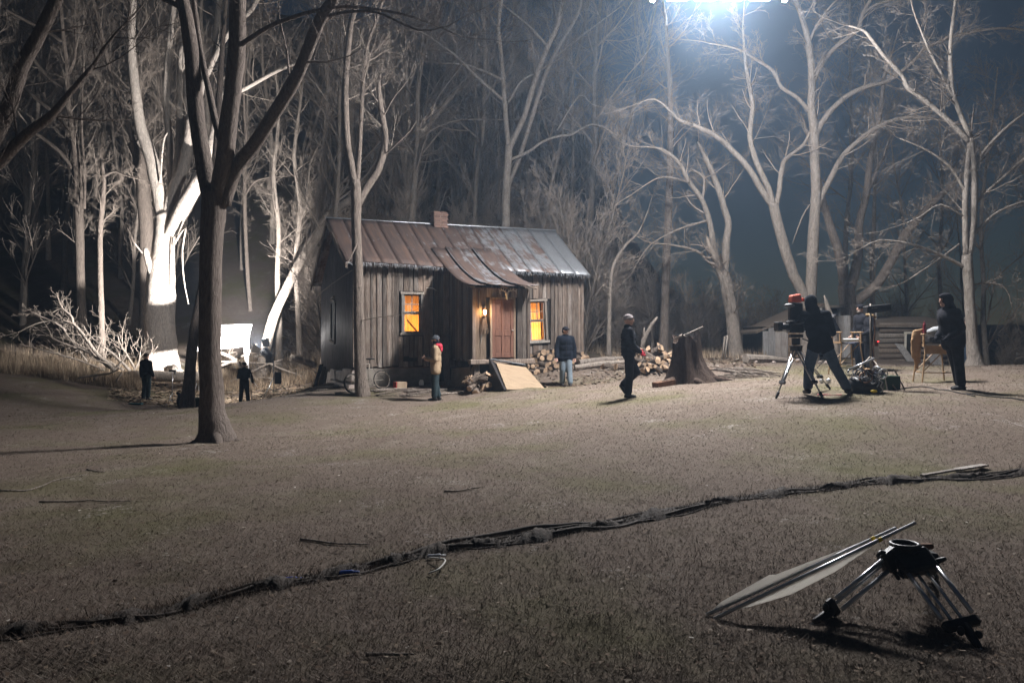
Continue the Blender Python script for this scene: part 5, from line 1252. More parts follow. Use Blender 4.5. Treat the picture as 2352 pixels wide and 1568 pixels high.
fallen('fallen_branch', 'tangle of thin brush heaped behind the weeds at the left, below the dark wood', [
 [(300,852,.07),(262,815,.06),(232,792,.05),(205,770,.04),(190,745,.02)], [(285,850,.06),(240,826,.05),(200,806,.04),(150,790,.03),(110,770,.015)], [(310,846,.05),(290,812,.045),(276,790,.03),(270,768,.015)],
 [(240,850,.05),(190,830,.045),(140,815,.04),(85,800,.03),(40,790,.015)], [(300,860,.05),(318,832,.04),(322,808,.025)], [(200,830,.04),(172,790,.035),(150,762,.025),(146,740,.012)]], 34.4, 71, 1.3, every=.8)
fallen('fallen_branch', 'short broken branches lying in front of the weeds left of the left man', [[(180,868,.04),(215,862,.04),(250,858,.04),(275,846,.02)],[(215,872,.04),(225,862,.03)],[(265,878,.05),(280,856,.04)]], 32.0, 62, .4)
fallen('fallen_branch', 'pale branches in the tangled brush pile behind the man at the lamp', [
 [(500,808,.08),(530,820,.075),(560,845,.07),(600,880,.06),(625,895,.04)], [(470,850,.06),(520,835,.06),(570,810,.05),(590,790,.03)], [(520,880,.06),(560,862,.05),(610,838,.05),(650,825,.03)],
 [(540,895,.05),(575,870,.05),(620,868,.045),(680,872,.03)], [(610,830,.05),(650,848,.05),(690,862,.04),(722,880,.02)], [(500,830,.05),(560,832,.05),(640,835,.04)]], 36.0, 63, 1.2)
fallen('fallen_branch', 'pale limb end lying in the weeds by the black board at the cabin', [[(668,822,.16),(690,826,.17),(716,836,.16),(725,840,.12)]], 34.0, 64, .2, every=.05)

# ------------------------------------------------------------------ camera tripod and film camera
def tripod(root, top, feet, r, mats, tri=False, foot_r=.03):
    top = Vector(top)
    for f in feet:
        f = Vector(f); lgp = bpy.data.objects.new('leg', None); C.objects.link(lgp); lgp.parent = root
        ax_ = (f-top); L = ax_.length; u = ax_/L; w = u.cross(Vector((0,0,1))).normalized()
        a_, kn, e_ = top+u*.08, top+u*L*.62, f-u*.06
        for s in (-1, 1): m = MB(); m.bar(a_+w*.03*s, kn+w*.03*s+u*.1, r, 8); m.build('rail', mats[0], lgp, smooth=True)
        m = MB(); m.bar(top+u*L*.3, e_, r*1.05, 8); m.build('slider', mats[0], lgp, smooth=True)
        rm = Matrix((w, w.cross(u), u)).transposed(); m = MB(); m.box(tuple(kn+u*.09), (.11,.05,.05), rm); m.build('lock', mats[1], lgp)
        m = MB(); m.capsule(tuple(f-u*.1), tuple(f), foot_r, foot_r*.7, 8); m.build('foot', mats[1], lgp, smooth=True)
tg = G(1862, 14.3); tp = thing('camera_tripod', 'silver legged camera tripod in front of the camera operator', 'tripod', tg)
feet = [G(1783,14.2)-tg+Vector((0,0,.03)), G(1890,13.9)-tg+Vector((0,0,.03)), G(1906,15.0)-tg+Vector((0,0,.03))]
TT = Vector((-.14,.35,.86)); tripod(tp, TT, feet, .014, (M['steel'], M['black_plastic']))
m = MB(); m.tube([tuple(TT-Vector((0,0,.06))), tuple(TT+Vector((0,0,.04)))], [.10,.12], 14); m.tube([tuple(TT+Vector((0,0,.05))), tuple(TT+Vector((0,0,.18)))], [.075,.08], 12); m.box(tuple(TT+Vector((0,0,.22))),(.22,.14,.06)); m.build('fluid_head', M['black_plastic'], tp)
m = MB(); m.bar(tuple(TT+Vector((.08,-.1,.17))), tuple(TT+Vector((.4,-.3,.02))), .012); m.build('pan_bar', M['black_plastic'], tp)
cb = tg+TT+Vector((0,0,.255)); cm = thing('film_camera', 'black film camera on the tripod with an orange cover on top', 'camera', cb, math.pi*.06)
for nm, c, s in (('camera_body',(-.02,0,.13),(.30,.16,.22)), ('magazine',(.0,.02,.41),(.26,.11,.32)), ('matte_box',(-.36,-.02,.14),(.10,.2,.17)), ('battery',(.19,0,.13),(.08,.13,.16))):
    m = MB(); m.box(c, s); m.build(nm, M['black_plastic'], cm, bevel=.02)
m = MB(); m.tube([(-.17,-.02,.13),(-.24,-.02,.13),(-.32,-.02,.13)], [.055,.06,.065], 12); m.build('lens', M['black_plastic'], cm, smooth=True)
for zz_ in (.05,): 
    for yy in (-.06,.03): m = MB(); m.bar((-.42,yy,zz_),(.2,yy,zz_),.009); m.build('rod', M['steel'], cm)
m = MB(); m.bar((-.12,-.09,.16),(-.1,-.22,.2),.02); m.capsule((-.1,-.22,.2),(.0,-.24,.22),.03,.03,8); m.build('viewfinder', M['black_plastic'], cm)
m = MB(); m.hexa([(-.12,-.07,.58),(.10,-.07,.58),(.10,.09,.58),(-.12,.09,.58)], [(-.10,-.07,.71),(.07,-.07,.74),(.07,.09,.74),(-.10,.09,.71)]); m.build('orange_cover', M['orange_paint'], cm, bevel=.02)
m = MB(); m.hexa([(.10,-.06,.60),(.22,-.06,.60),(.22,.06,.60),(.10,.06,.60)], [(.10,-.06,.66),(.20,-.06,.65),(.20,.06,.65),(.10,.06,.66)]); m.build('orange_flap', M['orange_paint'], cm, bevel=.01)
m = MB(); m.ell((-.15,-.03,.52),(.10,.08,.04)); m.bar((-.12,0,.5),(-.05,0,.56),.012); m.build('top_handle', M['grey_plastic'], cm, smooth=True)
# pink cord on the ground
mb = MB(); g = G(1905, 14.2); pts = [g+Vector((.22*math.cos(a_)*(1-.05*a_/6), .12*math.sin(a_), .015)) for a_ in np.linspace(0, 11, 30)]; mb.tube([tuple(p) for p in pts], .008, 5); o = mb.build('pink_cord', surf('pink_cord', (.5,.15,.16), (.6,.22,.22), 5, var=0)); tag(o, 'coiled pink cord on the grass behind the operator', 'cord')
# monitor on a stand with bag of gear at its foot
mg = G(2000, 15.2); ms = thing('monitor_stand', 'tall stand with a black monitor hood right of the camera', 'monitor stand', mg); stand(ms, 1.62, .55, .62, M['old_steel'], .02, a0=1.0)
hz_ = P(2008, 708, 15.2)-mg
m = MB(); m.hexa([hz_+Vector((-.17,-.1,-.10)), hz_+Vector((.26,-.14,-.06)), hz_+Vector((.26,.10,-.06)), hz_+Vector((-.17,.12,-.10))], [hz_+Vector((-.17,-.1,.04)), hz_+Vector((.26,-.14,.085)), hz_+Vector((.26,.10,.085)), hz_+Vector((-.17,.12,.04))]); m.build('monitor_hood', M['black_plastic'], ms, bevel=.012)
m = MB(); m.box(tuple(hz_+Vector((-.09,-.122,0))), (.03,.012,.02)); m.box(tuple(hz_+Vector((-.03,-.127,.005))), (.06,.006,.016), Euler((0,-.08,0))); m.build('badge', M['trim'], ms)
m = MB(); m.bar((0,0,1.6), tuple(hz_+Vector((-.02,0,-.09))), .018); m.box((.0,0,1.5),(.09,.07,.1)); m.build('mount', M['black_plastic'], ms)
M['signal_red'] = emit('signal_red', (1,.05,.05), 3)
m = MB(); m.box((.09,-.02,.86),(.07,.05,.1)); m.build('wireless_box', M['rust'], ms); m = MB(); m.ell((.12,-.05,.9),(.018,.01,.012)); m.build('signal_lamp', M['signal_red'], ms)
mb = MB(); mb.tube([(.06,0,1.5),(.07,-.02,1.1),(.05,0,.8),(.08,.02,.4),(.04,0,.1)], .012, 5); mb.build('cable', M['rust'], ms)
bgp = G(1990, 14.4); cbag = thing('cable_bag', 'open black bag stuffed with coiled cables at the foot of the monitor stand', 'bag', bgp)
m = MB(); m.ell((-.12,0,.14),(.2,.2,.17)); m.ell((.12,.0,.13),(.19,.19,.16)); m.ell((0,-.06,.1),(.26,.16,.12)); link_mesh('bag', remesh(m,.025,2), M['black_plastic'], cbag)
cols = [M['rubber'], M['navy_cloth'], M['rust'], M['steel'], M['black_plastic'], M['grey_plastic']]
for i in range(20):
    m = MB(); m.torus((rp5.uniform(-.24,.24), rp5.uniform(-.22,.08), .22+rp5.uniform(-.10,.16)), rp5.uniform(.06,.12), .013, (rp5.uniform(-1,1),rp5.uniform(-1,.2),rp5.uniform(-.3,1)), 18, 5); m.build('coiled_cable', cols[i % 6], cbag, smooth=True)
m = MB(); m.bar((-.36,-.1,.42),(.12,-.05,.62),.02); m.bar((-.36,-.1,.42),(-.38,-.1,.36),.016); m.build('clamp_arm', M['steel'], cbag, smooth=True)
m = MB(); m.tube([(.12,-.23,.24),(.17,-.26,.20),(.13,-.27,.13),(.18,-.27,.06),(.12,-.28,.03)], .011, 6); m.build('pale_strap', M['foam'], cbag, smooth=True)
m = MB(); m.ell((.02,-.26,.04),(.06,.04,.03)); m.build('yellow_pouch', M['yellow_tape'], cbag, smooth=True)
cg = G(2043, 14.9); o = thing('equipment_case', 'dark green equipment case with open lid beside the cable bag', 'case', cg, .3); m = MB(); m.box((0,0,.14),(.3,.24,.26)); m.build('case_body', M['green_box'], o, bevel=.01); 
for a_, b_ in (((-.18,-.15,.0),(-.12,0,.36)), ((.22,-.15,0),(.13,0,.36))): m = MB(); m.bar(a_,b_,.012); m.build('case_leg', M['old_steel'], o)
# directors' chairs (tall, folding)
def tall_chair(label, loc, rz, folded):
    o = thing('folding_chair', label, 'chair', loc, rz, None); w, dpt, sh = .54, .40, .78
    for y in (-dpt/2, dpt/2):
        m = MB(); m.bar((-w/2-.06,y*1.25,.0),(-w/2+.03,y,sh),.018,6); m.build('leg', M['chair_wood'], o); m = MB(); m.bar((w/2+.06,y*1.25,.0),(w/2-.03,y,sh),.018,6); m.build('leg', M['chair_wood'], o)
        m = MB(); m.bar((-w/2-.03,y+.03,.22),(w/2-.06,y+.03,sh-.03),.012,6); m.build('brace', M['chair_wood'], o)
    for s in (-1,1):
        m = MB(); m.box((s*w/2,0,sh+.02),(.04,dpt+.06,.045)); m.build('seat_rail', M['chair_wood'], o)
        for y in (-dpt/2+.02, dpt/2-.02): m = MB(); m.box((s*w/2,y,sh+.14),(.035,.035,.22)); m.build('arm_post', M['chair_wood'], o)
        m = MB(); m.box((s*w/2,0,sh+.265),(.055,dpt+.1,.03)); m.build('arm_rest', M['chair_wood'], o, bevel=.008)
        m = MB(); m.bar((s*(w/2+.01),-dpt/2,.22),(s*(w/2+.01),dpt/2,.22),.013,6); m.build('stretcher', M['chair_wood'], o)
    m = MB(); m.bar((-w/2,-dpt/2,.22),(w/2,-dpt/2-.0,.22),.013,6); m.build('foot_rest', M['chair_wood'], o)
    m = MB(); n = 8
    for j in range(n+1):
        xx = -w/2+w*j/n; zz_ = sh+.04-.05*math.sin(math.pi*j/n)
        m.v += [(xx,-dpt/2,zz_),(xx,dpt/2,zz_)]
    for j in range(n): m.face((2*j,2*j+2,2*j+3,2*j+1))
    oo = m.build('canvas_seat', M['navy_cloth'] if not folded else M['tan_leather'], o); sm = oo.modifiers.new('s','SOLIDIFY'); sm.thickness = .012
    return o
c1 = tall_chair('tall wooden folding chair without a back canvas behind the operator', G(1944, 19.5), R(8), False)
m = MB(); m.capsule((-.24,-.16,.86),(.2,-.16,.86),.035,.035,8); m.build('rolled_cloth', M['foam'], c1, smooth=True)
m = MB(); m.prism([(-.26,.16,1.05),(-.30,.2,1.42),(-.22,.2,1.42),(-.02,.18,1.05)], (0,.02,0)); m.build('back_canvas', M['navy_cloth'], c1)
c2 = tall_chair('tall wooden folding chair piled with clothes left of the standing hooded man', G(2144, 17.3), R(-6), True)
m = MB(); m.prism([(-.27,-.21,.62),(.27,-.21,.62),(.27,-.21,.80),(-.27,-.21,.80)], (0,.015,0)); m.build('seat_apron', M['tan_leather'], c2)
g2 = Vector(c2.location)
m = MB(); m.ell((0,0,0),(.22,.16,.10)); m.ell((.14,.02,.05),(.13,.12,.09)); m.ell((-.14,0,-.02),(.12,.13,.08)); o = link_mesh('grey_jacket_heap', remesh(m,.025,3), surf('grey_knit', (.20,.21,.22), (.34,.35,.36), 8, bump=.4, var=0)); o.location = g2+Vector((.12,0,1.12)); tag(o, 'grey clothing heaped on the arms of the right folding chair', 'clothing')
m = MB(); m.capsule((0,0,0),(0,.0,.17),.036,.034,10); m.capsule((0,0,.17),(0,0,.23),.02,.016,8); o = m.build('red_flask', surf('red_flask', (.12,.012,.018), (.17,.02,.026), 5, var=0, rough=.35)); o.location = g2+Vector((-.22,-.05,1.08)); tag(o, 'dark red flask standing on the right folding chair', 'flask')
m = MB(); m.box((0,0,0),(.36,.25,.13)); o = link_mesh('black_bag', remesh(m,.03,4), M['black_plastic']); o.location = g2+Vector((.06,-.05,.92)); tag(o, 'black bag lying on the seat of the right folding chair', 'bag')
m = MB()
for (a, b, r1, r2) in (((-.02,0,.36),(-.05,0,.02),.085,.075), ((.05,0,.40),(.04,.02,-.05),.07,.06), ((-.06,0,.06),(.02,.02,-.34),.055,.035), ((.04,0,.0),(.07,.02,-.22),.05,.03), ((-.03,0,.42),(.12,0,.47),.06,.04), ((-.09,-.03,.25),(-.08,-.02,-.12),.045,.03)): m.capsule(a,b,r1,r2,10)
me_ = remesh(m,.018,1); me_.transform(Matrix.Diagonal((1,.7,1,1))); o = link_mesh('tan_jacket', me_, M['tan_leather']); o.location = g2+Vector((-.36,.02,.66)); tag(o, 'tan leather jacket hanging off the left side of the right folding chair', 'jacket')
for i, (px_, dd) in enumerate(((1938,19.3),(1950,19.2))):
    g = G(px_, dd); m = MB(); m.tube([(0,0,0),(0,0,.02),(0,0,.17),(0,0,.22),(0,0,.25)], [.05,.06,.06,.03,.022], 10); o = m.build('water_jug', M['pane']); o.location = g; o.scale = (1.3,)*3; tag(o, ['clear water jug on the grass under the left folding chair, nearer the operator', 'clear water jug on the grass under the left folding chair, nearer the monitor stand'][i], 'jug')
for i, px_ in enumerate((1926,1935)):
    g = G(px_, 18.9); m = MB(); m.ell((0,0,.045),(.05,.05,.045)); o = m.build('metal_ball', M['steel'], smooth=True); o.location = g; tag(o, ['left of two small shiny balls by the water jugs', 'right of two small shiny balls by the water jugs'][i], 'ball')
for i, (px_, dd) in enumerate(((1887,16.5),(1903,16.5))):
    g = G(px_, dd); m = MB(); m.ell((0,0,.05),(.05,.05,.05)); o = m.build('metal_ball', M['steel'], smooth=True); o.location = g; tag(o, ['left of two shiny balls behind the tripod legs', 'right of two shiny balls behind the tripod legs'][i], 'ball')
# video village screen behind operator
g = G(1908, 21.5); o = thing('flat_monitor', 'grey flat monitor on a stand behind the operator', 'monitor', g); m = MB(); m.box((0,0,1.28),(.10,.3,.36),Euler((0,0,.5))); m.build('screen', M['grey_plastic'], o, bevel=.01); m = MB(); m.bar((0,0,0),(0,0,1.15),.016); m.bar((0,0,.4),(.3,.2,0),.01); m.bar((0,0,.4),(-.3,.2,0),.01); m.bar((0,0,.4),(0,-.3,0),.01); m.build('stand', M['black_plastic'], o)
# thin cable on grass at right
for i, (pts_, lab) in enumerate(((((2040,903),(2120,890),(2180,903),(2240,915)), 'thin black cable on the grass below the right folding chair'), (((2220,910),(2280,915),(2352,925),(2400,930)), 'thin black cable on the grass right of the hooded man'))):
    pts = [Ghit(*p)+Vector((0,0,.012)) for p in pts_]; sp, _ = smooth_path(pts, [0]*4, 5); sp = [Vector((p.x,p.y,ground_z(p.x,p.y)+.012)) for p in sp]; mb = MB(); mb.tube([tuple(p) for p in sp], .012, 5); o = mb.build('cable', M['rubber'], smooth=True); tag(o, lab, 'cable')

# ------------------------------------------------------------------ foreground: low tripod and folded flags
bg2 = G(2075, 4.55); bt = thing('low_tripod', 'low black and silver tripod spread on the near lawn', 'tripod', bg2)
topw = P(2078, 1258, 4.5); topl = topw-bg2
ft = [Ghit(1868,1462), Ghit(2250,1530), P(2150,1400,5.0)]; ft[2].z = ground_z(ft[2].x, ft[2].y)
M['tripod_black'] = surf('tripod_black', (.008,.008,.010), (.02,.02,.023), 14, rough=.45, bump=.15, var=0, spec=.4)
m = MB(); m.torus(tuple(topl+Vector((0,0,.02))), .072, .013, (0,0,1), 28, 8); m.tube([tuple(topl+Vector((0,0,-.07))), tuple(topl+Vector((0,0,-.02))), tuple(topl+Vector((0,0,.016)))], [.05,.072,.083], 20, cap=False); m.build('bowl', M['tripod_black'], bt, smooth=True)
m = MB(); m.box(tuple(topl+Vector((.07,-.02,-.06))), (.16,.15,.12), Euler((0,.15,0))); m.build('hinge_block', M['tripod_black'], bt, bevel=.015)
m = MB(); m.box(tuple(topl+Vector((-.08,.0,-.06))), (.09,.10,.08)); m.build('hinge_block', M['tripod_black'], bt, bevel=.015)
m = MB(); m.box(tuple(topl+Vector((.14,.04,.0))), (.08,.04,.03)); m.build('latch', M['rust'], bt, bevel=.008)
for fi, f in enumerate(ft):
    f = f-bg2; u = (f-topl).normalized(); L = (f-topl).length; w = u.cross(Vector((0,1,0))).normalized(); n2 = w.cross(u)
    if fi == 2: w, n2 = n2, w
    lgp = bpy.data.objects.new('leg', None); C.objects.link(lgp); lgp.parent = bt
    rm = Matrix((w, n2, u)).transposed()
    sh = topl+u*.14; kn = topl+u*(L-.19); wd = .080 if fi == 1 else .034
    m = MB(); m.box(tuple(topl+u*.11), (wd*2.0+.04, .07, .15), rm); m.build('shoulder', M['tripod_black'], lgp, bevel=.015)
    m = MB(); m.capsule(tuple(topl+u*.15+w*(wd+.02)-n2*.02), tuple(topl+u*.17+w*(wd+.045)-n2*.05), .016, .012, 8); m.build('clamp_knob', M['tripod_black'], lgp, smooth=True)
    m = MB(); m.tube([tuple(topl+u*.13-w*(wd+.02)), tuple(topl+u*.155-w*(wd+.035)), tuple(topl+u*.19-w*(wd+.03))], [.008,.013,.008], 6); m.build('clamp_knob', M['tripod_black'], lgp, smooth=True)
    for k in (-1, -.33, .33, 1) if fi == 1 else (-1, 0, 1):
        rr = .0125 if abs(k) == 1 else .009
        m = MB(); m.bar(sh+w*wd*k+n2*.012*(1 if abs(k) < 1 else -1), kn+w*wd*k+n2*.012*(1 if abs(k) < 1 else -1), rr, 10); m.build('tube', M['steel'], lgp, smooth=True)
    m = MB(); m.box(tuple(kn+u*.04), (wd*2+.03, .045, .06), rm); m.build('foot_block', M['tripod_black'], lgp, bevel=.014)
    m = MB(); m.capsule(tuple(kn+u*.06+w*.01), tuple(f-u*.015), .026, .02, 10); m.ell(tuple(kn+u*.09-w*.035-n2*.02), (.018,.018,.025)); m.ell(tuple(kn+u*.12+w*.04), (.02,.02,.02)); m.build('foot', M['tripod_black'], lgp, smooth=True)
    m = MB(); m.bar(tuple(f-u*.03), tuple(f+u*.02), .009); m.build('spike', M['steel'], lgp)
# two long framed flags leaning on it
fd = thing('folded_flags', 'two narrow cloth flags on metal rods leaning against the low tripod', 'flags', Ghit(1622,1438)); fb = Vector(fd.location)
a0_, b0_ = P(1622,1432,4.36)-fb, P(2058,1212,4.50)-fb
a1_, b1_ = P(1640,1434,4.30)-fb, P(2102,1200,4.46)-fb
a0_.z = max(a0_.z, .012); a1_.z = max(a1_.z, .012)
for a_, b_ in ((a0_, b0_), (a1_, b1_)): m = MB(); m.bar(a_, b_, .0095, 10); m.build('rod', M['steel'], fd, smooth=True)
def lerp(a_, b_, t_): return a_+(b_-a_)*t_
m = MB(); up_ = Vector((0,0,1)); u_ = (b0_-a0_).normalized(); pts_up = [(.03,.006),(.08,.030),(.33,.056),(.36,.044),(.50,.034),(.70,.014),(.84,.008)]
top_ = [lerp(a0_,b0_,t_)+Vector((0,.01,h_)) for t_, h_ in pts_up]; bot_ = [lerp(a0_,b0_,t_)+Vector((0,-.012,-.004)) for t_, h_ in pts_up]
for i in range(len(top_)): m.v += [tuple(bot_[i]), tuple(top_[i]+Vector((0,rp5.uniform(-.008,.008),0)))]
for i in range(len(top_)-1): m.face((2*i,2*i+2,2*i+3,2*i+1))
oo = m.build('upper_flag', M['silk'], fd); sm = oo.modifiers.new('s','SOLIDIFY'); sm.thickness = .006
m = MB(); pts_dn = [(.03,.0),(.20,-.042),(.38,-.078),(.60,-.070),(.84,-.016)]
for t_, h_ in pts_dn: p_ = lerp(a1_,b1_,t_); m.v += [tuple(p_+Vector((0,.012,.004))), tuple(p_+Vector((0,.02,h_)))]
for i in range(len(pts_dn)-1): m.face((2*i,2*i+1,2*i+3,2*i+2))
oo = m.build('lower_flag', M['silk'], fd, smooth=False); sm = oo.modifiers.new('s','SOLIDIFY'); sm.thickness = .005
for (a_, b_, t_) in ((a0_,b0_,.865),(a1_,b1_,.81)): m = MB(); m.bar(lerp(a_,b_,t_), lerp(a_,b_,t_+.018), .0125, 10); m.build('tape_band', M['yellow_tape'], fd, smooth=True)

# ------------------------------------------------------------------ cables across the lawn
M['dusty_cable'] = surf('dusty_cable', (.022,.017,.014), (.075,.056,.043), 12, bump=.3, bscale=30, var=.2)
path = [(-260,1522),(-120,1500),(0,1480),(300,1432),(560,1384),(800,1336),(960,1298),(1100,1274),(1300,1246),(1500,1205),(1700,1160),(1900,1126),(2100,1100),(2352,1076),(2520,1060)]
cp_ = [Ghit(*p) for p in path]
rcb = random.Random(15)
labs = ['black power cable in the bundle crossing the near lawn']*7
for k in range(7):
    sp, _ = smooth_path([p+Vector((rcb.uniform(-.03,.03), rcb.uniform(-.05,.05), 0)) for p in cp_], [0]*len(cp_), 10); ph = rcb.uniform(0,6); am = rcb.uniform(.02,.05)
    pts = []
    for i, p in enumerate(sp):
        y = p.y+(k-3)*.020+am*math.sin(i*.35+ph)+.02*math.sin(i*1.1+ph); z = ground_z(p.x, y)+.006+(.02 if k in (2,4) else .0)*(.5+.5*math.sin(i*.5+ph)); pts.append((p.x, y, z))
    if k == 6: pts = pts[50:]
    if k == 5: pts = pts[:110]
    mb = MB(); mb.tube(pts, rcb.choice([.007,.009,.011,.013]), 6); o = mb.build('power_cable', M['dusty_cable'], smooth=True); tag(o, labs[k], 'cable', 'cables across the near lawn')
# strand that swings up from the bundle in the middle
pts = [Ghit(*p) for p in ((930,1310),(1000,1288),(1100,1262),(1220,1246),(1320,1236),(1430,1226))]; sp, _ = smooth_path(pts, [0]*6, 6); mb = MB(); mb.tube([(p.x,p.y,ground_z(p.x,p.y)+.02) for p in sp], .018, 7); o = mb.build('power_cable', M['dusty_cable'], smooth=True); tag(o, 'thick black cable lying above the bundle in the middle of the near lawn', 'cable')
pts = [Ghit(*p) for p in ((985,1316),(1015,1318),(1022,1332),(1005,1350),(985,1352))]; sp, _ = smooth_path(pts, [0]*5, 5); mb = MB(); mb.tube([(p.x,p.y,ground_z(p.x,p.y)+.02+.03*math.sin(i/6)) for i, p in enumerate(sp)], .006, 5); o = mb.build('thin_cord', M['foam'], smooth=True); tag(o, 'thin pale looped cord by the cable bundle on the near lawn', 'cord')
# blue and red connectors on the bundle
for i, (px_, py_, mm, lab) in enumerate(((670,1352,(.02,.04,.22),'blue plug on the cable bundle, left of two'), (800,1338,(.02,.06,.25),'blue plug on the cable bundle, right of two'), (1000,1310,(.35,.36,.4),'shiny metal plug on the cable bundle beside the looped cord'))):
    g = Ghit(px_, py_); m = MB(); m.capsule((-.04,0,.02),(.03,.0,.025),.015,.013,10); m.capsule((.03,0,.025),(.07,.01,.02),.009,.008,8); o = m.build('cable_plug', surf('plug_%d' % i, mm, tuple(c_*1.3 for c_ in mm), 4, var=0, rough=.4), smooth=True); o.location = (g.x, g.y-.03, ground_z(g.x,g.y-.03)); o.rotation_euler = (0,0,.12); tag(o, lab, 'plug')
# flat scraps of wood beside the cable at the right
for i, (pA_, pB_, w_, lab) in enumerate(((((2118,1096)),(2200,1078),.05,'thin slat lying beside the cable on the right lawn'), ((2200,1078),(2262,1066),.09,'pale flat board scrap lying beside the cable on the right lawn'))):
    a_, b_ = Ghit(*pA_), Ghit(*pB_); m = MB(); u_ = (b_-a_); rz_ = math.atan2(u_.y,u_.x); m.box((0,0,.02),(u_.length,w_,.02)); o = m.build('board_scrap', M['shed_grey']); o.location = (a_+b_)/2; o.location.z = (a_.z+b_.z)/2+.012; o.rotation_euler = (0,-math.asin((b_.z-a_.z)/u_.length),rz_); tag(o, lab, 'board')
# fallen twigs on the lawn
for i, pts_ in enumerate((((90,1152),(150,1150),(220,1152),(300,1158)), ((0,1132),(60,1128),(120,1112),(200,1100)), ((700,1345),(760,1348),(830,1350)), ((690,1262),(760,1268),(850,1270)), ((1020,1148),(1060,1146),(1110,1138)), ((200,1085),(215,1090),(240,1093)), ((840,1570),(880,1580),(950,1585)))):
    pts = [Ghit(p[0], min(p[1], 1560)) for p in pts_]; sp, sr = smooth_path(pts, [.012]*len(pts), 4); mb = MB(); mb.tube([(p.x,p.y,ground_z(p.x,p.y)+.012) for p in sp], [.012*(1-.6*j/len(sp)) for j in range(len(sp))], 5); o = mb.build('fallen_twig', M['bark_pale'], smooth=True); tag(o, 'thin fallen twig on the open lawn', 'twig', 'twigs on the lawn')
# ------------------------------------------------------------------ people
def cloth(name, c, c2=None, **k): return surf(name, c, c2 or tuple(x*1.5 for x in c), 9, bump=.5, bscale=14, var=0, bdist=.012, rough=.95, spec=.08, **k)
M['skin'] = surf('skin', (.42,.25,.19), (.52,.33,.26), 6, rough=.55, bump=.05, var=0)
M['dark_hair'] = surf('dark_hair', (.03,.02,.015), (.06,.04,.03), 12, bump=.3, var=0)
M['eye'] = surf('eye', (.02,.015,.012), (.03,.02,.015), 4, rough=.2, bump=0, var=0)
M['khaki'] = cloth('khaki', (.24,.17,.11), (.35,.26,.17)); M['navy'] = cloth('navy', (.005,.007,.012), (.010,.013,.020))
M['black_cloth'] = cloth('black_cloth', (.011,.011,.014), (.022,.022,.027)); M['jeans'] = cloth('jeans', (.055,.085,.14), (.10,.145,.21))
M['pale_jeans'] = cloth('pale_jeans', (.12,.15,.18), (.20,.24,.27)); M['teal_dark'] = cloth('teal_dark', (.018,.028,.032), (.035,.05,.055))
M['red_cloth'] = cloth('red_cloth', (.36,.025,.045), (.5,.05,.07)); M['grey_hat'] = cloth('grey_hat', (.05,.055,.062), (.08,.085,.095))
M['teal_hat'] = cloth('teal_hat', (.03,.15,.15), (.05,.21,.2)); M['fur'] = cloth('fur', (.28,.19,.10), (.42,.31,.18)); M['boot_tan'] = cloth('boot_tan', (.28,.17,.09), (.38,.25,.14))
M['knit_hat'] = cloth('knit_hat', (.17,.17,.18), (.32,.27,.26)); M['boot_black'] = surf('boot_black', (.012,.011,.011), (.025,.023,.022), 8, rough=.6, bump=.2, var=0); M['beard'] = cloth('beard', (.12,.10,.09), (.2,.18,.16))
M['maroon'] = cloth('maroon', (.10,.012,.018), (.15,.02,.03)); M['wine'] = M['maroon']

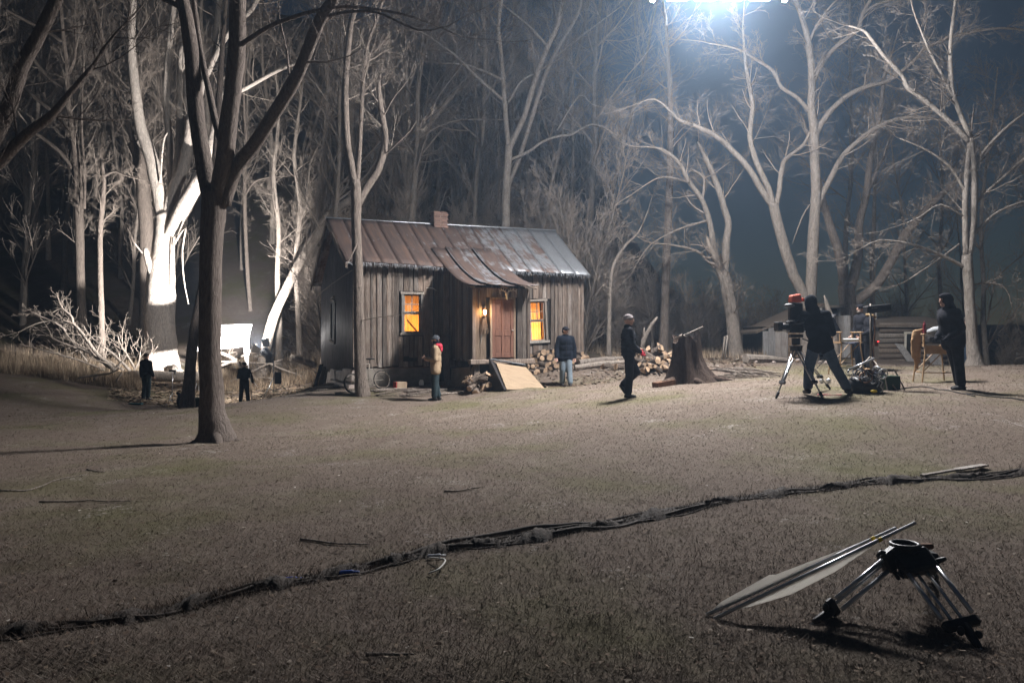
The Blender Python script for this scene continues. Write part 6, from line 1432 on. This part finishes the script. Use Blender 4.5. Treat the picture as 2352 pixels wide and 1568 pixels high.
def person(label, loc, rz, jacket, trousers, boots, hat=None, hat_kind='beanie', pose=None, yaw=0, pitch=0, h=1.75, hood_back=None, puffer=False, gloves=None, jlen=.0, face_cover=None, beard=None, bulk=1.0, fur=None):
    root = thing('person', label, 'person', loc, rz); s = h/1.75
    J = dict(pelvis=(0,0,.96), chest=(0,0,1.30), neck=(0,.01,1.50), head=(0,-.015,1.645),
             shL=(.185,.01,1.42), elL=(.235,.03,1.13), wrL=(.235,-.04,.88), shR=(-.185,.01,1.42), elR=(-.235,.03,1.13), wrR=(-.235,-.04,.88),
             hiL=(.09,0,.93), knL=(.10,-.02,.50), anL=(.105,.03,.09), hiR=(-.09,0,.93), knR=(-.10,-.02,.50), anR=(-.105,.03,.09), toL=0, toR=0)
    J.update(pose or {}); J = {k: (Vector(v)*s if isinstance(v, tuple) else v) for k, v in J.items()}
    Q = Matrix.Rotation(yaw, 3, 'Z') @ Matrix.Rotation(pitch, 3, 'X'); hd = J['head']
    def hp(x, y, z): return hd + Q @ Vector((x, y, z))*s
    E = lambda mb, c, r, rot=None: mb.ell(c, tuple(q*s for q in r), rot)
    Cp = lambda mb, a, b, r1, r2: mb.capsule(a, b, r1*s, r2*s)
    up = (J['chest']-J['pelvis']).normalized(); trot = Vector((0,0,1)).rotation_difference(up).to_matrix()
    sx = (J['shL']-J['shR']); sx.z = 0
    # body
    b = MB()
    E(b, hp(0,.012,.02), (.076,.096,.105), Q); E(b, hp(0,-.02,-.055), (.058,.066,.06), Q); Cp(b, J['neck']-up*.03*s, hp(0,.02,-.05), .055, .055)
    b.capsule(hp(0,-.088,.02), hp(0,-.108,-.02), .011*s, .017*s, 8); b.ell(hp(0,-.075,-.065), (.026*s,.016*s,.011*s), Q); b.ell(hp(0,-.078,.045), (.05*s,.02*s,.013*s), Q)
    for k in (-1, 1): b.ell(hp(k*.078,.012,.0), (.012*s,.024*s,.034*s), Q)
    E(b, J['chest'], (.16,.11,.2), trot); E(b, (J['chest']+J['pelvis'])/2, (.14,.10,.2), trot); E(b, J['pelvis'], (.15,.11,.13))
    for q in 'LR':
        Cp(b, J['sh'+q], J['el'+q], .048, .04); Cp(b, J['el'+q], J['wr'+q], .04, .028); Cp(b, J['neck'], J['sh'+q], .05, .05)
        d = (J['wr'+q]-J['el'+q]).normalized(); Cp(b, J['wr'+q], J['wr'+q]+d*.07*s, .03, .034)
        Cp(b, J['hi'+q], J['kn'+q], .078, .055); Cp(b, J['kn'+q], J['an'+q], .052, .038)
    me = remesh(b, .017*s, 1)
    # fingers, added to the same mesh
    fg = MB(); gl = MB()
    for q, k in (('L', 1), ('R', -1)):
        d = (J['wr'+q]-J['el'+q]).normalized(); w = d.cross(Vector((0,1,0))) if abs(d.y) < .9 else d.cross(Vector((0,0,1))); w.normalize(); n = d.cross(w).normalized()
        if n.y > 0: n = -n
        a = J['wr'+q]+d*.085*s; tgt = gl if gloves else fg; gr = 1.25 if gloves else 1
        for i, ln in enumerate((.062,.072,.068,.052)):
            o = a+w*(-.027+.018*i)*s; m1 = o+(d+n*.25).normalized()*ln*.55*s; m2 = m1+(d*.5+n*.85).normalized()*ln*.5*s
            tgt.capsule(o, m1, .0095*s*gr, .009*s*gr, 6); tgt.capsule(m1, m2, .009*s*gr, .0075*s*gr, 6)
        o = J['wr'+q]+d*.035*s-w*.03*s; m1 = o+(d*.6-w*.6+n*.3).normalized()*.045*s; tgt.capsule(o, m1, .012*s*gr, .010*s*gr, 6); tgt.capsule(m1, m1+(d+n*.4).normalized()*.03*s, .010*s*gr, .008*s*gr, 6)
        if gloves: gl.capsule(J['wr'+q], a, .037*s, .04*s, 10)
    bm = bmesh.new(); bm.from_mesh(me); tmp = fg.mesh('f'); bm.from_mesh(tmp) if fg.v else None; bm.to_mesh(me); bm.free()
    me.polygons.foreach_set('use_smooth', [True]*len(me.polygons)); link_mesh('body', me, M['skin'], root)
    if gl.v: gl.build('gloves', gloves, root, smooth=True)
    for k in (-1, 1): m = MB(); m.ell(hp(k*.03,-.083,.022), (.013*s,.008*s,.008*s), Q, 8, 6); m.build('eye', M['eye'], root, smooth=True)
    # jacket
    j = MB(); B = bulk
    E(j, J['chest']+up*.02*s, (.20*B,.145*B,.20), trot); E(j, J['chest'].lerp(J['pelvis'], .45), (.19*B,.145*B,.2), trot); E(j, J['pelvis']+up*.02*s, (.19*B,.145*B,.14+jlen*.5), trot)
    if jlen: 
        for k in (-1, 1): Cp(j, J['pelvis']+Vector((k*.08*s,0,0)), J['pelvis']+Vector((k*.10*s,0,-jlen*s)), .115*B, .12*B)
        E(j, J['pelvis']+Vector((0,0,-jlen*.8*s)), (.2*B,.135*B,.09))
    for q in 'LR':
        Cp(j, J['sh'+q], J['el'+q], .078*B, .066*B); Cp(j, J['el'+q], J['el'+q].lerp(J['wr'+q], .97), .066*B, .052*B); Cp(j, J['chest']+up*.1*s, J['sh'+q], .11, .082*B); Cp(j, J['neck']-up*.03*s, J['sh'+q], .075, .075)
    E(j, J['neck']+up*.015*s, (.088,.088,.06), trot)
    if puffer:
        for t_ in np.linspace(-.15, 1.15, 7): E(j, J['pelvis'].lerp(J['chest'], t_), (.215*B,.165*B,.035), trot)
        for q in 'LR':
            for t_ in (.15,.4,.65,.9): E(j, J['sh'+q].lerp(J['el'+q], t_), (.088,.088,.035)); E(j, J['el'+q].lerp(J['wr'+q], t_), (.075,.075,.03))
    link_mesh('jacket', remesh(j, .02*s, 2), jacket, root)
    m = MB(); c0 = J['chest']+up*.16*s; fr_ = Vector((0,-1,0)); m.tube([tuple(J['pelvis']+Vector((0,-.155*B*s,-.02*s))), tuple((J['pelvis']+J['chest'])/2+Vector((0,-.158*B*s,0))), tuple(J['chest']+Vector((0,-.152*B*s,.05*s)))], .007*s, 5); m.build('zip', M['black_cloth'], root)
    # trousers
    p = MB(); E(p, J['pelvis']-Vector((0,0,.02*s)), (.165,.125,.12))
    for q in 'LR':
        Cp(p, J['hi'+q], J['kn'+q], .115, .092); Cp(p, J['kn'+q], J['an'+q]+(J['kn'+q]-J['an'+q]).normalized()*.05*s, .09, .084)
    link_mesh('trousers', remesh(p, .02*s, 2), trousers, root)
    for q in 'LR':
        m = MB(); a = J['an'+q]; yw = J['to'+q]; f = Matrix.Rotation(yw, 3, 'Z') @ Vector((0,-1,0)); kd = (J['kn'+q]-a).normalized()
        lift = 0
        if a.z > .16*s: f = (f*.55 - Vector((0,0,.8))).normalized()
        Cp(m, a+kd*.12*s, a, .062, .058); Cp(m, a+Vector((0,0,-.035*s))-f*.04*s, a+f*.07*s+Vector((0,0,-.042*s)), .05, .047); Cp(m, a+f*.07*s+Vector((0,0,-.045*s)), a+f*.15*s+Vector((0,0,-.052*s)), .046, .036)
        link_mesh('boot', remesh(m, .016*s, 1), boots, root)
    # head wear
    if hat is not None:
        m = MB()
        if hat_kind == 'beanie':
            E(m, hp(0,.014,.052), (.091,.110,.088), Q); b_ = MB(); b_.torus(hp(0,.012,.045), .093*s, .017*s, Q @ Vector((0,.18,1)), 22, 7); link_mesh('beanie', remesh(m,.012*s,1), hat, root); b_.build('hat_cuff', hat, root, smooth=True)
        elif hat_kind == 'cap':
            E(m, hp(0,.012,.05), (.089,.108,.082), Q); m.ell(hp(0,-.115,.05), (.07*s,.06*s,.012*s), Q); E(m, hp(0,.045,-.01), (.088,.08,.07), Q); link_mesh('cap', remesh(m,.012*s,1), hat, root)
        elif hat_kind == 'hood':
            E(m, hp(0,.035,.015), (.112,.118,.140), Q); Cp(m, hp(0,.05,-.06), J['neck']+Vector((0,.04*s,0)), .105, .12); E(m, hp(0,-.03,.085), (.095,.075,.06), Q); link_mesh('hood', remesh(m,.016*s,2), hat, root)
    if face_cover is not None:
        m = MB(); E(m, hp(0,.02,-.045), (.086,.098,.085), Q); Cp(m, J['neck'], hp(0,.02,-.06), .075, .078); link_mesh('balaclava', remesh(m,.014*s,1), face_cover, root)
    if beard is not None:
        m = MB(); E(m, hp(0,-.045,-.075), (.06,.05,.05), Q); link_mesh('beard', remesh(m,.012*s,1), beard, root)
    if hood_back is not None:
        m = MB(); E(m, J['neck']+Vector((0,.10,-.02))*s, (.13,.075,.085)); E(m, J['neck']+Vector((0,.13,-.10))*s, (.10,.05,.09)); Cp(m, J['neck']+Vector((-.09,.03,.01))*s, J['neck']+Vector((.09,.03,.01))*s, .05, .05); link_mesh('folded_hood', remesh(m,.016*s,2), hood_back, root)
    if fur is not None:
        m = MB(); m.torus(J['neck']+Vector((0,.03,.03))*s, .105*s, .05*s, (0,.4,1), 20, 8); link_mesh('fur_collar', remesh(m,.016*s,1), fur, root)
    return root

# man in the khaki coat, in profile to the left
person('man in khaki coat with red hood looking left in front of the cabin', G(1001,22.0), R(-92), M['khaki'], M['teal_dark'], M['boot_black'], M['grey_hat'], 'beanie',
  dict(elL=(.24,.02,1.12), wrL=(.13,-.22,1.16), elR=(-.24,.04,1.12), wrR=(-.13,-.20,1.10), anL=(.11,-.02,.09), anR=(-.11,.06,.09)), h=1.78, hood_back=M['red_cloth'], face_cover=M['navy'], jlen=.16, bulk=1.08, yaw=R(-8))
# man in the navy parka walking this way
person('man in navy parka and pale jeans walking forward past the firewood', G(1299,23.6), R(6), M['navy'], M['pale_jeans'], M['boot_black'], M['black_cloth'], 'cap',
  dict(elL=(.27,.03,1.13), wrL=(.27,-.02,.86), elR=(-.27,.0,1.13), wrR=(-.28,-.08,.87), knL=(.10,-.06,.50), anL=(.12,-.12,.09), knR=(-.09,.0,.50), anR=(-.08,.12,.10)), yaw=R(38), h=1.76, jlen=.13, bulk=1.1)
# walker in mid stride
person('person in black puffer jacket and patterned knit hat mid stride in the yard', G(1443,16.8), R(96), M['black_cloth'], M['black_cloth'], M['boot_black'], M['knit_hat'], 'beanie',
  dict(elL=(.22,-.10,1.16), wrL=(.10,-.25,1.02), elR=(-.22,-.02,1.14), wrR=(-.12,-.22,.98), hiR=(-.09,0,.93), knR=(-.10,.0,.50), anR=(-.10,.03,.09), knL=(.10,-.20,.55), anL=(.11,.10,.26)), yaw=R(-28), h=1.74, puffer=True, gloves=M['red_cloth'], bulk=1.02)
# camera operator, back turned
person('camera operator in dark hooded jacket and blue jeans with legs wide apart', G(1893,14.35), R(172), M['navy'], M['jeans'], M['boot_black'], M['navy'], 'hood',
  dict(pelvis=(.06,0,.90), chest=(.13,-.06,1.25), neck=(.17,-.10,1.46), head=(.20,-.14,1.60), shL=(.33,-.06,1.38), shR=(-.05,-.06,1.39), elL=(.42,-.28,1.20), wrL=(.38,-.46,1.32), elR=(-.16,-.10,1.08), wrR=(-.20,-.30,1.10),
       hiL=(.16,0,.88), knL=(.25,-.02,.47), anL=(.28,.02,.09), hiR=(-.03,0,.87), knR=(-.18,.02,.48), anR=(-.38,.06,.10), toL=R(10), toR=R(-35)), h=1.80, bulk=1.12, jlen=.08)
# hooded man at the right
person('hooded man in black winter clothes standing at the right, facing left', G(2196,14.6), R(-82), M['black_cloth'], M['black_cloth'], M['boot_black'], M['black_cloth'], 'hood',
  dict(pelvis=(0,-.06,.95), chest=(0,-.14,1.28), neck=(0,-.18,1.48), head=(0,-.22,1.62), shL=(.185,-.14,1.40), shR=(-.185,-.14,1.40), elL=(.24,-.08,1.12), wrL=(.16,-.24,.98), elR=(-.24,-.08,1.12), wrR=(-.16,-.24,.98),
       hiL=(.09,-.05,.92), hiR=(-.09,-.05,.92), knL=(.10,-.02,.50), knR=(-.10,.06,.50), anL=(.11,.02,.09), anR=(-.11,.16,.09)), h=1.77, bulk=1.2, jlen=.1, gloves=M['black_cloth'])
person('bearded man in black beanie and dark jacket behind the left folding chair', G(1977,20.6), R(-75), M['black_cloth'], M['navy'], M['boot_black'], M['black_cloth'], 'beanie',
  dict(wrL=(.18,-.14,.95), wrR=(-.18,-.14,.95)), h=1.68, beard=M['beard'], bulk=1.05, jlen=.08)
person('person in teal beanie and fur collared dark coat by the monitor stand', G(1997,20.0), R(-100), M['black_cloth'], M['black_cloth'], M['boot_tan'], M['teal_hat'], 'beanie',
  dict(wrL=(.16,-.2,1.02), wrR=(-.2,-.05,.88)), h=1.60, fur=M['fur'], bulk=1.06, jlen=.14, gloves=M['black_cloth'])
person('distant person in dark jacket and jeans half hidden behind the hooded man', G(2219,23.0), R(-20), M['black_cloth'], M['jeans'], M['boot_black'], M['beard'], 'beanie',
  dict(pelvis=(0,.02,.62), chest=(0,0,.95), neck=(0,-.02,1.15), head=(0,-.04,1.29), shL=(.185,0,1.07), shR=(-.185,0,1.07), elL=(.23,-.02,.80), wrL=(.14,-.22,.72), elR=(-.23,-.02,.80), wrR=(-.14,-.22,.72),
       hiL=(.09,0,.60), hiR=(-.09,0,.60), knL=(.12,-.38,.52), knR=(-.12,-.38,.52), anL=(.12,-.40,.09), anR=(-.12,-.40,.09)), h=1.72)
g = G(2219, 23.05); o = thing('stool', 'plain wooden stool under the distant seated person', 'stool', g, R(-20)); m = MB(); m.box((0,.05,.45),(.36,.34,.04)); m.build('seat', M['chair_wood'], o)
for sx_ in (-1,1):
    for sy_ in (-1,1): m = MB(); m.bar((sx_*.14,.05+sy_*.13,.44),(sx_*.16,.05+sy_*.15,0),.018,6); m.build('leg', M['chair_wood'], o)
person('man in dark blue jacket standing with his back turned at the far left', G(336,30.4), R(158), M['navy'], M['teal_dark'], M['boot_black'], M['dark_hair'], 'beanie',
  dict(elL=(.27,.0,1.13), wrL=(.31,-.06,.87), elR=(-.25,0,1.13), wrR=(-.22,-.12,.90)), h=1.76, bulk=1.08)
person('man in dark clothes standing by the film lamp holding a pole', G(561,31.4), R(186), M['black_cloth'], M['black_cloth'], M['boot_black'], M['dark_hair'], 'beanie',
  dict(elL=(.25,.0,1.12), wrL=(.12,-.2,1.1), elR=(-.29,-.04,1.14), wrR=(-.33,-.12,.90), knL=(.12,0,.5), anL=(.15,.02,.09), knR=(-.13,0,.5), anR=(-.17,.02,.09)), h=1.62, bulk=1.06)
g = G(578, 31.2); mb = MB(); mb.bar(g, g+Vector((-.08,.1,1.15)), .014); mb.bar(g+Vector((-.03,.02,.4)), g+Vector((.05,-.03,.0)), .01); o = mb.build('grip_pole', M['steel'], smooth=True); tag(o, 'thin metal pole held upright by the man at the film lamp', 'pole')
# ------------------------------------------------------------------ grass, weeds, litter
def blades(name, n, sample, length, width, lie, mat, seed):
    """many single-triangle blades as one mesh; sample(rs, n) gives x, y"""
    rs = np.random.RandomState(seed); x, y = sample(rs, n); n = len(x); z = H_np(x, y)+bumps(x, y)
    L = rs.uniform(length[0], length[1], n)*rs.uniform(.6, 1.2, n); a = rs.uniform(0, 2*np.pi, n); e = rs.uniform(lie[0], lie[1], n); w = rs.uniform(width[0], width[1], n)
    sc = np.clip(y/9, 1, 2.2) if lie[1] < 1.3 else 1
    w = w*sc
    dx, dy, dz = np.cos(a)*np.cos(e)*L, np.sin(a)*np.cos(e)*L, np.sin(e)*L
    px, py = -np.sin(a)*w, np.cos(a)*w
    v = np.empty((n, 3, 3)); v[:, 0] = np.stack([x-px, y-py, z-.004], 1); v[:, 1] = np.stack([x+px, y+py, z-.004], 1); v[:, 2] = np.stack([x+dx, y+dy, z+dz+.004], 1)
    me = bpy.data.meshes.new(name); me.vertices.add(3*n); me.vertices.foreach_set('co', v.ravel()); me.loops.add(3*n); me.loops.foreach_set('vertex_index', np.arange(3*n, dtype=np.int32))
    me.polygons.add(n); me.polygons.foreach_set('loop_start', np.arange(0, 3*n, 3, dtype=np.int32))
    at = me.attributes.new('tone', 'FLOAT', 'POINT'); at.data.foreach_set('value', np.repeat(rs.rand(n), 3).astype(np.float32))
    me.update(calc_edges=True); me.materials.append(mat); o = bpy.data.objects.new(name, me); C.objects.link(o); return o
def tone_mat(name, stops, patch=None):
    t = NT(name); a = t.node('ShaderNodeAttribute', attribute_name='tone'); c = t.ramp(a.outputs['Fac'], stops)
    if patch:
        tc = t.node('ShaderNodeTexCoord'); c = t.mix(t.ramp(t.noise(tc.outputs['Object'], .35, 5), [(.48, (0,0,0)), (.66, (.8,.8,.8))]), c, patch)
        c = t.mix(t.ramp(t.noise(tc.outputs['Object'], .8, 6, .7), [(.54, (0,0,0)), (.70, (.55,.55,.55))]), c, (.25,.22,.18))
        c = t.mix(t.ramp(t.noise(tc.outputs['Object'], 1.6, 4), [(.4, (0,0,0)), (.7, (.55,.55,.55))]), c, (.10,.07,.055))
    t.color(c); t.rough(.9); t.spec(.1); return t.m
M['grass'] = tone_mat('dead_grass', [(0, (.108,.083,.068)), (.45, (.165,.131,.107)), (.85, (.222,.182,.152)), (1, (.34,.30,.26))], (.125,.118,.06))
def lawn_sample(rs, n):
    d = 3.0*np.exp(rs.rand(n)*np.log(31/3.0)); px = rs.uniform(-80, 2440, n); x = (px-CX)/F_PX*d
    keep = (x > -19); lx, ly = x+4.81, d-24.35; cx_, cy_ = lx*.924+ly*.383, -lx*.383+ly*.924
    keep &= ~((cx_ > -.4) & (cx_ < 8.3) & (cy_ > -.5) & (cy_ < 7)); return x[keep], d[keep]
o = blades('grass', 560000, lawn_sample, (.03, .07), (.0011, .0026), (.04, .60), M['grass'], 1); tag(o, 'short dead winter grass covering the lawn', 'grass', kind='stuff')
# dead weeds along the cables
cpx = np.array([p.x for p in cp_]); cpy = np.array([p.y for p in cp_])
def strip_sample(rs, n):
    t_ = rs.uniform(0, len(cpx)-1.001, n); i = t_.astype(int); f = t_-i; x = cpx[i]*(1-f)+cpx[i+1]*f; y = cpy[i]*(1-f)+cpy[i+1]*f
    k = vnoise(x*1.7, y*0, 9)+.5; keep = rs.rand(n) < .25+.9*k; s_ = .05+.03*(vnoise(x*.9, y*0, 12)+.5)
    return (x+rs.normal(0, .03, n))[keep], (y+rs.normal(0, 1, n)*s_)[keep]
M['weed_dark'] = tone_mat('weed_dark', [(0, (.03,.022,.016)), (.6, (.075,.054,.04)), (1, (.15,.11,.082))])
o = blades('dead_weeds', 34000, strip_sample, (.03, .10), (.0012, .0035), (.0, 1.0), M['weed_dark'], 2); tag(o, 'dark dead weeds tangled along the cables', 'weeds', kind='stuff')
# low ridge of turned soil that half buries the cables
spr, _ = smooth_path(cp_, [0]*len(cp_), 40); rr_ = random.Random(5); mb = MB(); K = 7
for i, p in enumerate(spr):
    wd_ = .065+.03*math.sin(i*.11)+.02*math.sin(i*.37)+rr_.uniform(-.012,.012); hh_ = .030+.014*math.sin(i*.23)+rr_.uniform(-.006,.010)
    for k in range(K):
        u_ = -1+2*k/(K-1); y_ = p.y+u_*wd_*1.5+.02*math.sin(i*.6); mb.v.append((p.x, y_, ground_z(p.x, y_)-.012+hh_*(1-u_*u_)*1.5+rr_.uniform(-.006,.008)))
for i in range(len(spr)-1):
    for k in range(K-1): a_ = i*K+k; mb.face((a_, a_+K, a_+K+1, a_+1))
o = mb.build('soil_ridge', surf('turned_soil', (.022,.016,.012), (.07,.05,.037), 18, bump=.8, bscale=40, var=0, bdist=.03), smooth=True); tag(o, 'low dark ridge of turned soil along the cables', 'soil', kind='stuff')
# tall dry weeds at the left wood edge and behind the lamp
M['weeds'] = tone_mat('dry_weeds', [(0, (.15,.105,.07)), (.5, (.28,.21,.145)), (1, (.46,.37,.27))])
def weed_sample(a, b, d0, d1):
    def f(rs, n): d = rs.uniform(d0, d1, n); px = rs.uniform(a, b, n); return (px-CX)/F_PX*d, d
    return f
for i, (a, b, d0, d1, n, ln, lab) in enumerate(((-60,330,32.5,37,9000,(.35,.95),'tall dry weeds at the left edge of the wood'), (440,740,34.6,39,6500,(.2,.75),'dry weeds and brush behind the film lamp'), (740,1700,32,37,6000,(.2,.7),'dim dry weeds behind the cabin'), (1380,1760,26.5,31,3500,(.1,.45),'dry weeds right of the cabin'))):
    o = blades('dry_weeds', n, weed_sample(a, b, d0, d1), ln, (.004,.011), (.7, 1.55), M['weeds'], 10+i); tag(o, lab, 'weeds', kind='stuff')
# litter of leaves, chips and frost-pale scraps
def flakes(name, n, sample, size, mat, seed):
    rs = np.random.RandomState(seed); x, y = sample(rs, n); n = len(x); z = H_np(x, y)+bumps(x, y)+.012; s_ = rs.uniform(size[0], size[1], n)*np.clip(y/10, 1, 1.8); a = rs.uniform(0, 6.28, n); v = np.empty((n, 4, 3))
    for k, (u, w) in enumerate(((-1,-.5),(1,-.4),(.8,.6),(-.9,.45))):
        v[:, k, 0] = x+(u*np.cos(a)-w*np.sin(a))*s_; v[:, k, 1] = y+(u*np.sin(a)+w*np.cos(a))*s_; v[:, k, 2] = z+rs.uniform(-.3, .5, n)*s_
    me = bpy.data.meshes.new(name); me.vertices.add(4*n); me.vertices.foreach_set('co', v.ravel()); me.loops.add(4*n); me.loops.foreach_set('vertex_index', np.arange(4*n, dtype=np.int32)); me.polygons.add(n); me.polygons.foreach_set('loop_start', np.arange(0, 4*n, 4, dtype=np.int32))
    at = me.attributes.new('tone', 'FLOAT', 'POINT'); at.data.foreach_set('value', np.repeat(rs.rand(n), 4).astype(np.float32)); me.update(calc_edges=True); me.materials.append(mat); o = bpy.data.objects.new(name, me); C.objects.link(o); return o
M['litter'] = tone_mat('litter', [(0, (.07,.045,.032)), (.65, (.14,.098,.07)), (.93, (.22,.17,.125)), (.985, (.34,.29,.24)), (1, (.6,.56,.5))])
o = flakes('leaf_litter', 7000, lawn_sample, (.005, .017), M['litter'], 5); tag(o, 'scattered dead leaves and chips on the lawn', 'litter', kind='stuff')
def chip_sample(rs, n): d = rs.uniform(22.6, 27.5, n); px = rs.uniform(1060, 1760, n); return (px-CX)/F_PX*d, d
o = flakes('wood_chips', 3500, chip_sample, (.012, .035), M['litter'], 6); tag(o, 'pale wood chips scattered round the firewood', 'wood chips', kind='stuff')
def lit_sample(rs, n): d = rs.uniform(29, 36, n); px = rs.uniform(250, 760, n); return (px-CX)/F_PX*d, d
o = flakes('wood_litter', 5000, lit_sample, (.02, .06), M['weeds'], 7); tag(o, 'leaves and bark litter on the lit ground by the film lamp', 'litter', kind='stuff')
# ------------------------------------------------------------------ damp night air
mb = MB(); lo_, hi_ = vv.min(0), vv.max(0); top_z = max(hi_[2], 30)+2; mb.box(((lo_[0]+hi_[0])/2, (lo_[1]+hi_[1])/2, (lo_[2]-1+top_z)/2), (hi_[0]-lo_[0]+6, hi_[1]-lo_[1]+6, top_z-lo_[2]+1))
t = NT('damp_air'); t.n.remove(t.b); pv = t.node('ShaderNodeVolumePrincipled')
pv.inputs['Color'].default_value = (.55, .74, 1.0, 1); pv.inputs['Density'].default_value = .0013; pv.inputs['Anisotropy'].default_value = .58
t.l.new(pv.outputs[0], t.out.inputs['Volume'])
hz = mb.build('haze', t.m); tag(hz, 'thin bluish night haze filling the air over the whole yard', 'haze', kind='stuff')
